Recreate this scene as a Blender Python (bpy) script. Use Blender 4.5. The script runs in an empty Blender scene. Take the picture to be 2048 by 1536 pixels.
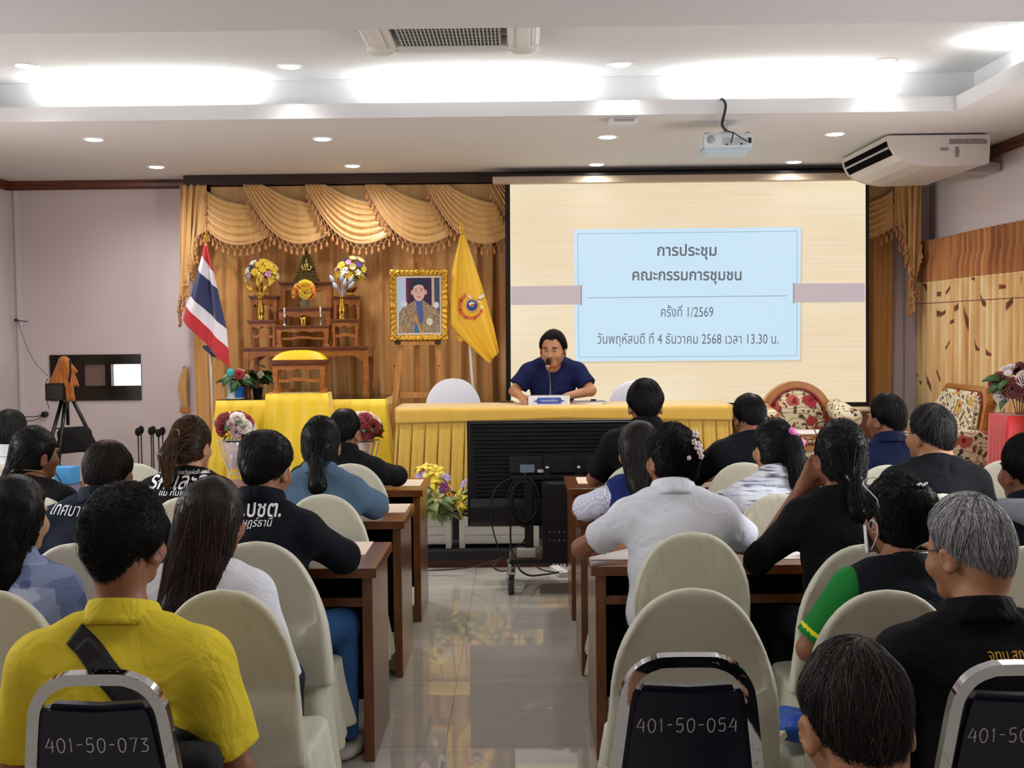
import bpy, bmesh, math, random
import numpy as np
from mathutils import Vector, Matrix, Euler
from mathutils.bvhtree import BVHTree
R = math.radians
SC = bpy.context.scene
COL = SC.collection
random.seed(7)
RNG = np.random.default_rng(7)

# ------------------------------------------------------------------ camera
FPX, CAMZ = 2340.0, 1.65
PITCH, YAW, ROLL = math.atan(112/2340), 16/2340, -0.0105
cd = bpy.data.cameras.new('camera')
cd.sensor_fit = 'HORIZONTAL'; cd.sensor_width = 36.0
cd.lens = 36.0*FPX/2048.0
cd.clip_start = 0.05; cd.clip_end = 100
cam = bpy.data.objects.new('camera', cd); COL.objects.link(cam)
CAMM = Matrix.Rotation(YAW, 3, 'Z') @ Matrix.Rotation(math.pi/2-PITCH, 3, 'X') @ Matrix.Rotation(ROLL, 3, 'Z')
cam.matrix_world = Matrix.Translation((0, 0, CAMZ)) @ CAMM.to_4x4()
SC.camera = cam

# ------------------------------------------------------------------ view, world, light
SC.view_settings.view_transform = 'Standard'
SC.view_settings.look = 'None'
SC.view_settings.gamma = 1.0
SC.view_settings.use_curve_mapping = False
SC.view_settings.exposure = 0.78
SC.cycles.max_bounces = 7
SC.cycles.diffuse_bounces = 4
SC.cycles.glossy_bounces = 4
SC.cycles.sample_clamp_indirect = 6.0
SC.cycles.caustics_reflective = False
SC.cycles.caustics_refractive = False
wd = bpy.data.worlds.new('world'); SC.world = wd; wd.use_nodes = True
wd.node_tree.nodes['Background'].inputs[0].default_value = (0.85, 0.92, 1.0, 1)
wd.node_tree.nodes['Background'].inputs[1].default_value = 0.6

def area(name, loc, aim, sx, sy, watts, col=(1, 1, 1), spread=180):
    l = bpy.data.lights.new(name, 'AREA'); l.shape = 'RECTANGLE'
    l.size = sx; l.size_y = sy; l.energy = watts; l.color = col; l.spread = R(spread)
    o = bpy.data.objects.new(name, l); COL.objects.link(o)
    o.location = loc
    o.rotation_euler = Vector(aim).to_track_quat('-Z', 'Y').to_euler()
    return o

CEIL, UPPER = 2.95, 3.23          # soffit and raised tray heights
XL, XR, YB, YR = -4.4, 3.52, 10.1, -2.6     # left, right, back and rear walls
# strip lamps hidden in the coves, (x centre, y, length)
COVE_TUBES = [(-2.32, 7.38, 1.15), (-0.27, 7.38, 1.15), (1.68, 7.38, 1.15)]
for tx, ty, tl in COVE_TUBES:
    area('cove_lamp', (tx, ty, 3.09), (0, 0.25, 1), tl, 0.03, 10, (0.93, 1.0, 0.98))
for ty in (5.9, 6.6):
    area('cove_lamp', (2.86, ty, 3.09), (0.2, 0, 1), 0.03, 0.6, 6, (0.93, 1.0, 0.98))
for tx in (-3.2, -1.0, 1.2):
    area('cove_lamp', (tx, 4.55, 3.09), (0, -0.1, 1), 1.2, 0.03, 2.5, (0.93, 1.0, 0.98))
# added fill lights above and behind the camera, for general brightness
for lx in (-2.6, 0.0, 2.6):
    for ly in (2.6, -0.6):
        area('ceiling_lamp', (lx, ly, 3.19), (0, 0, -1), 1.15, 0.55, 3, (1.0, 0.98, 0.95))
# added side fill lights outside the picture edge, coloured like daylight
for sx, wx in ((1, -4.36), (-1, 3.48)):
    area('window_daylight', (wx, 4.1, 1.6), (sx, 0.35, -0.45), 1.2, 2.0, 38, (0.95, 0.98, 1.0), 115)
# added fill lights inside the side curtains, aimed up at the soffit
for sx, wx in ((1, -4.22), (-1, 3.34)):
    area('curtain_daylight', (wx, 6.7, 1.45), (sx, 0.12, 0.22), 1.5, 2.8, 33, (1.0, 0.96, 0.95), 160)

# ------------------------------------------------------------------ pixel helpers (frame 2048 x 1536)
def ray(px, py):
    return CAMM @ Vector(((px-1024)/FPX, -(py-768)/FPX, -1.0))
def at(px, py, Y):
    d = ray(px, py); t = Y/d.y
    return Vector((d.x*t, Y, CAMZ+d.z*t))
def onz(px, py, Z):
    d = ray(px, py); t = (Z-CAMZ)/d.z
    return Vector((d.x*t, d.y*t, Z))
def onx(px, py, X):
    d = ray(px, py); t = X/d.x
    return Vector((X, d.y*t, CAMZ+d.z*t))

# ------------------------------------------------------------------ materials
def lin(c):
    if isinstance(c, str):
        c = tuple(int(c[i:i+2], 16)/255 for i in (0, 2, 4))
    return tuple((v/12.92 if v <= 0.04045 else ((v+0.055)/1.055)**2.4) for v in c[:3])+(1.0,)
class NT:
    def __init__(s, m):
        m.use_nodes = True; s.t = m.node_tree; s.n = s.t.nodes; s.l = s.t.links
        s.b = s.n['Principled BSDF']
    def add(s, kind, **kw):
        n = s.n.new(kind)
        for k, v in kw.items():
            if k.startswith('i_'):
                key = k[2:]; key = int(key) if key.isdigit() else key.replace('_', ' ')
                if isinstance(v, tuple) and len(v) == 2 and hasattr(v[0], 'outputs'):
                    s.l.new(v[0].outputs[v[1]], n.inputs[key])
                else:
                    n.inputs[key].default_value = v
            else:
                setattr(n, k, v)
        return n
    def link(s, a, ao, b, bi): s.l.new(a.outputs[ao], b.inputs[bi])
    def coords(s, scale=(1, 1, 1), out='Object'):
        t = s.add('ShaderNodeTexCoord'); m = s.add('ShaderNodeMapping'); m.inputs['Scale'].default_value = scale
        s.link(t, out, m, 'Vector'); return m
    def ramp(s, src, so, stops, interp='LINEAR'):
        r = s.add('ShaderNodeValToRGB'); r.color_ramp.interpolation = interp
        e = r.color_ramp.elements
        while len(e) < len(stops): e.new(0.5)
        for el, (p, c) in zip(e, stops):
            el.position = p; el.color = lin(c) if isinstance(c, str) else c
        s.link(src, so, r, 'Fac'); return r
    def mix(s, fac, a, b, blend='MIX'):
        m = s.add('ShaderNodeMix', data_type='RGBA', blend_type=blend)
        for key, v in ((0, fac), (6, a), (7, b)):
            if isinstance(v, tuple) and len(v) == 2 and hasattr(v[0], 'outputs'): s.l.new(v[0].outputs[v[1]], m.inputs[key])
            else: m.inputs[key].default_value = v
        return m
    def bump(s, src, so, strength=0.3, dist=0.01):
        b = s.add('ShaderNodeBump'); b.inputs['Strength'].default_value = strength; b.inputs['Distance'].default_value = dist
        s.link(src, so, b, 'Height'); s.link(b, 'Normal', s.b, 'Normal'); return b
MATS = {}
def M(name, col='808080', rough=0.6, metal=0.0, var=0.0, vscale=8, vstretch=(1, 1, 1), bump=0.0, bscale=60, bstretch=(1, 1, 1),
      spec=None, sheen=0.0, emit=None, estr=0.0, trans=0.0, alpha=None, col2=None, coat=0.0, bdist=0.004, sss=0.0):
    if name in MATS: return MATS[name]
    m = bpy.data.materials.new(name); MATS[name] = m
    k = NT(m); b = k.b
    b.inputs['Base Color'].default_value = lin(col)
    b.inputs['Roughness'].default_value = rough; b.inputs['Metallic'].default_value = metal
    if spec is not None: b.inputs['Specular IOR Level'].default_value = spec
    if sheen: b.inputs['Sheen Weight'].default_value = sheen
    if coat: b.inputs['Coat Weight'].default_value = coat
    if trans: b.inputs['Transmission Weight'].default_value = trans
    if sss:
        b.inputs['Subsurface Weight'].default_value = sss; b.inputs['Subsurface Radius'].default_value = (0.012, 0.005, 0.003); b.inputs['Subsurface Scale'].default_value = 0.6
    if alpha is not None: b.inputs['Alpha'].default_value = alpha
    if emit: b.inputs['Emission Color'].default_value = lin(emit); b.inputs['Emission Strength'].default_value = estr
    if var or col2:
        c = k.coords(vstretch); n = k.add('ShaderNodeTexNoise'); n.inputs['Scale'].default_value = vscale; n.inputs['Detail'].default_value = 5
        k.link(c, 'Vector', n, 'Vector')
        a = lin(col); d = lin(col2) if col2 else tuple(v*(1-var) for v in a[:3])+(1,)
        r = k.ramp(n, 'Fac', [(0.35, d), (0.65, a)]); k.link(r, 'Color', b, 'Base Color')
    if bump:
        c = k.coords(bstretch); n = k.add('ShaderNodeTexNoise'); n.inputs['Scale'].default_value = bscale; n.inputs['Detail'].default_value = 4
        k.link(c, 'Vector', n, 'Vector'); k.bump(n, 'Fac', bump, bdist)
    return m
def wood(name, a, b, rough=0.35, axis=(1, 12, 12), scale=3.0, coat=0.2):
    if name in MATS: return MATS[name]
    m = bpy.data.materials.new(name); MATS[name] = m; k = NT(m)
    c = k.coords(axis); n = k.add('ShaderNodeTexNoise'); n.inputs['Scale'].default_value = scale; n.inputs['Detail'].default_value = 8; n.inputs['Distortion'].default_value = 0.6
    k.link(c, 'Vector', n, 'Vector'); r = k.ramp(n, 'Fac', [(0.3, a), (0.72, b)])
    k.link(r, 'Color', k.b, 'Base Color'); k.b.inputs['Roughness'].default_value = rough; k.b.inputs['Coat Weight'].default_value = coat; k.b.inputs['Coat Roughness'].default_value = 0.15
    k.bump(n, 'Fac', 0.08, 0.002); return m

# ------------------------------------------------------------------ objects
def tag(o, label=None, cat=None, group=None, kind=None):
    if label: o['label'] = label
    if cat: o['category'] = cat
    if group: o['group'] = group
    if kind: o['kind'] = kind
    return o
def empty(name, loc=(0, 0, 0), rz=0.0, label=None, cat=None, group=None):
    o = bpy.data.objects.new(name, None); COL.objects.link(o); o.empty_display_size = 0.1
    o.location = loc; o.rotation_euler = (0, 0, rz)
    return tag(o, label, cat, group)
def link(name, me, mat=None, parent=None, loc=None, rot=None):
    o = bpy.data.objects.new(name, me); COL.objects.link(o)
    if mat is not None and not me.materials:
        for q in (mat if isinstance(mat, (list, tuple)) else [mat]): me.materials.append(q)
    if parent is not None: o.parent = parent
    if loc is not None: o.location = loc
    if rot is not None: o.rotation_euler = rot
    return o
def np_mesh(name, v, f, smooth=True):
    me = bpy.data.meshes.new(name)
    v = np.asarray(v, dtype=np.float32)
    if isinstance(f, np.ndarray):
        nf, k = f.shape
        me.vertices.add(len(v)); me.vertices.foreach_set('co', v.ravel())
        me.loops.add(nf*k); me.loops.foreach_set('vertex_index', f.astype(np.int32).ravel())
        me.polygons.add(nf); me.polygons.foreach_set('loop_start', np.arange(0, nf*k, k, dtype=np.int32))
        try: me.polygons.foreach_set('loop_total', np.full(nf, k, dtype=np.int32))
        except Exception: pass
        me.update(calc_edges=True)
    else:
        me.from_pydata([tuple(map(float, p)) for p in v], [], f); me.update()
    me.polygons.foreach_set('use_smooth', np.full(len(me.polygons), smooth, dtype=bool))
    return me
class MB:
    """collects shapes into one mesh"""
    def __init__(s): s.v = []; s.f = []; s.mi = []; s.sm = []; s.cur = 0
    def poly(s, vs, fs, smooth=False):
        o = len(s.v); s.v += [tuple(v) for v in vs]; s.f += [tuple(i+o for i in f) for f in fs]
        s.mi += [s.cur]*len(fs); s.sm += [smooth]*len(fs); return s
    def box(s, x0, x1, y0, y1, z0, z1, bev=0.0, taper=None):
        bm = bmesh.new(); r = bmesh.ops.create_cube(bm, size=1)
        for v in bm.verts:
            v.co = Vector(((x0+x1)/2+v.co.x*(x1-x0), (y0+y1)/2+v.co.y*(y1-y0), (z0+z1)/2+v.co.z*(z1-z0)))
        if bev: bmesh.ops.bevel(bm, geom=bm.edges[:], offset=bev, segments=2, affect='EDGES', profile=0.6)
        return s.bm(bm)
    def bm(s, bm, mtx=None, smooth=False):
        bm.verts.index_update()
        vs = [(mtx @ v.co) if mtx else v.co.copy() for v in bm.verts]; fs = [[v.index for v in f.verts] for f in bm.faces]
        bm.free(); return s.poly(vs, fs, smooth)
    def tube(s, pts, r, n=8, closed=False, caps=True, square=False):
        """swept tube; r is one radius or a list"""
        P = [Vector(p) for p in pts]; m = len(P); rs = r if isinstance(r, (list, tuple)) else [r]*m
        prev = None; rings = []
        for i in range(m):
            if closed: t = P[(i+1) % m]-P[i-1]
            else: t = P[min(i+1, m-1)]-P[max(i-1, 0)]
            t = t.normalized() if t.length > 1e-9 else Vector((0, 0, 1))
            if prev is None:
                a = Vector((0, 0, 1)) if abs(t.z) < 0.9 else Vector((0, 1, 0)); u = t.cross(a).normalized()
            else:
                u = (prev-t*prev.dot(t)); u = u.normalized() if u.length > 1e-9 else prev
            prev = u; w = t.cross(u)
            off = math.pi/4 if square else 0
            rings.append([P[i]+(u*math.cos(2*math.pi*j/n+off)+w*math.sin(2*math.pi*j/n+off))*rs[i] for j in range(n)])
        vs = [v for rg in rings for v in rg]; fs = []
        for i in range(m if closed else m-1):
            a, b = i*n, ((i+1) % m)*n
            for j in range(n): fs.append((a+j, a+(j+1) % n, b+(j+1) % n, b+j))
        if caps and not closed:
            fs.append(tuple(range(n-1, -1, -1))); fs.append(tuple((m-1)*n+j for j in range(n)))
        return s.poly(vs, fs, not square)
    def lathe(s, prof, c=(0, 0, 0), n=24, cap=True, sx=1.0, sy=1.0, wob=None):
        vs = []; fs = []; m = len(prof)
        for i, (r, z) in enumerate(prof):
            for j in range(n):
                a = 2*math.pi*j/n; rr = r*(wob(a, i/(m-1)) if wob else 1)
                vs.append((c[0]+rr*math.cos(a)*sx, c[1]+rr*math.sin(a)*sy, c[2]+z))
        for i in range(m-1):
            for j in range(n): fs.append((i*n+j, i*n+(j+1) % n, (i+1)*n+(j+1) % n, (i+1)*n+j))
        if cap:
            fs.append(tuple(range(n-1, -1, -1))); fs.append(tuple((m-1)*n+j for j in range(n)))
        return s.poly(vs, fs, True)
    def ball(s, c, r, n=12, sc=(1, 1, 1), rot=None):
        bm = bmesh.new(); bmesh.ops.create_uvsphere(bm, u_segments=n, v_segments=max(6, n*2//3), radius=r)
        mt = Matrix.Translation(c) @ (rot.to_4x4() if rot else Matrix()) @ Matrix.Diagonal((*sc, 1))
        return s.bm(bm, mt, True)
    def prism(s, pts2, y0, y1, plane='xz', bev=0):
        """outline pts2 in the given plane extruded along the third axis"""
        n = len(pts2)
        def mk(p, d): return {'xz': (p[0], d, p[1]), 'xy': (p[0], p[1], d), 'yz': (d, p[0], p[1])}[plane]
        vs = [mk(p, y0) for p in pts2]+[mk(p, y1) for p in pts2]
        fs = [tuple(range(n)), tuple(range(2*n-1, n-1, -1))]+[(i, i+n, (i+1) % n+n, (i+1) % n) for i in range(n)]
        bm = bmesh.new(); bv = [bm.verts.new(v) for v in vs]
        for f in fs: bm.faces.new([bv[i] for i in f])
        bmesh.ops.recalc_face_normals(bm, faces=bm.faces)
        if bev:
            bmesh.ops.bevel(bm, geom=[e for e in bm.edges if e.calc_face_angle(0) > 0.5], offset=bev, segments=2, affect='EDGES')
        return s.bm(bm)
    def grid(s, fn, nu, nv, smooth=True, flip=False):
        vs = [fn(i/nu, j/nv) for j in range(nv+1) for i in range(nu+1)]; w = nu+1
        fs = [(j*w+i, j*w+i+1, (j+1)*w+i+1, (j+1)*w+i) for j in range(nv) for i in range(nu)]
        if flip: fs = [f[::-1] for f in fs]
        return s.poly(vs, fs, smooth)
    def sheet(s, fn, nu, nv, th=0.004):
        """grid with real thickness along its normals"""
        P = np.array([[tuple(fn(i/nu, j/nv)) for i in range(nu+1)] for j in range(nv+1)], dtype=float)
        du = np.gradient(P, axis=1); dv = np.gradient(P, axis=0); N = np.cross(du, dv)
        N /= np.maximum(np.linalg.norm(N, axis=2, keepdims=True), 1e-9)
        A = P+N*th/2; B = P-N*th/2; w = nu+1; n = w*(nv+1)
        vs = list(map(tuple, A.reshape(-1, 3)))+list(map(tuple, B.reshape(-1, 3)))
        fs = [(j*w+i, j*w+i+1, (j+1)*w+i+1, (j+1)*w+i) for j in range(nv) for i in range(nu)]
        fs += [tuple(q+n for q in f[::-1]) for f in fs]
        ed = [(i, i+1) for i in range(nu)]+[(j*w+nu, (j+1)*w+nu) for j in range(nv)]
        ed += [(nv*w+i+1, nv*w+i) for i in range(nu)]+[((j+1)*w, j*w) for j in range(nv)]
        fs += [(b, a, a+n, b+n) for a, b in ed]
        return s.poly(vs, fs, True)
    def mesh(s, name):
        me = bpy.data.meshes.new(name); me.from_pydata(s.v, [], s.f); me.update()
        me.polygons.foreach_set('use_smooth', s.sm); me.polygons.foreach_set('material_index', s.mi)
        return me
    def build(s, name, mat, parent=None, loc=None, rot=None):
        return link(name, s.mesh(name), mat, parent, loc, rot)
def bez(p0, p1, p2, p3, n=12):
    out = []
    for i in range(n+1):
        t = i/n; a = (1-t)**3; b = 3*t*(1-t)**2; c = 3*t*t*(1-t); d = t**3
        out.append(tuple(a*x+b*y+c*z+d*w for x, y, z, w in zip(p0, p1, p2, p3)))
    return out
def smooth_path(pts, n=6):
    """Catmull-Rom through pts"""
    P = [Vector(p) for p in pts]; out = []
    for i in range(len(P)-1):
        a, b, c, d = P[max(i-1, 0)], P[i], P[i+1], P[min(i+2, len(P)-1)]
        for k in range(n):
            t = k/n
            out.append(0.5*((2*b)+(c-a)*t+(2*a-5*b+4*c-d)*t*t+(3*b-3*c+d-a)*t**3))
    out.append(P[-1]); return out
def box_obj(name, x0, x1, y0, y1, z0, z1, mat, parent=None, bev=0.0):
    return MB().box(x0, x1, y0, y1, z0, z1, bev).build(name, mat, parent)
def copy_tree(o, parent=None):
    c = o.copy(); COL.objects.link(c)
    if parent is not None: c.parent = parent
    for ch in [q for q in bpy.data.objects if q.parent == o]: copy_tree(ch, c)
    return c
def kids(o): return [q for q in bpy.data.objects if q.parent == o]

# ------------------------------------------------------------------ lettering
def text_mesh(body, size, bold=0.0, shear=0.0):
    c = bpy.data.curves.new('lettering', 'FONT'); c.body = body; c.size = size; c.align_x = 'CENTER'; c.align_y = 'CENTER'
    c.offset = bold; c.shear = shear; c.resolution_u = 3
    o = bpy.data.objects.new('lettering', c); COL.objects.link(o)
    bpy.context.view_layer.update()
    me = bpy.data.meshes.new_from_object(o.evaluated_get(bpy.context.evaluated_depsgraph_get()))
    bpy.data.objects.remove(o); bpy.data.curves.remove(c)
    return me
def text_obj(name, body, size, mat, mtx, parent=None, bold=0.0, shear=0.0, width=None):
    me = text_mesh(body, size, bold, shear)
    if width:
        xs = [v.co.x for v in me.vertices]; k = width/(max(xs)-min(xs))
        for v in me.vertices: v.co.x *= k
    me.transform(mtx); me.materials.clear(); me.materials.append(mat)
    return link(name, me, None, parent)
FACE_CAM = Matrix.Rotation(math.pi/2, 4, 'X')      # text standing upright, read from -Y

# ------------------------------------------------------------------ signed-distance modelling (bodies, clothes, hair, chair covers)
class SDF:
    def __init__(s, lo, hi, h):
        s.lo = np.array(lo, dtype=np.float32); s.h = h
        n = np.ceil((np.array(hi)-np.array(lo))/h).astype(int)+1
        s.ax = [s.lo[i]+np.arange(n[i], dtype=np.float32)*h for i in range(3)]
        s.F = np.full(n, 0.08, dtype=np.float32)
    def sl(s, lo, hi, pad):
        out = []
        for i in range(3):
            a = int(max(0, math.floor((lo[i]-pad-s.lo[i])/s.h))); b = int(min(s.F.shape[i], math.ceil((hi[i]+pad-s.lo[i])/s.h)+1))
            out.append(slice(a, max(a, b)))
        return tuple(out)
    def P(s, sl): return s.ax[0][sl[0]][:, None, None], s.ax[1][sl[1]][None, :, None], s.ax[2][sl[2]][None, None, :]
    def put(s, sl, d, k, sub):
        F = s.F[sl]
        if F.size == 0: return
        if sub:
            d = -d
            if k: hh = np.clip(0.5-0.5*(F-d)/k, 0, 1); s.F[sl] = F+(d-F)*hh+k*hh*(1-hh)
            else: s.F[sl] = np.maximum(F, d)
        else:
            if k: hh = np.clip(0.5+0.5*(F-d)/k, 0, 1); s.F[sl] = F+(d-F)*hh-k*hh*(1-hh)
            else: s.F[sl] = np.minimum(F, d)
    def cone(s, a, b, ra, rb, k=0.02, sub=False, cut=None, flat=1.0):
        a = np.array(a, dtype=np.float32); b = np.array(b, dtype=np.float32); r = max(ra, rb)
        sl = s.sl(np.minimum(a, b)-r, np.maximum(a, b)+r, 0.05+k); X, Y, Z = s.P(sl)
        ab = b-a; L2 = float(ab@ab)+1e-9
        t = np.clip(((X-a[0])*ab[0]+(Y-a[1])*ab[1]+(Z-a[2])*ab[2])/L2, 0, 1)
        d = np.sqrt((X-a[0]-t*ab[0])**2+((Y-a[1]-t*ab[1])/flat)**2+(Z-a[2]-t*ab[2])**2)-(ra+(rb-ra)*t)
        if cut is not None:          # flat end at b
            L = math.sqrt(L2); d = np.maximum(d, ((X-b[0])*ab[0]+(Y-b[1])*ab[1]+(Z-b[2])*ab[2])/L-cut)
        s.put(sl, d, k, sub); return s
    def ell(s, c, r, k=0.02, sub=False, rot=None):
        c = np.array(c, dtype=np.float32); m = max(r)
        sl = s.sl(c-m, c+m, 0.05+k); X, Y, Z = s.P(sl); X = X-c[0]; Y = Y-c[1]; Z = Z-c[2]
        if rot is not None:
            q = np.array(rot.transposed()); X, Y, Z = (q[i][0]*X+q[i][1]*Y+q[i][2]*Z for i in range(3))
        k0 = np.sqrt((X/r[0])**2+(Y/r[1])**2+(Z/r[2])**2)+1e-6
        k1 = np.sqrt((X/r[0]**2)**2+(Y/r[1]**2)**2+(Z/r[2]**2)**2)+1e-6
        s.put(sl, k0*(k0-1)/k1, k, sub); return s
    def rbox(s, c, hs, r, k=0.02, sub=False):
        c = np.array(c); sl = s.sl(c-np.array(hs), c+np.array(hs), 0.06+k); X, Y, Z = s.P(sl)
        q = [np.abs(A-c[i])-(hs[i]-r) for i, A in enumerate((X, Y, Z))]
        d = np.sqrt(sum(np.maximum(a, 0)**2 for a in q))+np.minimum(np.maximum(np.maximum(q[0], q[1]), q[2]), 0)-r
        s.put(sl, d, k, sub); return s
    def fn(s, f, k=0.0, sub=False):
        sl = (slice(None),)*3; s.put(sl, f(*s.P(sl)).astype(np.float32), k, sub); return s
    def clip(s, f, k=0.0):
        """keep where f < 0"""
        return s.fn(lambda X, Y, Z: -f(X, Y, Z), k, True)
    def add(s, f): s.F = s.F+f(*s.P((slice(None),)*3)).astype(np.float32); return s
    def nets(s):
        F = s.F.copy(); big = 0.05
        F[0] = F[-1] = big; F[:, 0] = F[:, -1] = big; F[:, :, 0] = F[:, :, -1] = big
        I = F < 0; nx, ny, nz = F.shape
        c = np.zeros((nx-1, ny-1, nz-1), dtype=np.int8)
        for i in (0, 1):
            for j in (0, 1):
                for l in (0, 1): c += I[i:nx-1+i, j:ny-1+j, l:nz-1+l]
        act = np.argwhere((c > 0) & (c < 8)); idx = np.full(c.shape, -1, dtype=np.int32); idx[tuple(act.T)] = np.arange(len(act))
        acc = np.zeros((len(act), 3)); cnt = np.zeros(len(act)); cor = [(i, j, l) for i in (0, 1) for j in (0, 1) for l in (0, 1)]
        val = {q: F[act[:, 0]+q[0], act[:, 1]+q[1], act[:, 2]+q[2]] for q in cor}
        for a in cor:
            for ax in range(3):
                if a[ax] == 0:
                    b = list(a); b[ax] = 1; b = tuple(b); va, vb = val[a], val[b]; m = (va < 0) != (vb < 0)
                    t = np.where(m, va/np.where(m, va-vb, 1), 0); p = np.tile(np.array(a, dtype=float), (len(act), 1)); p[:, ax] = t
                    acc[m] += p[m]; cnt[m] += 1
        V = s.lo+(act+acc/np.maximum(cnt, 1)[:, None])*s.h
        Q = []
        for ax in range(3):
            u, w = (ax+1) % 3, (ax+2) % 3
            A = [slice(None)]*3; B = [slice(None)]*3; A[ax] = slice(0, -1); B[ax] = slice(1, None)
            ia, ib = I[tuple(A)], I[tuple(B)]
            e = np.argwhere(ia != ib); e = e[(e[:, u] > 0) & (e[:, w] > 0) & (e[:, u] < F.shape[u]-1) & (e[:, w] < F.shape[w]-1)]
            ins = ia[tuple(e.T)]
            def cell(du, dw):
                q = e.copy(); q[:, u] -= du; q[:, w] -= dw; return idx[tuple(q.T)]
            q = np.stack([cell(1, 1), cell(0, 1), cell(0, 0), cell(1, 0)], axis=1)
            q[~ins] = q[~ins][:, ::-1]; Q.append(q)
        Q = np.concatenate(Q); Q = Q[(Q >= 0).all(axis=1)]
        return V, Q
    def mesh(s, name, smooth=1):
        V, Q = s.nets()
        for _ in range(smooth):
            A = np.zeros_like(V); n = np.zeros(len(V))
            for i in range(4):
                a, b = Q[:, i], Q[:, (i+1) % 4]
                np.add.at(A, a, V[b]); np.add.at(n, a, 1); np.add.at(A, b, V[a]); np.add.at(n, b, 1)
            V = V*0.5+0.5*A/np.maximum(n, 1)[:, None]
        return np_mesh(name, V, Q)
def wobble(seed, n=6, lo=8, hi=22, amp=0.003, axis=(1, 1, 1)):
    r = np.random.default_rng(seed); ks = r.normal(size=(n, 3)); ks /= np.linalg.norm(ks, axis=1)[:, None]; ks *= r.uniform(lo, hi, n)[:, None]*np.array(axis); ph = r.uniform(0, 6.28, n)
    return lambda X, Y, Z: amp*sum(np.sin(ks[i, 0]*X+ks[i, 1]*Y+ks[i, 2]*Z+ph[i]) for i in range(n))/math.sqrt(n)
def bvh_of(me):
    return BVHTree.FromPolygons([v.co for v in me.vertices], [p.vertices[:] for p in me.polygons])
def stick_on(me, bvh, direction, off=0.002, step=0.012):
    """press a flat lettering mesh onto a curved surface along direction (same local space)"""
    bm = bmesh.new(); bm.from_mesh(me)
    xs = [v.co.x for v in bm.verts]; zs = [v.co.z for v in bm.verts]
    for ax, a, b in ((0, min(xs), max(xs)), (2, min(zs), max(zs))):
        q = a+step
        while q < b:
            co = Vector((0, 0, 0)); co[ax] = q; no = Vector((0, 0, 0)); no[ax] = 1
            bmesh.ops.bisect_plane(bm, geom=bm.verts[:]+bm.edges[:]+bm.faces[:], plane_co=co, plane_no=no); q += step
    d = Vector(direction).normalized()
    for v in bm.verts:
        h = bvh.ray_cast(v.co-d*0.6, d)
        if h[0] is None:
            h = bvh.find_nearest(v.co+d*0.4)
        v.co = h[0]-d*off
    bm.to_mesh(me); bm.free(); return me
# ================================================================== room shell
def struct(o): o['kind'] = 'structure'; return o
PAINT = M('wall paint', 'e0d4d6', 0.75, bump=0.05, bscale=90, spec=0.3)
CEILP = M('ceiling paint', 'dedddd', 0.8, spec=0.2)
DARKTRIM = wood('dark brown trim wood', '4a1f0e', '7a3a1a', 0.35, (1, 12, 12), 3)
def tile_floor():
    m = bpy.data.materials.new('polished beige tile'); k = NT(m)
    c = k.coords((1, 1, 1)); c.inputs['Location'].default_value = (0.31, 0.25, 0)
    b = k.add('ShaderNodeTexBrick', offset=0.0, squash=1.0)
    for key, v in (('Scale', 1.0), ('Mortar Size', 0.0018), ('Brick Width', 0.8), ('Row Height', 0.8), ('Mortar Smooth', 0.1)): b.inputs[key].default_value = v
    b.inputs['Color1'].default_value = lin('c8c4bb'); b.inputs['Color2'].default_value = lin('c4c0b7'); b.inputs['Mortar'].default_value = lin('8a8378')
    k.link(c, 'Vector', b, 'Vector')
    n = k.add('ShaderNodeTexNoise'); n.inputs['Scale'].default_value = 1.2; n.inputs['Detail'].default_value = 8; n.inputs['Distortion'].default_value = 1.5
    c2 = k.coords((1, 6, 1)); k.link(c2, 'Vector', n, 'Vector'); r = k.ramp(n, 'Fac', [(0.3, 'f3f1ee'), (0.7, 'ffffff')])
    x = k.mix(1.0, (b, 'Color'), (r, 'Color'), 'MULTIPLY'); k.link(x, 2, k.b, 'Base Color')
    k.b.inputs['Roughness'].default_value = 0.018; k.b.inputs['Specular IOR Level'].default_value = 0.9
    return m
struct(box_obj('floor', XL, XR, YR, YB, -0.1, 0, tile_floor()))
# back wall with a real opening for the small window
wa, wb = at(100, 710, YB), at(284, 800, YB)
WX0, WX1, WZ1, WZ0 = wa.x, wb.x, wa.z, wb.z
b = MB(); T = 0.15
b.box(XL, WX0, YB, YB+T, 0, 3.4); b.box(WX1, XR, YB, YB+T, 0, 3.4); b.box(WX0, WX1, YB, YB+T, 0, WZ0); b.box(WX0, WX1, YB, YB+T, WZ1, 3.4)
struct(b.build('wall_back', PAINT))
struct(box_obj('wall_left', XL-T, XL, YR, YB+T, 0, 3.4, PAINT))
struct(box_obj('wall_right', XR, XR+T, YR, YB+T, 0, 3.4, PAINT))
struct(box_obj('wall_rear', XL-T, XR+T, YR-T, YR, 0, 3.4, PAINT))
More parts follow.
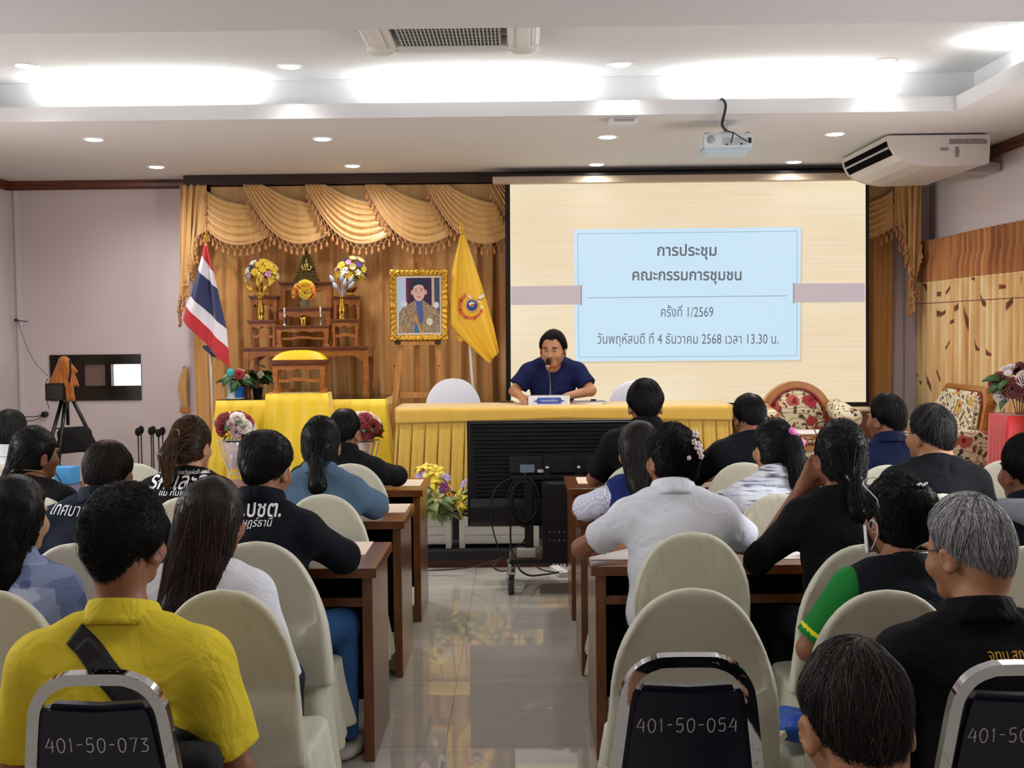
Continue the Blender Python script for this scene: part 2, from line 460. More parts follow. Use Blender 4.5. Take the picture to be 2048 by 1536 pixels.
# ceiling: raised tray, soffits with a cove lip, one cross beam
struct(box_obj('ceiling', XL, XR, YR, YB, UPPER, UPPER+0.12, CEILP))
for i, q in enumerate(((XL, XR, 7.47, YB), (2.88, XR, YR, 7.47), (XL, -3.95, YR, 7.47), (-3.95, 2.88, 4.70, 5.14))):
    struct(box_obj('trim_%d' % (9+i), *q, CEIL, UPPER-0.001, CEILP))      # soffits and one cross beam
b = MB()
b.box(-3.95, 2.88, 7.285, 7.47, CEIL, CEIL+0.012); b.box(-3.95, 2.88, 7.26, 7.285, CEIL, CEIL+0.09)
b.box(2.715, 2.88, 5.14, 7.26, CEIL, CEIL+0.012); b.box(2.69, 2.715, 5.14, 7.26, CEIL, CEIL+0.09)
b.box(-3.95, -3.785, 5.14, 7.26, CEIL, CEIL+0.012); b.box(-3.785, -3.76, 5.14, 7.26, CEIL, CEIL+0.09)
b.box(-3.95, 2.88, 4.515, 4.70, CEIL, CEIL+0.012); b.box(-3.95, 2.88, 4.49, 4.515, CEIL, CEIL+0.09)
struct(b.build('trim_1', CEILP))
# crown moulding
prof = [(0, 0), (-0.022, 0), (-0.022, 0.012), (-0.03, 0.02), (-0.034, 0.05), (-0.045, 0.06), (-0.045, 0.075), (0, 0.075)]
struct(MB().prism([(YB+y, CEIL-0.075+z) for y, z in prof], XL, XR, 'yz').build('trim_2', DARKTRIM))
struct(MB().prism([(XR+y, CEIL-0.075+z) for y, z in prof], YR, YB-0.05, 'xz').build('trim_3', DARKTRIM))
struct(MB().prism([(XL-y, CEIL-0.075+z) for y, z in prof], YR, YB-0.05, 'xz').build('trim_4', DARKTRIM))
# corner pilaster on the right of the back wall and a trunking strip on the left
WHITEP = M('white plastic', 'dedcda', 0.4)
struct(MB().box(3.30, 3.42, 10.04, YB, 0, CEIL-0.08).build('trim_5', PAINT))
struct(MB().box(-4.33, -4.30, 10.08, YB, 0.86, CEIL-0.08).build('trim_6', WHITEP))
# stage: low step with a carpeted nosing, higher platform behind it
STG = 0.30
GREYC = M('charcoal carpet', '2c2b2e', 0.95, var=0.5, vscale=200, bump=0.4, bscale=400)
OXB = wood('dark red varnished wood', '3a0c08', '5a1710', 0.3)
b = MB(); b.cur = 0; b.box(-2.7, XR, 8.0, 10.1, 0.055, 0.115); b.cur = 1; b.box(-2.7, XR, 8.02, 10.1, 0, 0.055)
struct(b.build('trim_7', [GREYC, OXB]))
struct(box_obj('trim_8', -2.75, XR, 8.45, YB, 0.115, STG, GREYC))

# ------------------------------------------------------------------ small window, black frame, two panes
BLK = M('black aluminium', '0b0b0c', 0.35)
w = empty('window_1', ((WX0+WX1)/2, YB, (WZ0+WZ1)/2)); w['kind'] = 'structure'
def rel(o, root):
    o.parent = root; o.matrix_parent_inverse = Matrix.Translation(root.location).inverted(); return o
def pxz(px, py, Y=YB): p = at(px, py, Y); return p.x, p.z
b = MB(); y0, y1 = YB-0.012, YB+0.06
px = [WX0, pxz(145, 0)[0], pxz(191, 0)[0], pxz(203, 0)[0], pxz(264, 0)[0], WX1]
zt, zb_ = pxz(0, 731)[1], pxz(0, 774)[1]
b.box(WX0, WX1, y0, y1, zt, WZ1); b.box(WX0, WX1, y0, y1, WZ0, zb_)
b.box(px[0], px[1], y0, y1, zb_, zt); b.box(px[2], px[3], y0, y1, zb_, zt); b.box(px[4], px[5], y0, y1, zb_, zt)
rel(b.build('window_frame', BLK), w)
GL = M('clear glass', 'ffffff', 0.03, trans=1.0, spec=0.4)
FROST = M('brown louvre glass', '8a6f66', 0.4, trans=0.35, var=0.3, vscale=6, vstretch=(1, 1, 12))
rel(MB().box(px[1], px[2], YB+0.03, YB+0.036, zb_, zt).build('window_pane', FROST), w)
rel(MB().box(px[3], px[4], YB+0.03, YB+0.036, zb_, zt).build('window_pane', GL), w)
tag(box_obj('outside_wall', -5.2, -2.6, 11.2, 11.3, 0, 3.2, M('sunlit render', 'f2e9ea', 0.9, emit='f6eef0', estr=0.75)), 'pale sunlit outer wall seen through the small black window', 'wall', kind='structure')  # emission stands in for daylight falling on this wall

# ------------------------------------------------------------------ downlights
RIM = M('lamp rim white', 'f4f4f4', 0.3); GLOW = M('lamp glow', 'ffffff', 0.4, emit='fdfcff', estr=9.0)
WHERE = {7.04: 'in the raised tray', 8.0: 'in the lower ceiling behind the cove lip', 9.36: 'in the row closest to the curtain wall'}
ALONG = ['first from the left wall', 'second from the left wall', 'third from the left wall', 'next to the right wall']
def downlight(p, z, lab, energy=9):
    r = empty('downlight', (p.x, p.y, z), 0, lab, 'ceiling light', 'recessed ceiling downlights')
    MB().lathe([(0.052, -0.002), (0.058, -0.006), (0.075, -0.008), (0.078, -0.002), (0.078, 0.0)], (0, 0, 0), 24, True).build('rim', RIM, r)
    MB().lathe([(0.05, -0.0095), (0.05, -0.0065)], (0, 0, 0), 24).build('diffuser', GLOW, r)
    l = bpy.data.lights.new('downlight_lamp', 'SPOT'); l.energy = energy; l.spot_size = R(160 if z == CEIL else 118); l.spot_blend = 1.0; l.shadow_soft_size = 0.07; l.color = (1.0, 0.985, 0.97)
    o = bpy.data.objects.new('downlight_lamp', l); COL.objects.link(o); o.location = (p.x, p.y, z-0.03)
for row, z, e in (([(52, 131), (580, 132), (1240, 128), (1770, 121)], UPPER, 8), ([(188, 278), (645, 277), (1215, 273), (1670, 267)], CEIL, 40), ([(313, 333), (705, 331), (1193, 328), (1588, 323)], CEIL, 27)):
    key = 7.04 if z == UPPER else (8.0 if row[0][1] < 300 else 9.36)
    for i, (x, y) in enumerate(row): downlight(onz(x, y, z), z, 'round white downlight %s, %s' % (WHERE[key], ALONG[i]), e)

# fluorescent battens lying in the cove that light the tray
TUBE = M('fluorescent tube', 'ffffff', 0.4, emit='f2fffb', estr=6.0)
for i, (tx, ty, tl) in enumerate(COVE_TUBES):
    r = empty('cove_batten', (tx, ty, CEIL+0.012), 0, 'white batten tube in the cove, %s' % ('nearest the left wall', 'the middle one of three', 'nearest the projector')[i], 'tube light', 'cove battens')
    MB().box(-tl/2, tl/2, -0.02, 0.02, 0, 0.035, 0.004).build('housing', WHITEP, r)
    MB().tube([(-tl/2+.02, 0, 0.05), (tl/2-.02, 0, 0.05)], 0.013, 10).build('tube', TUBE, r)
# added glowing panels over and behind the camera, at the rear fill lights
PANEL = M('panel glow', 'ffffff', 0.5, emit='fff6ec', estr=1.6)
for i, (lx, ly) in enumerate([(x, y) for x in (-2.6, 0.0, 2.6) for y in (2.6, -0.6)]):
    r = empty('ceiling_panel_lamp', (lx, ly, UPPER), 0, 'square recessed panel lamp in the ceiling over the rear seats', 'ceiling light', 'rear panel lamps')
    MB().box(-0.6, 0.6, -0.3, 0.3, -0.02, 0, 0.005).build('frame', RIM, r); MB().box(-0.57, 0.57, -0.27, 0.27, -0.025, -0.018).build('diffuser', PANEL, r)

# ------------------------------------------------------------------ cassette air conditioner in the tray
r = empty('cassette_air_conditioner', (onz(905, 100, 3.17).x, 6.1, UPPER-0.004), 0, 'white ceiling cassette air conditioner half hidden by the beam', 'air conditioner')
W2 = 0.475
b = MB()
for a in range(4):
    q = Matrix.Rotation(a*math.pi/2, 4, 'Z')
    s_ = MB(); s_.prism([(-W2, -0.02), (-W2+0.03, -0.05), (-0.3, -0.06), (-0.3, 0.0), (-W2, 0)], -W2+0.06, W2-0.06, 'xz', 0.008)
    b.poly([q @ Vector(v) for v in s_.v], s_.f, False)
    b.ball(tuple(q @ Vector((-W2+0.09, -W2+0.09, -0.045))), 0.088, 16, (1, 1, 0.42))
b.build('panel', M('air conditioner plastic', 'd9d8d2', 0.4), r)
b = MB(); b.box(-0.27, 0.27, -0.27, 0.27, -0.045, -0.03); b.build('grille_back', BLK, r)
b = MB()
for i in range(27): x = -0.26+0.02*i; b.box(x-0.0035, x+0.0035, -0.27, 0.27, -0.062, -0.045)
for i in range(9): y = -0.26+0.065*i; b.box(-0.27, 0.27, y-0.004, y+0.004, -0.06, -0.047)
b.build('grille', M('grille grey plastic', 'a9aaa6', 0.5), r)
b = MB()
for x in (-1, 1):
    b.box(x*0.385-0.035, x*0.385+0.035, -0.3, 0.3, -0.068, -0.05, 0.01); b.box(-0.3, 0.3, x*0.385-0.035, x*0.385+0.035, -0.068, -0.05, 0.01)
b.build('vane', M('air conditioner plastic'), r)

# ------------------------------------------------------------------ wall side air conditioner on the right
pl = [(-0.36, 0.0), (-0.355, -0.02), (-0.34, -0.075), (-0.31, -0.125), (-0.25, -0.165), (-0.17, -0.195), (-0.06, -0.212), (0.30, -0.205), (0.33, -0.195), (0.34, 0.0)]
a0 = at(1790, 300, 8.08)
r = empty('convertible_air_conditioner', (a0.x+0.31, 8.08, CEIL-0.012), 0, 'white under-ceiling air conditioner by the wall, louvre facing the screen', 'air conditioner')
ACW = M('air conditioner cream', 'd8d2cc', 0.45)
MB().prism(pl, 0.03, 1.12, 'xz').build('body', ACW, r)
MB().prism([(x*1.012, z*1.015) for x, z in pl], 0, 0.03, 'xz', 0.004).build('end_panel', ACW, r); MB().prism([(x*1.012, z*1.015) for x, z in pl], 1.12, 1.15, 'xz', 0.004).build('end_panel', ACW, r)
b = MB(); d = Vector((0.03, 0, -0.05)).normalized()
for i, (u0, u1) in enumerate(((0.012, 0.055), (0.068, 0.118))):
    p0 = Vector((-0.362, 0, -0.012)); n_ = Vector((-0.004, 0, 0))
    def edge(t):
        i = 0; L = 0
        for (x0, z0), (x1, z1) in zip(pl[:-1], pl[1:]):
            s_ = math.hypot(x1-x0, z1-z0)
            if L+s_ >= t: f = (t-L)/s_; return Vector((x0+(x1-x0)*f-0.003, 0, z0+(z1-z0)*f-0.002))
            L += s_
    e0, e1 = edge(u0+0.02), edge(u1+0.02); o_ = Vector((0.02, 0, 0.006))
    b.poly([e0+Vector((0, .05, 0)), e1+Vector((0, .05, 0)), e1+Vector((0, 1.1, 0)), e0+Vector((0, 1.1, 0)), e0+o_+Vector((0, .05, 0)), e1+o_+Vector((0, .05, 0)), e1+o_+Vector((0, 1.1, 0)), e0+o_+Vector((0, 1.1, 0))],
           [(0, 1, 2, 3), (4, 7, 6, 5), (0, 4, 5, 1), (1, 5, 6, 2), (2, 6, 7, 3), (3, 7, 4, 0)])
b.build('air_outlet', M('matte black', '050505', 0.95, spec=0.05), r)
e = edge(0.081); MB().tube([(e.x-0.004, 0.04, e.z), (e.x-0.004, 1.11, e.z)], 0.008, 6).build('vane', M('vane grey', 'b9bcc0', 0.4), r)
b = MB()
for (x, z, s_) in ((0.02, -0.045, 12), (0.02, -0.055, 10)): pass
MARK = M('printed marks', '5a5350', 0.6)
rr = random.Random(3)
for row in range(4):
    x = 0.06
    while x < 0.30: w_ = rr.uniform(0.006, 0.022); b.box(x, x+w_, -0.0025, 0.001, -0.036-row*0.009, -0.031-row*0.009); x += w_+0.004
for row in range(9): b.box(0.10, 0.10+rr.uniform(.018, .03), -0.0025, 0.001, -0.088-row*0.008, -0.084-row*0.008)
for row in range(3): b.box(0.0, 0.055, -0.0025, 0.001, -0.092-row*0.008, -0.089-row*0.008)
b.build('printed_notice', MARK, r)
MB().prism([(0.34, -0.10), (0.66-0.31, -0.19), (XR-a0.x-0.31-0.02, -0.19), (XR-a0.x-0.31-0.02, -0.13), (0.40, -0.10)], 0.5, 0.9, 'xz').build('pipe_cover', M('pipe cover', 'bdb7b4', 0.6), r)

# ------------------------------------------------------------------ projector, router
pp = at(1450, 285, 7.55)
r = empty('projector', (pp.x, 7.45, pp.z), R(-3), 'white projector hanging from the ceiling on a short bracket', 'projector')
PW = M('projector white', 'dfe6ea', 0.4)
b = MB(); b.prism([(-0.155, 0.045), (-0.16, -0.02), (-0.155, -0.055), (0.15, -0.055), (0.158, -0.02), (0.155, 0.045)], 0, 0.24, 'xz', 0.012); b.build('body', PW, r)
MB().prism([(-0.16, -0.055), (-0.14, -0.075), (0.12, -0.075), (0.145, -0.055)], 0.002, 0.23, 'xz', 0.004).build('base_panel', M('projector underside', 'c6dbe8', 0.5), r)
MB().tube([(-0.105, -0.003, 0.005), (-0.105, 0.006, 0.005)], 0.026, 20).build('speaker_grille', M('mesh grey', 'a6adb2', 0.7), r)
b = MB(); b.box(-0.03, 0.125, -0.003, 0.006, -0.035, 0.012); b.build('port_panel', M('port grey', 'bcc6cc', 0.5), r)
b = MB(); b.box(-0.015, 0.003, -0.005, 0.006, -0.031, -0.024); b.box(0.078, 0.09, -0.005, 0.006, -0.031, -0.02); b.box(0.13, 0.147, -0.006, 0.006, -0.022, 0.012); b.build('port', BLK, r)
b = MB(); b.lathe([(0.012, 0.045), (0.012, 0.05), (0.016, 0.052)], (-0.13, 0.04, 0), 10); b.lathe([(0.012, 0.045), (0.012, 0.05), (0.016, 0.052)], (0.13, 0.04, 0), 10); b.build('foot', M('rubber grey', '4a4a4a', 0.8), r)
b = MB(); b.lathe([(0.05, 0.046), (0.045, 0.06), (0.018, 0.068)], (0, 0.1, 0), 16); b.tube([(0, 0.1, 0.06), (0, 0.1, CEIL-pp.z)], 0.014, 10); b.lathe([(0.05, CEIL-pp.z-0.012), (0.05, CEIL-pp.z)], (0, 0.1, 0), 16); b.build('bracket', M('bracket white', 'c9cdca', 0.5), r)
CAB = M('black cable', '141416', 0.5)
q = lambda x, y, Y: at(x, y, Y)-Vector((pp.x, 7.45, pp.z))
b = MB(); b.tube(smooth_path([q(1443, 201, 7.33), q(1447, 197, 7.24), q(1454, 204, 7.22), q(1455, 216, 7.22), q(1450, 237, 7.24), q(1447, 250, 7.3), q(1452, 261, 7.42)], 6), 0.009, 8)
b.tube(smooth_path([q(1452, 261, 7.42), q(1468, 266, 7.40), q(1482, 275, 7.41), q(1494, 283, 7.44)], 6), 0.004, 6)
b.tube(smooth_path([q(1468, 264, 7.40), q(1466, 272, 7.41), q(1462, 286, 7.44)], 6), 0.0045, 6); b.build('cable', CAB, r)
pr = at(1245, 246, 7.4)
r = empty('wifi_access_point', (pr.x, 7.4, CEIL), 0, 'small white box with vents fixed under the ceiling beside a downlight', 'router')
MB().box(-0.088, 0.088, -0.06, 0.06, -0.032, 0, 0.008).build('casing', WHITEP, r)
b = MB()
for i in range(14): b.box(-0.055+i*0.009, -0.051+i*0.009, -0.062, -0.05, -0.026, -0.008)
b.build('vent', M('vent grey', '8b8b8b', 0.6), r)

# added side windows out of view, glowing panes set at the side fill lights
PANE = M('daylit pane', 'e8eef4', 0.3, emit='eef4ff', estr=1.5)
for n_, X, sg in ((2, XL, 1), (3, XR, -1)):
    w = empty('window_%d' % n_, (X, 4.1, 1.6)); w['kind'] = 'structure'
    b = MB()
    for y in (-1.04, 0, 1.04): b.box(min(0, sg*0.05), max(0, sg*0.05), y-0.03, y+0.03, -0.62, 0.62)
    for z in (-0.62, 0.62): b.box(min(0, sg*0.05), max(0, sg*0.05), -1.07, 1.07, z-0.03, z+0.03)
    b.build('window_frame', WHITEP, w)
    for i in range(2): MB().box(min(sg*0.008, sg*0.014), max(sg*0.008, sg*0.014), -1.01+1.04*i, -0.03+1.04*i, -0.59, 0.59).build('window_pane', PANE, w)
# ================================================================== curtain wall
def gold_cloth(name, a, c, rough=0.5, sheen=0.5):
    return M(name, a, rough, col2=c, vscale=5, vstretch=(6, 6, 0.4), bump=0.12, bscale=500, sheen=sheen, bdist=0.001)
DRAPE = gold_cloth('gold satin drape', 'dba560', 'cf964e', 0.42)
SWAG = gold_cloth('honey satin swag', 'deb272', 'd3a35e', 0.36)
FRINGE = M('pale fringe braid', 'd3a878', 0.8); TASS = M('peach tassel', 'c68a54', 0.8, bump=0.5, bscale=300, bstretch=(1, 1, 0.05))
# pleated backdrop
YC = 10.0
cx0, cx1 = at(389, 700, YC).x, at(1784, 700, YC).x
rr = random.Random(5); NP = 44; ph = [rr.uniform(-0.4, 0.4) for _ in range(NP+2)]; am = [rr.uniform(0.6, 1.3) for _ in range(NP+2)]
def pleat(u, v):
    t = u*NP; i = int(t); f = t-i
    a = am[i]*(1-f)+am[min(i+1, NP)]*f; g = (math.sin(2*math.pi*t+ph[i]*0.5)+0.35*math.sin(4*math.pi*t+ph[i]))
    return Vector((cx0+(cx1-cx0)*u+0.006*math.sin(9*v+ph[i]*4), YC+0.028*a*g*(0.75+0.25*v), 2.86-(2.86-STG-0.01)*v))
tag(MB().sheet(pleat, NP*10, 10, 0.003).build('backdrop_curtain', DRAPE), 'tall gold pleated curtain covering the wall behind the altar and screen', 'curtain')
tag(box_obj('curtain_pelmet', at(365, 0, 9.9).x, at(1790, 0, 9.9).x, 9.80, 10.05, 2.869, CEIL-0.004, M('pelmet dark wood', '2a0f08', 0.5)), 'dark wooden pelmet board above the swagged curtain', 'pelmet')  # near-black colour holds the shade of the moulding and track recess

# valance: swags with braid and tassels
YS = 9.84
def w2(px, py, d=0.0): return at(px, py, YS-d)
tm = MB(); tm.lathe([(0.002, 0), (0.007, -0.004), (0.0075, -0.012), (0.005, -0.016), (0.011, -0.024), (0.0135, -0.052), (0.012, -0.055)], (0, 0, 0), 8)
TME = tm.mesh('tassel'); TME.materials.append(TASS)
val = empty('curtain_valance', (0, YS, 2.86), 0, 'gold swagged valance with tassel fringe along the top of the backdrop curtain', 'valance')
def tassels(par, pts, every, up=0.045):
    """braid, looped cords and tassels along a polyline of world points"""
    P = [Vector(p) for p in pts]; L = [0]
    for a, c in zip(P[:-1], P[1:]): L.append(L[-1]+(c-a).length)
    def along(s):
        s = max(0, min(L[-1], s))
        for i in range(len(P)-1):
            if L[i+1] >= s: f = (s-L[i])/max(L[i+1]-L[i], 1e-6); return P[i].lerp(P[i+1], f)
        return P[-1]
    n = max(2, int(L[-1]/every)); b = MB(); b.tube([p+Vector((0, -0.008, 0)) for p in P], 0.0065, 6)
    tops = []
    for i in range(n):
        s = (i+0.5)*L[-1]/n; c = along(s)+Vector((0, -0.012, -up)); tops.append(c)
        for e in (-0.75, 0.75):
            a = along(s+e*L[-1]/n)+Vector((0, -0.009, 0)); m_ = (a+c)/2+Vector((0, -0.002, -up*0.22)); b.tube([a, m_, c], 0.0022, 4, caps=False)
    par_ = rel(b.build('fringe', FRINGE, None), val) if par is None else rel2(b.build('fringe', FRINGE), par)
    for c in tops:
        t = link('tassel', TME); rel2(t, par); t.location = c; t.rotation_euler = (rr.uniform(-.1, .1), rr.uniform(-.15, .15), 0)
def rel2(o, par):
    o.parent = par; return o
def swag(C0, C1, folds, d0, name='swag', every=0.05, hem=True):
    """C0/C1: pixel control points of the top and the hem curve"""
    def fn(u, v):
        c = [tuple(a+(b_-a)*v for a, b_ in zip(p, q)) for p, q in zip(C0, C1)]
        a, b_, g, d = (1-u)**3, 3*u*(1-u)**2, 3*u*u*(1-u), u**3
        x = a*c[0][0]+b_*c[1][0]+g*c[2][0]+d*c[3][0]; y = a*c[0][1]+b_*c[1][1]+g*c[2][1]+d*c[3][1]
        s_ = math.sin(math.pi*min(1, u*1.15+0.02))**0.5
        fold = (abs(math.sin(math.pi*folds*v**0.85))**0.7)*0.034*(0.35+0.65*s_) if v < 0.93 else 0.02
        return w2(x, y, d0+0.015+fold+0.03*v*math.sin(math.pi*u))
    o = rel(MB().sheet(fn, 26, folds*9, 0.003).build(name, SWAG), val)
    if hem: tassels(o, [fn(i/28, 1.0) for i in range(29)], every)
    return o
# flat cloth behind the swags
rel(MB().box(at(412, 0, 9.88).x, at(1790, 0, 9.88).x, 9.885, 9.895, at(0, 480, 9.89).z+0.12, 2.86).build('flat_band', SWAG), val)
swag([(414, 382), (440, 400), (470, 408), (497, 409)], [(414, 455), (445, 500), (500, 498), (547, 466)], 6, 0.0)
for i, x in enumerate((487, 612, 732, 855)):
    swag([(x+38, 369), (x+68, 386), (x+100, 402), (x+136, 405)], [(x, 369), (x+40, 462), (x+92, 520), (x+172, 466)], 7, 0.004+0.006*i)
swag([(1018, 369), (1048, 386), (1080, 402), (1116, 405)], [(980, 369), (1020, 462), (1072, 520), (1152, 466)], 7, 0.03)
swag([(1700, 410), (1730, 408), (1760, 400), (1786, 380)], [(1690, 476), (1725, 488), (1760, 470), (1788, 452)], 6, 0.0)
# tails at both ends, pleated, with a stepped hem
def tail(xa, xb, pts, mirror=False):
    """pts: hem polyline in pixels from the inner edge outwards"""
    def fn(u, v):
        n = len(pts)-1; t = u*n; i = min(int(t), n-1); f = t-i; hx = pts[i][0]*(1-f)+pts[i+1][0]*f; hy = pts[i][1]*(1-f)+pts[i+1][1]*f
        x = (xa+(xb-xa)*u)*(1-v)+hx*v; y = 369*(1-v)+hy*v
        return w2(x, y, 0.02+0.022*math.sin(2*math.pi*4*u)*min(1, u*3))
    o = rel(MB().sheet(fn, 48, 24, 0.003).build('tail', SWAG), val)
    tassels(o, [fn(i/40, 1.0)+Vector((0, -0.01, 0)) for i in range(41)], 0.035)
    tassels(o, [fn(0, i/10) for i in range(11)], 0.06)
    return o
tail(412, 360, [(413, 460), (390, 476), (397, 506), (378, 508), (388, 538), (371, 540), (380, 570), (366, 572), (372, 600), (357, 598), (364, 632), (360, 630)])
tail(1790, 1842, [(1789, 448), (1808, 462), (1795, 478), (1816, 496), (1806, 510), (1830, 528), (1815, 548), (1834, 570), (1818, 585), (1830, 600), (1812, 612), (1842, 490)])

# ------------------------------------------------------------------ projection screen
YP = 9.64
EXK = 2**-SC.view_settings.exposure
def emis(name, c, s=1.0):
    m = bpy.data.materials.new(name); k = NT(m); k.b.inputs['Base Color'].default_value = (0.02, 0.02, 0.02, 1); k.b.inputs['Roughness'].default_value = 0.9; k.b.inputs['Specular IOR Level'].default_value = 0
    k.b.inputs['Emission Color'].default_value = lin(c); k.b.inputs['Emission Strength'].default_value = s*EXK; return m
scr = empty('projection_screen', at(1376, 360, YP), 0, 'large pull-down projection screen with black borders showing a slide', 'projection screen')
def sq(name, P, mat, y, th=0.004):
    v = [at(x, yy, y) for x, yy in P]; vs = v+[p+Vector((0, th, 0)) for p in v]; n = len(v)
    fs = [tuple(range(n-1, -1, -1)), tuple(range(n, 2*n))]+[(i, (i+1) % n, (i+1) % n+n, i+n) for i in range(n)]
    return rel(MB().poly(vs, fs).build(name, mat), scr)
c0, c1 = at(981, 0, 9.56).x, at(1737, 0, 9.56).x
b = MB().box(c0, c1, 9.56, 9.68, at(1376, 363, 9.56).z, at(1376, 348, 9.56).z, 0.012); rel(b.build('casing', M('casing beige', 'bba893', 0.5)), scr)
rel(MB().box(c0-0.01, c1+0.01, 9.55, 9.70, at(1376, 348, 9.56).z, at(1376, 344, 9.56).z).build('casing_lid', BLK), scr)
sq('screen_border', [(1010, 366), (1738, 357), (1739, 812), (1012, 816)], M('screen black', '060606', 0.8), YP, 0.006)
sb = bpy.data.materials.new('projected slide background'); k = NT(sb); k.b.inputs['Base Color'].default_value = (0.02, 0.02, 0.02, 1); k.b.inputs['Specular IOR Level'].default_value = 0
cc = k.coords((0.6, 1, 40)); n = k.add('ShaderNodeTexNoise'); n.inputs['Scale'].default_value = 2.2; n.inputs['Detail'].default_value = 5; k.link(cc, 'Vector', n, 'Vector')
r1 = k.ramp(n, 'Fac', [(0.3, 'f3e5bf'), (0.5, 'f5eaca'), (0.7, 'f8f0d8')])
c2 = k.coords((0.5, 1, 0.7)); n2 = k.add('ShaderNodeTexNoise'); n2.inputs['Scale'].default_value = 1.3; n2.inputs['Detail'].default_value = 1; k.link(c2, 'Vector', n2, 'Vector')
r2 = k.ramp(n2, 'Fac', [(0.38, 'ffffff'), (0.62, 'f6ebe6')]); mx = k.mix(1.0, (r1, 'Color'), (r2, 'Color'), 'MULTIPLY')
k.link(mx, 2, k.b, 'Emission Color'); k.b.inputs['Emission Strength'].default_value = EXK
sq('slide_background', [(1020, 369), (1731, 360), (1732, 804), (1022, 808)], sb, YP-0.006)
sq('slide_shadow', [(1151, 461), (1605, 456), (1604, 724), (1153, 727)], emis('slide shadow', 'd8c6a4'), YP-0.009)
sq('slide_card', [(1148, 459), (1602, 454), (1600, 720), (1150, 723)], emis('slide card blue', 'c9e4f6'), YP-0.012)
LINE = emis('slide line', '8aa7b4')
def fr(P, t, mat, y):
    for (a, c) in zip(P, P[1:]+P[:1]):
        h = abs(a[0]-c[0]) > abs(a[1]-c[1]); q = [a, c, (c[0], c[1]+t), (a[0], a[1]+t)] if h else [a, (a[0]+t, a[1]), (c[0]+t, c[1]), c]
        sq('slide_line', q, mat, y, 0.001)
fr([(1155, 467), (1594, 462), (1593, 711), (1157, 714)], 1.0, LINE, YP-0.014)
sq('slide_line', [(1176, 595), (1573, 591), (1573, 592.3), (1176, 596.3)], emis('slide rule', '8f9a96'), YP-0.014, 0.001)
TAPE = emis('slide tape mauve', 'c3b3b6')
sq('slide_tape', [(1022, 573), (1163, 571), (1163, 609), (1022, 610)], TAPE, YP-0.016); sq('slide_tape', [(1587, 567), (1730, 566), (1730, 604), (1587, 605)], TAPE, YP-0.016)
sq('slide_tape_end', [(1161, 570), (1164, 570), (1164, 611), (1161, 611)], emis('tape edge', 'a59699'), YP-0.018); sq('slide_tape_end', [(1586, 566), (1589, 566), (1589, 607), (1586, 607)], emis('tape edge 2', 'a59699'), YP-0.018)
SLT = emis('slide lettering', '666a72')
for s_, px, py, wpx, size, bo in (('การประชุม', 1374, 502, 118, 0.125, 0.0024), ('คณะกรรมการชุมชน', 1374, 551, 217, 0.125, 0.0024), ('ครั้งที่ 1/2569', 1374, 625, 104, 0.115, 0.0), ('วันพฤหัสบดี ที่ 4 ธันวาคม 2568 เวลา 13.30 น.', 1376, 679, 361, 0.115, 0.0)):
    o = text_obj('slide_lettering', s_, size, SLT, Matrix.Translation(at(px, py, YP-0.0135)) @ Matrix.Rotation(0.0105, 4, 'Y') @ FACE_CAM, None, bo, 0, wpx*YP/FPX); rel(o, scr)

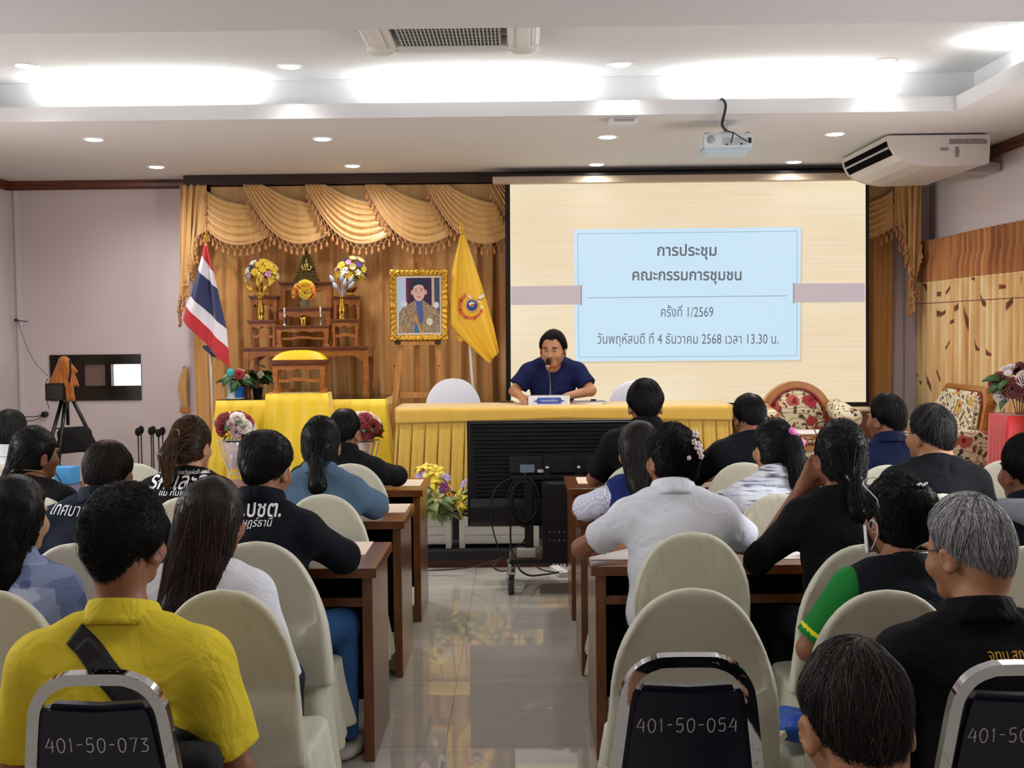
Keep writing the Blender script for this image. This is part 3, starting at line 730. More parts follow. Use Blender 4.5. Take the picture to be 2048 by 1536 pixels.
# ------------------------------------------------------------------ window curtain on the right wall
def leaf_curtain():
    m = bpy.data.materials.new('leaf print curtain cloth'); k = NT(m)
    t = k.add('ShaderNodeTexCoord'); sx = k.add('ShaderNodeSeparateXYZ'); k.link(t, 'UV', sx, 'Vector')
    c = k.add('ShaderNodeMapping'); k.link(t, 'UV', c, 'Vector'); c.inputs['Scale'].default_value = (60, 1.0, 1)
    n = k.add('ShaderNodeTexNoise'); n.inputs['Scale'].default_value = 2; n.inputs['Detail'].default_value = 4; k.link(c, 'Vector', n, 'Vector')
    body = k.ramp(n, 'Fac', [(0.3, 'cf9450'), (0.5, 'e6bd7c'), (0.66, 'f3d9a6')])  # vertical light and dark streaks put fold shading into the cloth colour
    c3 = k.add('ShaderNodeMapping'); k.link(t, 'UV', c3, 'Vector'); c3.inputs['Scale'].default_value = (6, 1.3, 1)
    wv = k.add('ShaderNodeTexWave', wave_type='BANDS', bands_direction='X'); wv.inputs['Scale'].default_value = 1.0; wv.inputs['Distortion'].default_value = 16; wv.inputs['Detail'].default_value = 0.6; wv.inputs['Detail Scale'].default_value = 1.2
    k.link(c3, 'Vector', wv, 'Vector'); ln = k.ramp(wv, 'Fac', [(0.0, '000000'), (0.006, '000000'), (0.016, 'ffffff')])
    n4 = k.add('ShaderNodeTexNoise'); n4.inputs['Scale'].default_value = 9; k.link(t, 'UV', n4, 'Vector'); gate = k.ramp(n4, 'Fac', [(0.56, '000000'), (0.58, 'ffffff')])
    lm = k.mix(1.0, (ln, 'Color'), (gate, 'Color'), 'SCREEN')
    vo = k.add('ShaderNodeTexVoronoi'); vo.inputs['Scale'].default_value = 1.0; c5 = k.add('ShaderNodeMapping'); k.link(t, 'UV', c5, 'Vector'); c5.inputs['Scale'].default_value = (14, 12, 1); k.link(c5, 'Vector', vo, 'Vector')
    leaf = k.ramp(vo, 'Distance', [(0.10, '000000'), (0.14, 'ffffff')])
    band = k.ramp(sx, 'Y', [(0.0, '000000'), (0.70, '000000'), (0.705, 'ffffff'), (0.79, 'ffffff'), (0.795, '000000')], 'CONSTANT')
    inv = k.mix(1.0, (leaf, 'Color'), (0, 0, 0, 1)); iv = k.add('ShaderNodeInvert'); k.link(leaf, 'Color', iv, 'Color'); lf = k.mix(1.0, (iv, 'Color'), (band, 'Color'), 'MULTIPLY')
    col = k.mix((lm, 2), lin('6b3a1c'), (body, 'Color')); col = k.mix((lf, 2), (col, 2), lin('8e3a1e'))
    top = k.ramp(sx, 'Y', [(0.0, '000000'), (0.825, 'ffffff')], 'CONSTANT')
    n6 = k.ramp(n, 'Fac', [(0.32, '7a3c18'), (0.66, 'cf8a4c')]); col = k.mix((top, 'Color'), (col, 2), (n6, 'Color'))  # top band reuses the painted fold streaks
    seam = k.ramp(sx, 'Y', [(0.0, '000000'), (0.822, 'ffffff'), (0.827, '000000')], 'CONSTANT'); col = k.mix((seam, 'Color'), (col, 2), lin('f0cf92'))
    seam2 = k.ramp(sx, 'Y', [(0.0, '000000'), (0.738, 'ffffff'), (0.741, '000000')], 'CONSTANT'); col = k.mix((seam2, 'Color'), (col, 2), lin('7a5a3a'))
    k.link(col, 2, k.b, 'Base Color'); k.b.inputs['Roughness'].default_value = 0.75; k.b.inputs['Sheen Weight'].default_value = 0.3
    k.link(col, 2, k.b, 'Emission Color'); k.b.inputs['Emission Strength'].default_value = 0.0
    return m
def add_uv(me, nu, nv, th=True):
    uv = me.uv_layers.new(name='UVMap'); w_ = nu+1; n = w_*(nv+1)
    for lp in me.loops:
        i = lp.vertex_index % n; uv.data[lp.index].uv = ((i % w_)/nu, 1-(i//w_)/nv)
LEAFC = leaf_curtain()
def window_curtain(name, X, ya, yb, z1, lab, sgn):
    npl = int((yb-ya)/0.105)
    def fn(u, v):
        a = math.sin(2*math.pi*npl*u); pin = 0.5+0.5*min(1, max(0, (v-0.05)/0.06)) if v > 0.05 else 0.75
        j = math.sin(17*u)*0.4
        return Vector((X-sgn*0.075-sgn*0.06*pin*(a+0.3*math.sin(4*math.pi*npl*u+j*3)), yb+(ya-yb)*u+0.01*j, z1-(z1-STG-0.02)*v))
    nu, nv = npl*10, 40
    me = MB().sheet(fn, nu, nv, 0.003).mesh(name); add_uv(me, nu, nv)
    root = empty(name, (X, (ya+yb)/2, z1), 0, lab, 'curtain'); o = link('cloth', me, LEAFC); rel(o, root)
    rel(MB().tube([(X-sgn*0.05, ya, z1-0.05), (X-sgn*0.05, yb, z1-0.05)], 0.012, 8).build('rail', BLK), root); return root
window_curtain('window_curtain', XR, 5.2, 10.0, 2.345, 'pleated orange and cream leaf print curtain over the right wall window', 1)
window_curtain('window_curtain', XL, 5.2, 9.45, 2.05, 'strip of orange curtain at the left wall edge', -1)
# ================================================================== hall furniture: desks and chairs
DESKW = wood('desk brown laminate', '5f3114', '81481f', 0.22, (3, 14, 14), 2.2, 0.35)
DESKE = wood('desk edge worn wood', '5e3210', '7e481e', 0.3, (14, 14, 3), 3, 0.5)
DESKB = M('desk black board', '0e0b0a', 0.5)
PAPER = M('white paper', 'e9e4de', 0.8); PAPERP = M('pinkish agenda paper', 'e6cfb8', 0.8)
ROWY = [4.37, 5.45, 6.50]
ROWN = ['third row', 'second row', 'front row']
def desk(x0, x1, y, lab):
    r = empty('seminar_desk', ((x0+x1)/2, y, 0), 0, lab, 'desk', 'brown seminar desks')
    a, c = x0-(x0+x1)/2, x1-(x0+x1)/2
    MB().box(a, c, 0, 0.55, 0.712, 0.75, 0.004).build('tabletop', DESKW, r)
    for q, e in ((a+0.018, a+0.058), (c-0.058, c-0.018)):
        MB().box(q, e, 0.02, 0.53, 0, 0.712, 0.003).build('side_panel', DESKE, r)
    MB().box(a+0.058, c-0.058, 0.47, 0.49, 0.10, 0.712).build('modesty_panel', DESKB, r)
    MB().box(a+0.058, c-0.058, 0.06, 0.47, 0.60, 0.616).build('shelf', DESKB, r)
    MB().box(a+0.058, c-0.058, 0.042, 0.06, 0.594, 0.628, 0.002).build('shelf_rail', DESKE, r)
for i, y in enumerate(ROWY):
    desk(-2.36, -0.55, y, 'brown laminate desk of the %s on the flag side, its end on the aisle' % ROWN[i])
    desk(-4.2, -2.38, y, 'brown laminate desk of the %s standing against the tripod side wall' % ROWN[i])
    desk(0.26, 2.04, y, 'brown laminate desk of the %s on the screen side, its end on the aisle' % ROWN[i])
    desk(2.06, 3.36, y, 'brown laminate desk of the %s standing beside the leaf print curtain' % ROWN[i])
def paper(px, py, z=0.7505, w=0.21, d=0.29, rz=0.0, lab='', mat=PAPER):
    p = onz(px, py, z)
    o = MB().box(-w/2, w/2, -d/2, d/2, 0, 0.002).build('paper_sheet', mat, None, p, (0, 0, rz)); tag(o, lab, 'paper', 'papers on the desks'); return o
paper(808, 966, lab='agenda sheet on the front row desk left of the flower planter', mat=PAPERP)
paper(778, 1017, lab='agenda sheet on the second row desk by the grey shirt elbow', mat=PAPERP, w=0.19)
paper(702, 1097, lab='agenda sheet on the third row desk beside the black jacket sleeve', mat=PAPERP, w=0.15)
paper(1188, 961, lab='agenda sheet on the front row desk by the television', mat=PAPERP, w=0.2)
paper(1206, 1018, lab='white sheet on the second row desk at its aisle corner', w=0.24, d=0.36)  # white sheet takes the place of glare on the desktop corner
paper(1236, 1102, lab='white sheet on the third row desk under the elbow of the white shirt', w=0.24, d=0.36)  # desktop glare put in as a white sheet here too
paper(1590, 1108, lab='white sheet on the third row desk between white shirt and black shirt', w=0.3, d=0.2)
# pen by the sheet on the second desk
p0 = onz(1195, 1012, 0.757); tag(MB().tube([p0+Vector((-0.01, 0.07, 0)), p0+Vector((0.015, -0.06, 0))], 0.004, 8).build('pen', M('dark pen', '3a3f45', 0.3)), 'dark pen lying on the white sheet of the second row desk', 'pen')

# ------------------------------------------------------------------ covered banquet chairs
def cover_cloth():
    m = bpy.data.materials.new('cream stretch chair cover'); MATS['cover'] = m; k = NT(m)
    k.b.inputs['Base Color'].default_value = lin('c9c6b2'); k.b.inputs['Roughness'].default_value = 0.6; k.b.inputs['Sheen Weight'].default_value = 0.25
    k.b.inputs['Subsurface Weight'].default_value = 0.0
    c = k.coords((4, 4, 1.1)); n = k.add('ShaderNodeTexNoise'); n.inputs['Scale'].default_value = 2.2; n.inputs['Detail'].default_value = 5; n.inputs['Distortion'].default_value = 0.5
    k.link(c, 'Vector', n, 'Vector'); k.bump(n, 'Fac', 0.35, 0.03); return m
COVER = cover_cloth()
LEGW = M('cream enamel leg', 'd8cfb0', 0.45)
def cover_mesh(seed, wide=1.0, flare=0.0):
    s = SDF((-0.36, -0.42, 0.08), (0.36, 0.34, 1.0), 0.0095)
    r = np.random.default_rng(seed); ph = r.uniform(0, 6, 4)
    def hw(Z, top):
        t = np.clip((top-Z)/0.30, 0, 1); return wide*0.205*np.sqrt(np.maximum(1-(1-t)**2.3, 0))+0.05*flare*np.clip((0.85-Z)/0.4, 0, 1)
    def yc(Z): return -0.215-0.055*np.clip((Z-0.45)/0.5, 0, 1)
    def back(X, Y, Z):
        fold = 0.006*np.sin(26*X+ph[0]+2*Z)*np.clip((0.8-Z)/0.3, 0, 1)
        W_ = wide*0.205+0.05*flare*np.clip((0.85-Z)/0.4, 0, 1); dx = ((np.abs(X)/W_)**2.2+np.clip(1-(0.945-Z)/0.30, 0, 2)**2.3-1)*0.09; dy = np.abs(Y-yc(Z)+fold)-(0.024+0.012*np.clip((0.9-Z)/0.3, 0, 1))
        q = np.maximum(dx, dy); h_ = np.clip(0.5+0.5*(dx-dy)/0.02, 0, 1); q = dy+(dx-dy)*h_+0.02*h_*(1-h_); return np.maximum(np.maximum(q*0.8, Z-0.945), 0.44-Z)
    s.fn(back)
    s.fn(lambda X, Y, Z: np.maximum(np.maximum(np.abs(X)-hw(Z, 0.945)+0.022, np.maximum(-(Y-yc(Z))+0.002-0.04, (Y-yc(Z))+0.017+0.03*np.clip((0.66-Z)/0.12, 0, 1))), 0.5-Z)*0.8, 0.012, True)
    def skirt(X, Y, Z):
        low = np.clip((0.48-Z)/0.36, 0, 1); ang = np.arctan2(Y, X)
        f = (0.016*np.sin(9*ang+ph[1])+0.010*np.sin(17*ang+ph[2]))*low
        qx = np.abs(X)-(0.205*wide+0.045*low+f)+0.05; qy = np.abs(Y+0.005)-(0.225+0.03*low+f)+0.05
        d = np.sqrt(np.maximum(qx, 0)**2+np.maximum(qy, 0)**2)+np.minimum(np.maximum(qx, qy), 0)-0.05
        hem = 0.15+0.03*np.sin(3*ang+ph[3]); return np.maximum(np.maximum(d*0.85, Z-0.425), hem-Z)
    s.fn(skirt, 0.035)
    wf = wobble(seed, 7, 10, 30, 0.003); s.add(lambda X, Y, Z: wf(X, Y, Z)*np.clip((0.86-Z)/0.2, 0, 1))
    return s.mesh('cover', 2)
COVERS = [cover_mesh(1), cover_mesh(2, 1.0, 0.8), cover_mesh(3, 0.96, 0.3)]
for c_ in COVERS: c_.materials.append(COVER)
LEGM = MB().tube([(0, 0, 0), (0, 0, 0.39)], [0.012, 0.016], 6, square=True).mesh('leg'); LEGM.materials.append(LEGW)
def covered_chair(x, y, lab, v=0, rz=0.0, group='cream covered chairs', sc=1.0):
    r = empty('covered_chair', (x, y, 0), rz, lab, 'chair', group); r.scale = (1, 1, sc)
    link('chair_cover', COVERS[v], None, r)
    for lx in (-0.19, 0.19):
        for ly in (-0.2, 0.2):
            o = link('leg', LEGM, None, r); o.location = (lx, ly, 0)
    return r
def chair_at(px, ptop, lab, v=0, rz=0.0, top=0.945, sc=1.0):
    """place by the pixel of the top of its back"""
    s = (ptop-656+0.0105*(px-1040))/(CAMZ-top*sc); Y = FPX/s
    return covered_chair(at(px, ptop, Y).x, Y+0.27, lab, v, rz, sc=sc)

# ------------------------------------------------------------------ navy chairs with chromed frames
NAVY = M('navy vinyl', '080d22', 0.4, bump=0.15, bscale=400, bdist=0.001)
def chrome():
    m = bpy.data.materials.new('worn chrome'); MATS['chrome'] = m; k = NT(m); k.b.inputs['Metallic'].default_value = 1.0; k.b.inputs['Roughness'].default_value = 0.25
    c = k.coords(); n = k.add('ShaderNodeTexNoise'); n.inputs['Scale'].default_value = 90; n.inputs['Detail'].default_value = 8; k.link(c, 'Vector', n, 'Vector')
    n2 = k.add('ShaderNodeTexNoise'); n2.inputs['Scale'].default_value = 7; k.link(c, 'Vector', n2, 'Vector')
    mm = k.add('ShaderNodeMath', operation='MULTIPLY'); k.link(n, 'Fac', mm, 0); k.link(n2, 'Fac', mm, 1)
    r = k.ramp(mm, 'Value', [(0.0, 'd9dce2'), (0.42, 'd2d5db'), (0.47, '5b4a3c')]); k.link(r, 'Color', k.b, 'Base Color')
    q = k.ramp(mm, 'Value', [(0.38, '333333'), (0.46, 'cccccc')]); k.link(q, 'Color', k.b, 'Roughness'); return m
CHROME = chrome()
PAINTW = M('white hand lettering', 'c9c9cc', 0.7)
DIG = {'0': [[(.5, 1), (.15, .8), (.1, .4), (.3, 0), (.7, 0), (.9, .4), (.85, .8), (.5, 1)]], '1': [[(.3, .78), (.55, 1), (.55, 0)]], '3': [[(.1, .9), (.8, .95), (.4, .58), (.8, .4), (.75, .08), (.1, .02)]],
       '4': [[(.55, 1), (.05, .32), (.95, .36)], [(.8, .8), (.78, -.02)]], '5': [[(.85, 1), (.25, .97), (.2, .56), (.7, .6), (.85, .25), (.6, 0), (.1, .06)]], '7': [[(.1, .95), (.9, 1), (.45, 0)]], '-': [[(.15, .5), (.85, .52)]]}
def hand_digits(s_, h, gap=0.66):
    b = MB(); x = 0; rr_ = random.Random(11)
    for ch in s_:
        w_ = (0.40 if ch == '1' else 0.5 if ch == '-' else 0.62)*h
        for st in DIG[ch]:
            pts = [(x+px*w_, 0, (py-0.5)*h+rr_.uniform(-.02, .02)*h) for px, py in st]
            b.tube(smooth_path(pts, 4) if len(pts) > 3 else pts, h*0.048, 6)
        x += w_+h*0.16
    for i, v in enumerate(b.v): b.v[i] = (v[0]-x/2, v[1]*0.25, v[2])
    return b
def navy_chair(x, y, number, lab, rz=0.0):
    r = empty('banquet_chair', (x, y, 0), rz, lab, 'chair', 'navy chairs with chromed frames')
    def yb(z): return -0.20-0.07*max(0, (z-0.45))/0.5
    pts = [(-0.20, yb(0.3)+0.02, 0.0)]+[(-0.186+0.118*(z-0.42), yb(z), z) for z in (0.42, 0.55, 0.68, 0.78)]
    arc = [(-0.136*math.cos(a)**0.62, yb(0.82+0.12*math.sin(a)), 0.82+0.122*math.sin(a)**0.85) for a in [R(q) for q in (15, 30, 45, 58, 70, 80)]]
    pts += arc; full = pts+[(-p[0], p[1], p[2]) for p in pts[::-1]]
    full = smooth_path(full, 4)
    MB().tube(full, 0.0175, 4, square=True).build('frame', CHROME, r)
    for s_ in (-1, 1): MB().tube([(s_*0.2, 0.22, 0), (s_*0.19, 0.19, 0.43), (s_*0.19, -0.2, 0.43)], 0.014, 6).build('leg', CHROME, r)
    out = [(-0.168, 0.48), (-0.148, 0.66), (-0.130, 0.80), (-0.118, 0.868), (-0.105, 0.888), (0, 0.882), (0.105, 0.888), (0.118, 0.868), (0.130, 0.80), (0.148, 0.66), (0.168, 0.48)]
    b = MB(); b.prism(out, -0.018, 0.03, 'xz', 0.012); b.v = [(v[0], v[1]+yb(v[2]), v[2]) for v in b.v]; b.build('back_panel', NAVY, r)
    MB().box(-0.2, 0.2, -0.19, 0.22, 0.42, 0.48, 0.02).build('seat', NAVY, r)
    if number:
        d = hand_digits(number, 0.03); d.v = [(v[0], v[1]+yb(0.80+v[2])-0.019, v[2]+0.80) for v in d.v]
        o = d.build('painted_number', PAINTW, r); tag(o, 'white hand painted number', kind='stuff')
    return r
def navy_at(px, ptop, number, lab, rz=0.0):
    s = (ptop-656+0.0105*(px-1040))/(CAMZ-0.957); Y = FPX/s
    return navy_chair(at(px, ptop, Y).x, Y+0.27, number, lab, rz)
navy_at(192, 1350, '401-50-073', 'navy chair marked 401-50-073 behind the yellow polo shirt')
navy_at(1376, 1312, '401-50-054', 'empty navy chair marked 401-50-054 with rusty chrome frame')
navy_at(2045, 1326, '401-50-050', 'navy chair behind the grey-haired man, number cut off by the picture edge')
CH = [(512, 1086, 'cream covered chair of the person in the black jacket beside the aisle', 1), (445, 1184, 'cream covered chair of the woman with long brown hair and white shirt', 2),
      (150, 1090, 'cream covered chair of the balding man in the navy shirt', 0), (-30, 1184, 'cream covered chair of the woman in the blue patterned blouse', 1),
      (645, 990, 'cream covered chair of the woman in the grey-blue shirt', 2), (700, 928, 'cream covered chair of the man in black beside the rose bouquet', 0),
      (372, 995, 'cream covered chair of the woman in the black lettered T-shirt', 0), (268, 928, 'empty cream covered chair below the row of standing microphones', 1),
      (70, 995, 'cream covered chair of the woman with the grey hair band', 2), (5, 930, 'cream covered chair of the grey-haired man in white by the wall', 1),
      (1385, 1066, 'cream covered chair of the woman in the plain white polo shirt', 0), (1385, 1180, 'empty cream covered chair straight behind navy chair 054', 1),
      (1560, 988, 'cream covered chair of the woman with the pink bow', 2), (1488, 925, 'cream covered chair of the man in black below the rounded sofa', 0),
      (1776, 930, 'cream covered chair of the man in navy close to the projection screen', 2), (1885, 988, 'cream covered chair of the balding man in black', 1),
      (2012, 920, 'empty cream covered chair beside the red pedestal', 2), (1775, 1183, 'cream covered chair of the woman with green sleeves', 0),
      (1735, 1090, 'cream covered chair of the woman with spectacles pushed up on her hair', 1), (2075, 1090, 'cream covered chair of the person with the grey hood', 2),
      (1300, 990, 'cream covered chair of the woman in the blue vest', 1), (1275, 928, 'cream covered chair of the tall black-haired man in front of the television', 0)]
for px, py, lab, v in CH: chair_at(px, py, lab, v)
# ================================================================== stage: altar, flags, tables, flowers
TEAK = wood('altar teak', '8a4c18', 'b9722c', 0.3, (2, 9, 9), 4, 0.4)
TEAKD = wood('altar teak dark edge', '54240c', '7a3c16', 0.3, (2, 9, 9), 4, 0.4)
BRASS = M('brass', 'b98f3e', 0.28, 1.0); GOLDM = M('gold paint', 'd0a03a', 0.35, 0.8, bump=0.4, bscale=90, bdist=0.003); SILV = M('silver petal', 'b9bcc8', 0.4, 0.3); BRONZE = M('dark bronze', '6d5a33', 0.4, 0.85, var=0.5, vscale=40)
YEL = M('yellow satin cloth', 'f2cb20', 0.5, sheen=0.4, var=0.06, vscale=3, vstretch=(4, 4, 0.4)); YELT = M('golden yellow tablecloth', 'd2a840', 0.55, sheen=0.4, var=0.05, vscale=3, vstretch=(4, 4, 0.5))
def px_rect(x0, x1, yt, yb, Y):
    a, b = at(x0, yt, Y), at(x1, yb, Y); c = at((x0+x1)/2, yt, Y); d = at((x0+x1)/2, yb, Y); return a.x, b.x, d.z, c.z
def altar_table(name, x0, x1, z0, z1, Y, dep, lab, group='altar tables', rail=False, cat='table'):
    r = empty(name, ((x0+x1)/2, Y, z0), 0, lab, cat, group); W = (x1-x0)/2; H = z1-z0; tt = min(0.03, H*0.14); lw = min(0.05, W*0.24, H*0.22+0.012)
    b = MB(); b.box(-W, W, -0.006, dep+0.006, H-tt*0.55, H, 0.003); b.box(-W+0.008, W-0.008, 0.004, dep-0.004, H-tt, H-tt*0.55); b.build('tabletop', TEAKD, r)
    ah = min(0.07, H*0.2)+0.01; n = 20; low = []
    for i in range(n+1):
        u = i/n; x = (W-0.014)*(2*u-1); e = abs(2*u-1); z = H-tt-ah*(0.55+0.12*math.cos(6*math.pi*u)+(0.45 if e > 0.86 else 0.12*e)); low.append((x, z))
    for yy0, yy1 in ((0.012, 0.026), (dep-0.026, dep-0.012)):
        MB().prism([(W-0.014, H-tt), (-W+0.014, H-tt)]+low, yy0, yy1, 'xz').build('apron', TEAK, r)
    for sx in (-1, 1):
        MB().box(sx*(W-0.02)-0.007, sx*(W-0.02)+0.007, 0.03, dep-0.03, H-tt-ah*0.7, H-tt).build('side_apron', TEAK, r)
        for y0 in (0.010, dep-0.010-lw*0.8):
            o_ = W-0.010; pts = [(o_, H-tt), (o_, H*0.6), (o_-0.12*lw, H*0.35), (o_-0.25*lw, H*0.16), (o_+0.02*lw, H*0.07), (o_+0.10*lw, 0.0), (o_-0.95*lw, 0), (o_-0.95*lw, H*0.06), (o_-0.85*lw, H*0.14), (o_-0.75*lw, H*0.35), (o_-0.78*lw, H*0.6), (o_-lw, H-tt)]
            MB().prism([(sx*x, z) for x, z in (pts if sx > 0 else pts[::-1])], y0, y0+lw*0.8, 'xz', 0.002).build('leg', TEAK, r)
    if rail:
        low = [(-W+lw, H*0.34), (-W*0.4, H*0.34), (-W*0.25, H*0.38), (W*0.25, H*0.38), (W*0.4, H*0.34), (W-lw, H*0.34), (W-lw, H*0.44), (W*0.4, H*0.44), (W*0.2, H*0.5), (-W*0.2, H*0.5), (-W*0.4, H*0.44), (-W+lw, H*0.44)]
        MB().prism(low, 0.02, 0.034, 'xz').build('rail', TEAK, r)
    return r
# platform table under the altar, with its yellow cloth
ax0, ax1, _, az = px_rect(432, 772, 798, 900, 9.30)
r = empty('altar_platform', ((ax0+ax1)/2, 9.30, STG), 0, 'dark glossy topped platform table under the altar, draped in yellow', 'table')
w_ = (ax1-ax0)/2; H_ = az-STG
MB().box(-w_, w_, 0, 0.60, H_-0.03, H_, 0.003).build('tabletop', M('black glossy board', '17110d', 0.12), r)
for sx in (-1, 1):
    for y0 in (0.05, 0.5): MB().box(sx*(w_-0.08)-0.02, sx*(w_-0.08)+0.02, y0, y0+0.04, 0, H_-0.03).build('leg', TEAKD, r)
def skirt_cloth(name, x0, x1, Y, z0, z1, dep, mat, lab, npl, flare=0.05, top=None, amp=0.012, cat='tablecloth', box=True):
    """cloth hanging round the front and both sides of a table edge, with pleats"""
    root = empty(name, ((x0+x1)/2, Y, z1), 0, lab, cat); W = (x1-x0)/2; L = 2*W+2*dep
    def fn(u, v):
        s_ = u*L; fl = flare*v
        t = s_/L*npl; f = t-math.floor(t)
        p = (amp*(0.2+0.8*v)*(math.sin(2*math.pi*t)) if not box else -amp*math.exp(-((f-0.5)/0.07)**2)+0.15*amp*f)
        if box: p *= 0.2+0.8*min(1, 3*v)
        if s_ < dep: return Vector((-W-fl-p, dep-s_, (z0-z1)*v))
        if s_ > L-dep: return Vector((W+fl+p, s_-(L-dep), (z0-z1)*v))
        q = (s_-dep)/(2*W); return Vector((-W-fl+(2*W+2*fl)*q, -0.004-fl-p, (z0-z1)*v))
    MB().sheet(fn, npl*16, 12, 0.003).build('skirt', mat, root)
    return root
skirt_cloth('altar_cloth', ax0-0.004, ax1+0.004, 9.296, STG+0.02, az-0.005, 0.55, YEL, 'bright yellow pleated cloth hanging round the altar platform', 16, 0.09, amp=0.025)
# kneeling step in front with its own cloth and yellow stool
sx0, sx1, _, sz = px_rect(533, 657, 787, 900, 9.10)
box_obj('offering_step', sx0, sx1, 9.10, 9.29, STG, sz-0.004, TEAKD); tag(bpy.data.objects['offering_step'], 'wooden step block hidden under yellow cloth below the stool', 'step')
root = skirt_cloth('step_cloth', sx0-0.004, sx1+0.004, 9.094, STG+0.02, sz, 0.18, YEL, 'bright yellow cloth draped over the step below the yellow stool', 7, 0.07, amp=0.018, box=False)
MB().box(-(sx1-sx0)/2-0.006, (sx1-sx0)/2+0.006, -0.004, 0.20, -0.003, 0.001).build('top_cloth', YEL, root)
bx0, bx1, _, bz = px_rect(483, 739, 694, 800, 9.45)
base = altar_table('altar_base_table', bx0, bx1, az, bz, 9.45, 0.42, 'widest teak altar table carrying all the smaller ones')
AY = 9.5
def small(x0, x1, yt, yb, Y, dep, lab, rail=False, z0=None):
    a, c, zb, zt = px_rect(x0, x1, yt, yb, Y); return altar_table('altar_table', a, c, z0 if z0 is not None else zb, zt, Y, dep, lab, rail=rail), zt
L1, zl1 = small(494, 553, 640, 692, 9.47, 0.15, 'low teak table carrying the gold lotus vase', True, bz)
R1, zr1 = small(661, 718, 638, 692, 9.47, 0.15, 'low teak table carrying the silver lotus vase', True, bz)
C1, zc1 = small(549, 660, 651, 692, 9.46, 0.13, 'low middle teak table carrying the two candlesticks', True, bz)
L2, zl2 = small(497, 556, 591, 692, 9.64, 0.15, 'raised teak table behind the gold lotus vase', False, bz)
R2, zr2 = small(664, 722, 592, 692, 9.64, 0.15, 'raised teak table behind the silver lotus vase', False, bz)
C2, zc2 = small(554, 664, 615, 692, 9.60, 0.12, 'middle teak table carrying the orange flower basket', False, bz)
C3, zc3 = small(556, 667, 563, 692, 9.73, 0.12, 'tallest teak table carrying the bronze statue', False, bz)
# yellow cushioned stool on the step
a, c, zb, zt = px_rect(541, 653, 723, 786, 9.12); st = altar_table('prayer_stool', a, c, sz+0.001, zt, 9.12, 0.16, 'teak stool with a domed yellow cushion below the altar', None, True, 'stool')
W = (c-a)/2; H = zt-sz
b = MB(); b.box(-W-0.008, W+0.008, -0.008, 0.168, H-0.002, H+0.012, 0.003); b.build('seat_frame', TEAKD, st)
def cu(u, v):
    x = (2*u-1); y = (2*v-1); return Vector((x*W*0.96, 0.08+y*0.078, H+0.012+0.075*max(0, 1-x**4)**0.6*max(0, 1-y**4)**0.6*(1-0.25*x*x)))
b = MB().grid(cu, 24, 12); b.build('cushion', M('yellow leatherette', 'e8c21f', 0.35), st)

# statue: seated figure before a flame-edged halo on a tiered throne
p = at(613, 563, 9.78); S = 64*9.78/FPX/0.27
r = empty('bronze_statue', (p.x, 9.785, zc3), 0, 'dark bronze seated statue with a tall pointed halo on the highest altar table', 'statue'); r.scale = (S, S, S)
b = MB()
for w0, z0, z1 in ((0.105, 0, 0.018), (0.098, 0.018, 0.03), (0.085, 0.03, 0.045), (0.09, 0.045, 0.055), (0.075, 0.055, 0.075), (0.082, 0.075, 0.085)): b.box(-w0, w0, -w0*0.45, w0*0.45, z0, z1, 0.003)
b.build('throne', BRONZE, r)
b = MB(); b.ball((0, -0.008, 0.098), 0.05, 14, (1.0, 0.5, 0.28)); b.ball((0, 0, 0.128), 0.028, 12, (0.9, 0.65, 1.2)); b.ball((0, -0.004, 0.167), 0.015, 12, (0.9, 0.95, 1.15)); b.ball((0, -0.002, 0.186), 0.008, 8, (1, 1, 1.4))
b.tube([(-0.028, 0, 0.145), (-0.042, -0.008, 0.12), (-0.015, -0.024, 0.108)], [0.010, 0.008, 0.006], 8); b.tube([(0.028, 0, 0.145), (0.044, -0.008, 0.12), (0.036, -0.022, 0.10)], [0.010, 0.008, 0.006], 8); b.build('figure', M('polished bronze', 'a08a4c', 0.3, 0.9), r)
out = []
for i in range(33):
    t = i/32; a_ = math.pi*(1-t); rx = 0.062*(1-0.35*math.sin(a_)**2)+0.006*(i % 2); out.append((rx*math.cos(a_)*(1.0+0.2*(1-math.sin(a_))), 0.09+0.175*math.sin(a_)**1.3+(0.012 if i == 16 else 0)))
b = MB(); b.prism(out, 0.022, 0.032, 'xz'); 
b.tube([(x*0.72, 0.02, 0.09+(z-0.09)*0.8) for x, z in out[1:-1]], 0.005, 6); b.build('halo', BRONZE, r)

# ------------------------------------------------------------------ flowers
def petal_rose():
    b = MB()
    for L, (rr0, hh, n) in enumerate(((0.34, 0.78, 3), (0.55, 0.8, 4), (0.8, 0.72, 5), (1.0, 0.55, 6))):
        for i in range(n):
            a0 = 2*math.pi*(i/n)+L*0.7; wd = 2.5*math.pi/n
            b.sheet(lambda u, v: Vector((rr0*(0.25+0.75*v**0.7)*math.cos(a0+wd*(u-0.5)*(1-0.5*(1-v)))*(1+0.12*max(0, v-0.7)*3), rr0*(0.25+0.75*v**0.7)*math.sin(a0+wd*(u-0.5)*(1-0.5*(1-v)))*(1+0.12*max(0, v-0.7)*3), hh*v-0.35-0.22*abs(2*u-1)**2*v)), 6, 5, 0.03)
    return b
def petal_open(n=6, length=1.0, width=0.36, bend=0.5, cup=0.25):
    b = MB()
    for i in range(n):
        a0 = 2*math.pi*i/n; ca, sa = math.cos(a0), math.sin(a0); up = 0.06 if i % 2 else 0
        def fn(u, v):
            w__ = width*math.sin(math.pi*min(1, 0.12+0.88*v))**0.8*(2*u-1); l = length*v; z = cup*math.sin(v*math.pi*0.7)-bend*v*v*0.5+up+0.10*abs(2*u-1)
            return Vector((l*ca-w__*sa, l*sa+w__*ca, z))
        b.sheet(fn, 4, 7, 0.02)
    return b
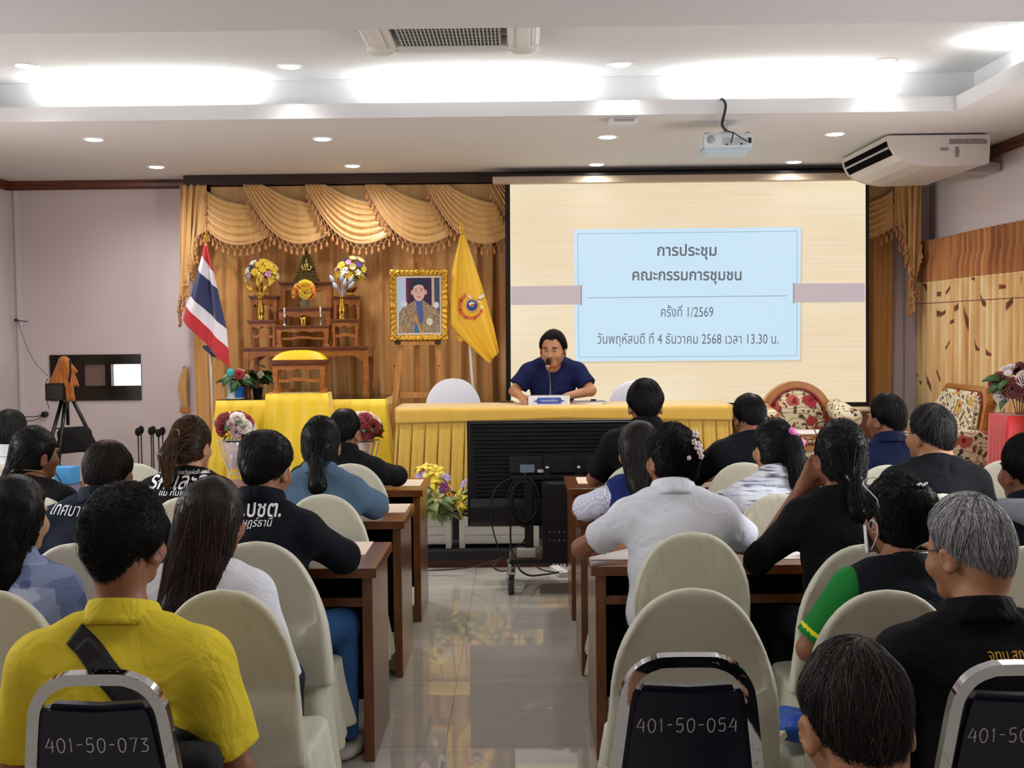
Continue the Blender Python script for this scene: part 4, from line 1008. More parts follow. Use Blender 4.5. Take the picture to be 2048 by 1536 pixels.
def lily_core(): 
    b = MB()
    for i in range(6): a_ = i*1.05; b.tube([(0, 0, 0), (0.14*math.cos(a_), 0.14*math.sin(a_), 0.4), (0.2*math.cos(a_), 0.2*math.sin(a_), 0.52)], 0.02, 4)
    return b
def leaf_mb(n=1, wd=0.3):
    b = MB(); b.sheet(lambda u, v: Vector((wd*math.sin(math.pi*min(1, v*0.95+0.05))*(2*u-1), v, 0.18*math.sin(math.pi*v)-0.12*abs(2*u-1)-0.25*v*v)), 4, 8, 0.012); return b
FM = {'rose': petal_rose().mesh('flower'), 'lily': petal_open(6, 1.0, 0.22, 0.7, 0.45).mesh('flower'), 'daisy': petal_open(9, 1.0, 0.22, 0.2, 0.15).mesh('flower'), 'orchid': petal_open(5, 1.0, 0.42, 0.3, 0.25).mesh('flower'), 'puff': petal_open(16, 1.0, 0.12, -0.7, 0.3).mesh('flower')}
FCORE = lily_core().mesh('flower_core'); LEAFM = leaf_mb().mesh('leaf'); FERN = None
COLM = {}
def fmesh(kind, col):
    if (kind, col) not in COLM:
        m = FM[kind].copy(); m.materials.clear(); m.materials.append(M('petal '+col, col, 0.65, var=0.25, vscale=3, sheen=0.3)); COLM[(kind, col)] = m
    return COLM[(kind, col)]
LG = M('leaf green', '2f5a24', 0.5, var=0.4, vscale=9); LGV = M('variegated leaf', '2c5523', 0.5, col2='a8b878', vscale=12, vstretch=(12, 2, 1))
LEAFM.materials.append(LG); LEAFV = LEAFM.copy(); LEAFV.materials.clear(); LEAFV.materials.append(LGV)
def stick(root, me, name, pos, direction, size, roll=0.0):
    o = link(name, me, None, root); q = Vector(direction).normalized().to_track_quat('Z', 'Y'); o.rotation_mode = 'QUATERNION'; o.rotation_quaternion = q @ Euler((0, 0, roll)).to_quaternion(); o.location = pos; o.scale = (size, size, size); return o
def bouquet(name, loc, rx, rz_, items, lab, group=None, seed=0, leaves=14, leafm=None, front=True, stems=True, ls=0.07):
    """items: [(count, kind, colour, size)]"""
    rr_ = random.Random(seed); r = empty(name, loc, 0, lab, 'flowers', group); slots = []; N = sum(i[0] for i in items)
    for i in range(N):
        z = 1-1.35*(i+0.5)/N; a_ = i*2.39996+0.4; q = math.sqrt(max(0, 1-z*z)); slots.append(Vector((q*math.cos(a_), q*math.sin(a_), z)))
    fl = [it for it in items for _ in range(it[0])]; rr_.shuffle(fl)
    for d, (_, kind, col, size) in zip(slots, fl):
        d2 = Vector((d.x, d.y-0.35, d.z+0.15)) if front else d
        stick(r, fmesh(kind, col), 'flower', (d.x*rx, d.y*rx*0.8, rz_+d.z*rz_), d2, size*rr_.uniform(0.85, 1.15), rr_.uniform(0, 6))
    for i in range(leaves):
        a_ = rr_.uniform(0, 6.28); z = rr_.uniform(-0.7, 0.5); q = math.sqrt(1-z*z); d = Vector((q*math.cos(a_), q*math.sin(a_), z)); o = stick(r, leafm or LEAFM, 'leaf', (d.x*rx*0.7, d.y*rx*0.6, rz_*(1+z*0.8)), d, ls*rr_.uniform(0.7, 1.2), 0); 
        o.rotation_mode = 'XYZ'; o.rotation_euler = (rr_.uniform(-0.6, 0.5), rr_.uniform(-0.5, 0.5), a_-math.pi/2)
    if stems:
        b = MB()
        for i in range(5): b.tube([(0.01*(i-2), 0, -0.02), (0.03*(i-2), 0, rz_*0.9)], 0.003, 5)
        b.build('stem', LG, r)
    return r
YF, OF, WF, VF, PF, NF, CF = 'eec81e', 'e88a1c', 'f1ecd6', '5a2a8a', 'd69ac0', '1c1d4a', 'f2e2a0'
mixed = [(9, 'daisy', YF, 0.038), (7, 'orchid', YF, 0.04), (4, 'puff', CF, 0.036), (3, 'orchid', VF, 0.034), (3, 'orchid', NF, 0.03), (4, 'orchid', WF, 0.036), (2, 'orchid', PF, 0.03)]
def bowl(px, zt, Y, lab, m):
    x = at(px, 600, Y).x; r = empty('offering_bowl', (x, Y, zt), 0, lab, 'bowl', 'footed bowls on the altar'); MB().lathe([(0.035, 0), (0.036, 0.008), (0.02, 0.016), (0.014, 0.024), (0.03, 0.034), (0.05, 0.055), (0.056, 0.075), (0.052, 0.078), (0.045, 0.055), (0.0, 0.04)], (0, 0, 0), 20, False).build('bowl_body', m, r); MB().lathe([(0.026, 0.012), (0.03, 0.02), (0.022, 0.028)], (0, 0, 0), 16).build('ribbon', M('yellow ribbon', 'e6d23c', 0.4), r); return x
OR = M('copper bowl', 'a8642a', 0.3, 0.8)
x = bowl(524, zl2, 9.715, 'copper bowl under the mixed flowers behind the gold lotus vase', OR); bouquet('flower_bouquet', (x, 9.715, zl2+0.06), 0.115, 0.115, mixed, 'mixed yellow and purple flower dome above the gold lotus buds', 'mixed altar bouquets', 3, 10, stems=False)
x = bowl(702, zr2, 9.715, 'copper bowl under the mixed flowers behind the silver lotus vase', OR); bouquet('flower_bouquet', (x+0.0, 9.715, zr2+0.07), 0.12, 0.12, mixed, 'mixed yellow and purple flower dome above the silver lotus buds', 'mixed altar bouquets', 8, 10, stems=False)
# basket with orange and yellow flowers
x = at(607, 600, 9.64).x; r = empty('flower_basket', (x, 9.655, zc2), 0, 'small grey woven basket holding orange and yellow flowers', 'basket'); MB().lathe([(0.032, 0), (0.042, 0.055), (0.045, 0.06), (0.04, 0.06), (0.03, 0.01)], (0, 0, 0), 18, False).build('basket_body', M('grey weave', '7d735e', 0.8, bump=0.6, bscale=150, bdist=0.004), r)
bouquet('flower_bouquet', (x, 9.655, zc2+0.05), 0.082, 0.075, [(8, 'rose', OF, 0.034), (4, 'orchid', 'f0a02a', 0.036), (5, 'rose', YF, 0.05), (2, 'orchid', '8a5ac0', 0.03)], 'orange and yellow flowers in the grey basket', None, 4, 8, stems=False, ls=0.05)
# vases with lotus buds
def lotus_vase(px, zt, Y, lab, vm, bm_, labb, seed, tips):
    x = at(px, 640, Y).x; r = empty('lotus_vase', (x, Y, zt), 0, lab, 'vase', 'brass vases on the altar'); k_ = 0.185/0.2
    MB().lathe([(q*k_, z*k_) for q, z in ((0.032, 0), (0.034, 0.02), (0.024, 0.03), (0.022, 0.034), (0.036, 0.06), (0.038, 0.085), (0.03, 0.13), (0.021, 0.165), (0.024, 0.19), (0.034, 0.2), (0.028, 0.199), (0.018, 0.16))], (0, 0, 0), 22, False).build('vase_body', vm, r)
    bq = empty('lotus_buds', (x, Y, zt+0.17), 0, labb, 'flowers', 'metal lotus buds')
    for tx, ty in tips:
        t = at(tx, ty, Y-0.02)-Vector((x, Y, zt+0.17)); tilt = Vector((t.x*1.0, 0, max(0.02, t.z))).normalized()
        st_ = MB().tube(smooth_path([(0, 0, 0.0), (t.x*0.35, t.y*0.4, t.z*0.55), tuple(t)], 5), 0.003, 5).build('stem', bm_, bq)
        m_ = MB(); m_.lathe([(0.003, -0.03), (0.014, -0.02), (0.019, -0.004), (0.016, 0.016), (0.007, 0.034), (0.001, 0.044)], (0, 0, 0), 10, True, wob=lambda a_, f: 1+0.10*math.cos(5*a_)*math.sin(math.pi*f)); stick(bq, m_.mesh('bud'), 'bud', tuple(t), tilt, 1.0).data.materials.append(bm_)
lotus_vase(521, zl1, 9.53, 'brass vase holding gold lotus buds', BRASS, M('gold bud', 'cfa53e', 0.35, 0.5), 'gold metal lotus buds fanned out of the brass vase', 1, [(518, 553), (516, 568), (541, 568), (530, 578), (500, 579), (522, 560)])
lotus_vase(684, zr1, 9.53, 'brass vase holding silver lotus buds', BRASS, SILV, 'silver metal lotus buds fanned out of the brass vase', 2, [(664, 559), (670, 572), (683, 556), (689, 566), (701, 560), (702, 571)])
# candlesticks and small pot
for px, lab in ((569, 'slim candlestick below the flower basket, close to the gold lotus vase'), (641, 'slim candlestick below the flower basket, close to the silver lotus vase')):
    x = at(px, 640, 9.5).x; r = empty('candlestick', (x, 9.5, zc1), 0, lab, 'candlestick', 'pair of candlesticks')
    MB().lathe([(0.018, 0), (0.016, 0.006), (0.005, 0.014), (0.004, 0.06), (0.014, 0.066), (0.014, 0.07), (0.005, 0.074), (0.008, 0.09), (0.006, 0.09)], (0, 0, 0), 14).build('holder', M('pewter', '9a9a98', 0.3, 0.9), r); MB().lathe([(0.0055, 0.088), (0.0055, 0.145), (0.002, 0.148)], (0, 0, 0), 10).build('candle', M('candle wax', 'efe9da', 0.5), r)
x = at(605, 640, 9.5).x; tag(MB().lathe([(0.026, 0), (0.03, 0.045), (0.034, 0.066), (0.03, 0.066), (0.024, 0.01)], (0, 0, 0), 18, False).build('incense_pot', BRASS, None, (x, 9.53, zc1)), 'small brass incense pot between the two candlesticks', 'pot')
# under the base table: woven gold pile, flower pot, spray bottle, tray
p = at(569, 783, 9.45); tag(MB().box(-0.06, 0.06, -0.05, 0.05, 0, 0.07, 0.012).build('woven_box', M('red gold weave', 'b4702c', 0.6, col2='6d2a14', vscale=60, bump=0.7, bscale=70, bdist=0.006), None, (p.x, 9.56, az)), 'red and gold woven box on the platform behind the yellow stool', 'box')
def pot(px, Y, z, lab, col, s_=1.0):
    x = at(px, 770, Y).x; o = MB().lathe([(0.034*s_, 0), (0.044*s_, 0.075*s_), (0.048*s_, 0.08*s_), (0.044*s_, 0.08*s_), (0.036*s_, 0.02*s_)], (0, 0, 0), 20, False).build('flower_pot', M('pot '+col, col, 0.4), None, (x, Y, z)); tag(o, lab, 'pot', 'flower pots on the altar platform'); return x
x = pot(477, 9.42, az, 'bright blue pot beside the white spray bottle', '1b66b8', 1.25)
bouquet('flower_bouquet', (x-0.02, 9.43, az+0.09), 0.085, 0.07, [(2, 'rose', 'b01420', 0.045), (3, 'rose', 'efe9d6', 0.034), (2, 'orchid', 'efe9d6', 0.035)], 'red anthurium and white blooms standing in the blue pot', None, 5, 18, ls=0.12)
x = pot(515, 9.62, az, 'dark pot in the shade under the altar base table', '15181c', 1.0); bouquet('flower_bouquet', (x, 9.63, az+0.07), 0.08, 0.10, [(1, 'rose', 'b01420', 0.05), (3, 'rose', 'e7e0c8', 0.025)], 'dark fern bunch with one red bloom under the altar base table', None, 6, 30, ls=0.12)
x = at(461, 770, 9.36).x; r = empty('spray_bottle', (x, 9.38, az+0.012), 0, 'white spray can with a teal cap by the blue pot', 'spray can')
MB().lathe([(0.033, 0), (0.034, 0.005), (0.034, 0.15), (0.03, 0.165), (0.0, 0.168)], (0, 0, 0), 20, False).build('can', M('white printed can', 'e4e6e8', 0.35, col2='8fb8a8', vscale=14), r); MB().lathe([(0.029, 0.166), (0.033, 0.18), (0.033, 0.20), (0.03, 0.222), (0.015, 0.235)], (0, 0, 0), 20).build('cap', M('teal cap', '2aa39b', 0.4), r); MB().lathe([(0.0345, 0.135), (0.0345, 0.155)], (0, 0, 0), 20).build('band', M('navy band', '17284a', 0.4), r)
x = at(466, 790, 9.33).x; tag(MB().lathe([(0.07, 0), (0.085, 0.011), (0.08, 0.011), (0.066, 0.004)], (0, 0, 0), 24, True, 1.0, 0.6).build('tray', WHITEP, None, (x, 9.385, az)), 'small white tray under the spray can', 'tray')

# ------------------------------------------------------------------ flags
def flag_grid(left, right, Y, nu=24, nv=60, amp=0.02, seed=1):
    rr_ = random.Random(seed); ph_ = rr_.uniform(0, 6)
    def pick(P, v):
        t = v*(len(P)-1); i = min(int(t), len(P)-2); f = t-i; return (P[i][0]*(1-f)+P[i+1][0]*f, P[i][1]*(1-f)+P[i+1][1]*f)
    def fn(u, v):
        a, b_ = pick(left, v), pick(right, v); x = a[0]*(1-u)+b_[0]*u; y = a[1]*(1-u)+b_[1]*u
        return at(x, y, Y)+Vector((0, -0.018-0.035*min(1, v*4)+amp*min(1, v*3)*(math.sin(2*math.pi*1.7*u+ph_+v*1.5)+0.5*math.sin(2*math.pi*3.3*u+2*v)), 0))
    return fn
def flagpole(name, p0, p1, Y, lab):
    a = at(*p0, Y); b_ = at(*p1, Y); d = (a-b_); t = (STG-a.z)/(b_.z-a.z) if abs(b_.z-a.z) > 1e-6 else 1; foot = a+(b_-a)*t
    r = empty(name, tuple(foot), 0, lab, 'flag', 'flags on poles'); tip = a-foot
    MB().tube([(0, 0, 0.02), tuple(tip)], 0.011, 10).build('pole', M('white pole', 'd5d3d0', 0.35), r)
    n = tip.normalized(); b = MB(); b.lathe([(0.012, 0), (0.016, 0.01), (0.01, 0.02), (0.02, 0.035), (0.02, 0.055), (0.008, 0.075), (0.012, 0.085), (0.001, 0.13)], (0, 0, 0), 12); b.v = [tuple(Vector(v)+tip) for v in b.v]; b.build('finial', GOLDM, r)
    MB().lathe([(0.10, 0), (0.10, 0.015), (0.04, 0.03), (0.02, 0.10), (0.012, 0.10)], (0, 0, 0), 20).build('base', M('grey steel', '6d6d70', 0.4, 0.7), r)
    return r
r = flagpole('national_flag', (412, 487), (423, 770), 9.44, 'national flag in red, white and blue on a white pole beside the altar')
fl = flag_grid([(409, 490), (406, 512), (398, 540), (383, 592), (374, 612), (368, 640)], [(415, 488), (430, 545), (438, 578), (456, 658), (459, 696), (463, 737)], 9.44, seed=4)
b = MB(); b.sheet(fl, 24, 60, 0.003); me = b.mesh('flag_cloth')
mats = [M('flag red', 'c3202c', 0.55, sheen=0.3), M('flag white', 'e6e2ea', 0.55, sheen=0.3), M('flag blue', '20285c', 0.55, sheen=0.3)]
for q in mats: me.materials.append(q)
# left and right lists share six stations: red, white, blue, white, red between them
for pl_ in me.polygons:
    n_ = 25*61; vs = [i % n_ for i in pl_.vertices]; v = sum(i//25 for i in vs)/len(vs)/60; pl_.material_index = (0, 1, 2, 1, 0)[min(4, int(v*5))]
rel0 = lambda o, rt: (setattr(o, 'parent', rt), setattr(o, 'matrix_parent_inverse', (Matrix.Translation(rt.location) @ Matrix.Rotation(rt.rotation_euler.z, 4, 'Z')).inverted()), o)[2]
rel0(link('flag_cloth', me), r)
fb = flag_grid([(407, 690), (412, 700), (420, 706)], [(420, 692), (432, 708), (445, 722)], 9.47, seed=2); o = MB().sheet(fb, 8, 8, 0.003).build('flag_fold', mats[2]); rel0(o, r)
r = flagpole('royal_flag', (923, 470), (945, 770), 9.44, 'yellow flag with a round emblem on a white pole by the portrait')
fy = flag_grid([(920, 472), (905, 540), (898, 600), (901, 650), (930, 682), (978, 727)], [(929, 470), (947, 520), (962, 565), (975, 610), (988, 655), (998, 705)], 9.44, seed=9, amp=0.016)
FY = M('flag yellow', 'ecb81c', 0.5, sheen=0.3); fme = MB().sheet(fy, 24, 60, 0.003).mesh('flag_cloth'); fme.materials.append(FY); fo = link('flag_cloth', fme); rel0(fo, r)
o = MB().sheet(flag_grid([(911, 668), (913, 682)], [(938, 672), (944, 684)], 9.47, seed=2), 8, 6, 0.003).build('flag_fold', FY); rel0(o, r)
fb = bvh_of(fme); EM = {k_: M('emblem '+k_, k_, 0.6) for k_ in ('d2632a', '2a3f78', 'e9e2d0', 'b8402a', 'd98a30', '5a1d1d', 'c9a23a')}
def emb(px_pts, col, depth=0.003):
    vs = []; P = px_pts
    cx = sum(q[0] for q in P)/len(P); cy = sum(q[1] for q in P)/len(P)
    def hit(x, y):
        d = ray(x, y).normalized(); h = fb.ray_cast(Vector((0, 0, CAMZ)), d); c_ = h[0] if h[0] is not None else at(x, y, 9.4); return c_-d*depth
    C_ = hit(cx, cy); ring = [hit(*q) for q in P]; n = len(ring); b = MB(); vs = [C_]+ring; bk = [q+Vector((0, 0.0015, 0)) for q in vs]
    fs = [(0, 1+i, 1+(i+1) % n) for i in range(n)]; fs2 = [(n+1, n+2+(i+1) % n, n+2+i) for i in range(n)]
    b.poly(vs+bk, fs+fs2+[(1+i, n+2+i, n+2+(i+1) % n, 1+(i+1) % n) for i in range(n)]); o = b.build('emblem', EM[col]); rel0(o, r)
circ = lambda x, y, a, b_, n=20, a0=0, a1=6.2832, wv=0, k_=0: [(x+(a+wv*math.sin(k_*t))*math.cos(t), y+(b_+wv*math.sin(k_*t))*math.sin(t)) for t in [a0+(a1-a0)*i/n for i in range(n if a1-a0 > 6.2 else n+1)]]
rr = random.Random(9)
for i in range(15):                                  # flame wreath
    t = 0.35+i*0.262; x, y = 942+20*math.cos(t), 612+22*math.sin(t); d = (math.cos(t+0.7), math.sin(t+0.7)); q = (-d[1], d[0]); L = rr.uniform(7, 11)
    emb([(x-q[0]*3, y-q[1]*3), (x+d[0]*3-q[0]*3.2, y+d[1]*3-q[1]*3.2), (x+d[0]*L, y+d[1]*L), (x+d[0]*3+q[0]*3, y+d[1]*3+q[1]*3), (x+q[0]*3, y+q[1]*3)], 'd2632a' if i % 3 else 'b8402a', 0.003+0.0002*i)
emb(circ(944, 611, 14, 14.5), 'd98a30', 0.0065); emb(circ(944, 611, 12.0, 12.5), 'e9e2d0', 0.0075); emb(circ(944, 611, 11, 11.5), '2a3f78', 0.0085)
emb([(937, 607), (943, 603), (950, 606), (948, 612), (940, 613)], 'e9e2d0', 0.0095); emb([(939, 611), (946, 607), (951, 611), (944, 614)], 'b8402a', 0.0105)
for i, (x, y, w__) in enumerate(((958, 603, 3), (960.5, 598, 5), (963, 593, 8))): emb([(x-w__*0.8, y+w__*0.3-2), (x+w__*0.5, y-w__*0.75-1), (x+w__*0.7, y-w__*0.2+1), (x-w__*0.5, y+w__*0.8)], 'b8402a' if i % 2 else 'e9e2d0', 0.004+0.0005*i)
emb([(963, 588), (969, 582), (966, 592)], 'c9a23a', 0.006); emb([(936, 588), (941, 592), (945, 596), (942, 598), (936, 593)], 'e9e2d0', 0.006); emb([(961, 612), (966, 611), (967, 615), (962, 617)], 'e9e2d0', 0.006)

# ------------------------------------------------------------------ easel and framed portrait
EY = 9.42
PINE = wood('pine easel', 'a5692f', 'c98c4a', 0.5, (14, 14, 1.5), 3, 0.05)
r = empty('easel', (at(838, 0, EY).x, EY, STG), 0, 'pine painting easel behind the flower-free end of the yellow table', 'easel')
r['label'] = 'pine painting easel standing between the altar and the yellow flag'
def ep(x, y, d=0.0): return at(x, y, EY+d)-Vector(r.location)
def strut(name, a, b_, w__=0.045, t=0.022):
    d = (b_-a).normalized(); sd = d.cross(Vector((0, 1, 0))).normalized(); up = Vector((0, 1, 0)); vs = []
    for p_ in (a, b_):
        for q in ((-1, -1), (1, -1), (1, 1), (-1, 1)): vs.append(p_+sd*q[0]*w__/2+up*q[1]*t/2)
    return MB().poly(vs, [(0, 1, 2, 3), (7, 6, 5, 4), (0, 4, 5, 1), (1, 5, 6, 2), (2, 6, 7, 3), (3, 7, 4, 0)]).build(name, PINE, r)
for xt, xb in ((822, 772), (857, 905)):
    a, c = ep(xt, 520), ep(xb, 960); k_ = (STG+0.002-r.location.z-a.z)/(c.z-a.z); strut('leg', a, a+(c-a)*k_)
a, c = ep(835, 515, 0.05), ep(836, 980, 0.3); strut('rear_leg', a, a+(c-a)*((0.002-a.z)/(c.z-a.z)), 0.03)
strut('crossbar', ep(783, 790, 0.0)+Vector((0, 0.02, 0)), ep(885, 790)+Vector((0, 0.02, 0)), 0.045); strut('crossbar', ep(800, 686)+Vector((0, -0.03, 0)), ep(875, 686)+Vector((0, -0.03, 0)), 0.03, 0.05)
b = MB()
for x, y in ((789, 732), (784, 776), (878, 732), (884, 776)): b = MB(); c = ep(x, y, -0.013); b.tube([c, c+Vector((0, 0.004, 0))], 0.006, 8); b.build('peg_hole', M('peg hole', '3a2212', 0.8), r)
for x in (795, 875): c = ep(x, 684, -0.06); MB().box(c.x-0.025, c.x+0.025, c.y, c.y+0.05, c.z-0.02, c.z+0.012, 0.006).build('clamp', M('dark knob', '2a1a12', 0.5), r)
# portrait
PY = EY-0.045
x0, x1, z0, z1 = px_rect(779, 897, 539, 682, PY)
r = empty('framed_portrait', ((x0+x1)/2, PY, (z0+z1)/2), R(0), 'gold ornate framed portrait standing on the easel', 'picture'); W, H = (x1-x0)/2, (z1-z0)/2; fw = 0.052
def mitre(sgn, horiz):
    prof_ = [(0, 0.0), (0.008, -0.022), (0.018, -0.028), (0.03, -0.012), (0.042, -0.020), (0.052, -0.004), (0.052, 0.012), (0, 0.012)]
    n = 60; L = W if horiz else H; vs = []; fs = []; m_ = len(prof_)
    for i in range(n+1):
        u = i/n*2-1
        for (d, y) in prof_:
            orn = 0.006*math.sin(abs(u)*38)*(1 if 0 < d < 0.05 else 0)+(0.008*math.exp(-((abs(u)-0.93)/0.07)**2)+0.006*math.exp(-(u/0.12)**2)); e = d
            a_ = u*(L-e); q = (L if False else 0)
            if horiz: vs.append((a_, y-orn, sgn*(H-e+orn*0.4)))
            else: vs.append((sgn*(W-e+orn*0.4), y-orn, a_))
    for i in range(n):
        for j in range(m_): f = (i*m_+j, i*m_+(j+1) % m_, (i+1)*m_+(j+1) % m_, (i+1)*m_+j); fs.append(f)
    return MB().poly(vs, fs, True)
for sgn in (-1, 1): mitre(sgn, True).build('frame_rail', GOLDM, r); mitre(sgn, False).build('frame_rail', GOLDM, r)
for qx in (-1, 1):
    for qz in (-1, 1):
        b = MB(); b.ball((qx*(W-0.02), -0.02, qz*(H-0.02)), 0.024, 10, (1, 0.6, 1)); b.tube(smooth_path([(qx*(W-0.085), -0.024, qz*(H-0.012)), (qx*(W-0.05), -0.03, qz*(H-0.028)), (qx*(W-0.028), -0.03, qz*(H-0.05)), (qx*(W-0.012), -0.024, qz*(H-0.085))], 4), 0.009, 6); b.build('corner_scroll', GOLDM, r)
for qx, qz in ((-1, 0), (1, 0), (0, 1), (0, -1)): MB().ball((qx*(W-0.022), -0.02, qz*(H-0.022)), 0.026, 10, (0.7 if qx else 1.3, 0.5, 1.3 if qx else 0.7)).build('centre_scroll', GOLDM, r)
MB().box(-W+0.045, W-0.045, -0.002, 0.012, -H+0.045, H-0.045).build('mat_board', M('cream mat', 'ddd2c2', 0.7), r)
iw, ih = W-0.066, H-0.066
def flat(name, pts, col, d):
    """picture layers, in picture units -1..1"""
    v = [(x*iw, -0.003-d*0.0008, z*ih) for x, z in pts]; n = len(v); vs = v+[(x, y+0.0006, z) for x, y, z in v]
    MB().poly(vs, [tuple(range(n)), tuple(range(2*n-1, n-1, -1))]+[(i+n, (i+1) % n+n, (i+1) % n, i) for i in range(n)]).build(name, M('print '+col, col, 0.35), r)
el = lambda x, z, a_, b_, n=22, s0=0: [(x+a_*math.cos(6.2832*i/n+s0), z+b_*math.sin(6.2832*i/n+s0)) for i in range(n)]
flat('picture_background', [(-1, -1), (1, -1), (1, 1), (-1, 1)], '3a2440', 0)
flat('picture_background', [(-1, -1), (-0.62, -1), (-0.62, 1), (-1, 1)], 'b9cbe6', 1); flat('picture_background', [(-0.62, -1), (-0.5, -1), (-0.5, 1), (-0.62, 1)], '6d2a44', 1); flat('picture_background', [(0.62, -1), (0.76, -1), (0.74, 1), (0.62, 1)], 'c9b39a', 1); flat('picture_background', [(0.76, -1), (1, -1), (1, 1), (0.76, 1)], '4a4a66', 1)
JK = M('print brocade', 'b39b78', 0.5, col2='6d5a48', vscale=90); MATS['print b39b78'] = JK
flat('portrait_jacket', [(-1, -1), (1, -1), (1, -0.32), (0.86, -0.12), (0.5, 0.02), (0.2, 0.18), (-0.2, 0.18), (-0.45, 0.06), (-0.8, -0.08), (-0.98, -0.3)], 'b39b78', 2)
flat('portrait_epaulette', el(-0.72, 0.06, 0.16, 0.10), 'd9d9dd', 3); flat('portrait_epaulette', el(0.84, 0.0, 0.13, 0.12), 'd9d9dd', 3)
flat('portrait_collar', [(-0.17, 0.26), (0.17, 0.26), (0.2, -0.55), (0.02, -0.7), (-0.1, -0.3)], '4a5f94', 3); flat('portrait_sash', [(-0.25, -0.4), (-0.12, -0.36), (0.12, -1), (-0.16, -1)], 'c78a34', 4); flat('portrait_sash', [(-0.22, -0.62), (-0.14, -0.6), (0.02, -1), (-0.24, -1)], '2f6da0', 5); flat('portrait_star', el(0.5, -0.6, 0.16, 0.14, 8), 'd8cfc6', 4)
flat('portrait_neck', [(-0.15, 0.2), (0.15, 0.2), (0.17, 0.42), (-0.17, 0.42)], 'b88a80', 4); flat('portrait_ear', el(-0.32, 0.47, 0.07, 0.09), 'cf9d92', 4); flat('portrait_ear', el(0.33, 0.47, 0.07, 0.09), 'cf9d92', 4)
flat('portrait_face', [(x, z-0.02*(1 if z < 0.4 else 0)) for x, z in el(0.0, 0.49, 0.29, 0.32, 28)], 'dcb0a4', 5); flat('portrait_hair', [(-0.36, 0.56), (-0.31, 0.72), (-0.2, 0.70), (0.0, 0.76), (0.2, 0.72), (0.27, 0.6), (0.35, 0.56), (0.37, 0.76), (0.26, 0.93), (0.05, 0.98), (-0.16, 0.95), (-0.33, 0.82)], '1f2a44', 6)
for q in (-1, 1): flat('portrait_eye', el(q*0.13, 0.52, 0.05, 0.018, 10), '3a2a2a', 6); flat('portrait_brow', [(q*0.07, 0.58), (q*0.2, 0.59), (q*0.2, 0.61), (q*0.07, 0.6)], '3a2a2e', 6)
flat('portrait_nose', [(-0.05, 0.40), (0.05, 0.40), (0.015, 0.5), (-0.015, 0.5)], 'c99588', 6); flat('portrait_mouth', el(0, 0.30, 0.09, 0.018, 12), '9a4a4a', 6)

# ------------------------------------------------------------------ head table with its cloth, speaker's things
tx0, tx1, _, tz = px_rect(795, 1460, 813, 900, 8.6); TD = 0.5
r = empty('head_table', ((tx0+tx1)/2, 8.6, STG), 0, 'long table on the stage hidden under golden yellow cloth', 'table'); W = (tx1-tx0)/2; H = tz-STG
MB().box(-W, W, 0, TD, H-0.03, H-0.004, 0.003).build('tabletop', TEAKD, r)
for sx in (-1, 1):
    for y0 in (0.05, TD-0.09): MB().box(sx*(W-0.08)-0.02, sx*(W-0.08)+0.02, y0, y0+0.04, 0, H-0.03).build('leg', TEAKD, r)
root = skirt_cloth('table_cloth', tx0-0.006, tx1+0.006, 8.594, STG+0.015, tz-0.07, TD+0.01, YELT, 'golden yellow pleated cloth covering the long head table', 36, 0.045, amp=0.03)
zz = -(tz-0.07)+tz
def topper(u, v):
    # over the top and down the front, hem lifted a little towards the middle
    d = 0.085+0.03*abs(2*u-1)**0.8*1.0; x = -W-0.012+(2*W+0.024)*u; s_ = v*(TD+d)
    return Vector((x, TD-s_+0.004, zz+0.001)) if s_ < TD else Vector((x, -0.012-0.012*min(1, (s_-TD)/0.02), zz+0.001-(s_-TD)))
MB().sheet(topper, 60, 40, 0.004).build('topper', YELT, root)
for sx in (-1, 1): MB().box(sx*(W+0.016)-0.003, sx*(W+0.016)+0.003, -0.02, TD, zz-0.10, zz).build('side_drop', YELT, root)
# white covered chairs behind the head table
WCOV = M('white chair cover', 'e4e6f0', 0.6, bump=0.3, bscale=6, bstretch=(5, 5, 1), bdist=0.02, sheen=0.3)
wme = COVERS[0].copy(); wme.materials.clear(); wme.materials.append(WCOV)
for px, pt, lab in ((905, 757, 'white covered chair behind the head table, below the easel'), (1272, 762, 'white covered chair behind the head table, half hidden by the tall man')):
    p = at(px, pt, 9.35); o = empty('white_chair', (p.x, 9.2, STG), math.pi, lab, 'chair', 'white covered chairs on the stage'); q = link('chair_cover', wme, None, o); k_ = (p.z-STG)/0.945; q.scale = (1.12, 0.8, k_)
    for lx in (-0.19, 0.19):
        for ly in (-0.14, 0.16): l_ = link('leg', LEGM, None, o); l_.location = (lx, ly, 0)
# name plate, microphone, phone, papers
p = at(1098, 806, 8.78)
r = empty('name_plate', (p.x, 8.74, tz+0.002), R(1), 'clear and white name plate with a blue banner in front of the speaker', 'name plate'); nw = 41.5*8.76/FPX; nh = 19*8.76/FPX
MB().box(-nw, nw, -0.002, 0.004, 0, nh, 0.001).build('plate', M('white acrylic plate', 'e2e2ea', 0.3, var=0.12, vscale=40), r); MB().prism([(-nw, 0), (nw, 0), (nw, 0.006), (-nw, 0.006)], 0.0, 0.05, 'xz').build('foot', GL, r); MB().box(-nw, nw, -0.001, 0.03, nh, nh+0.004).build('top_edge', M('plate edge', '8d8794', 0.3), r)
pts = [(-0.122, 0.031), (-0.095, 0.037), (-0.085, 0.056), (0.085, 0.056), (0.095, 0.037), (0.122, 0.031), (0.095, 0.025), (0.085, 0.010), (-0.085, 0.010), (-0.095, 0.025)]; MB().prism(pts, -0.004, -0.002, 'xz').build('banner', M('banner blue', '3b55b0', 0.4), r)
text_obj('lettering', 'นายกเทศมนตรีตำบล', 0.02, M('plate lettering', 'f0f0f6', 0.5), Matrix.Translation((0, -0.005, 0.034)) @ FACE_CAM, r, 0, 0, 0.125)
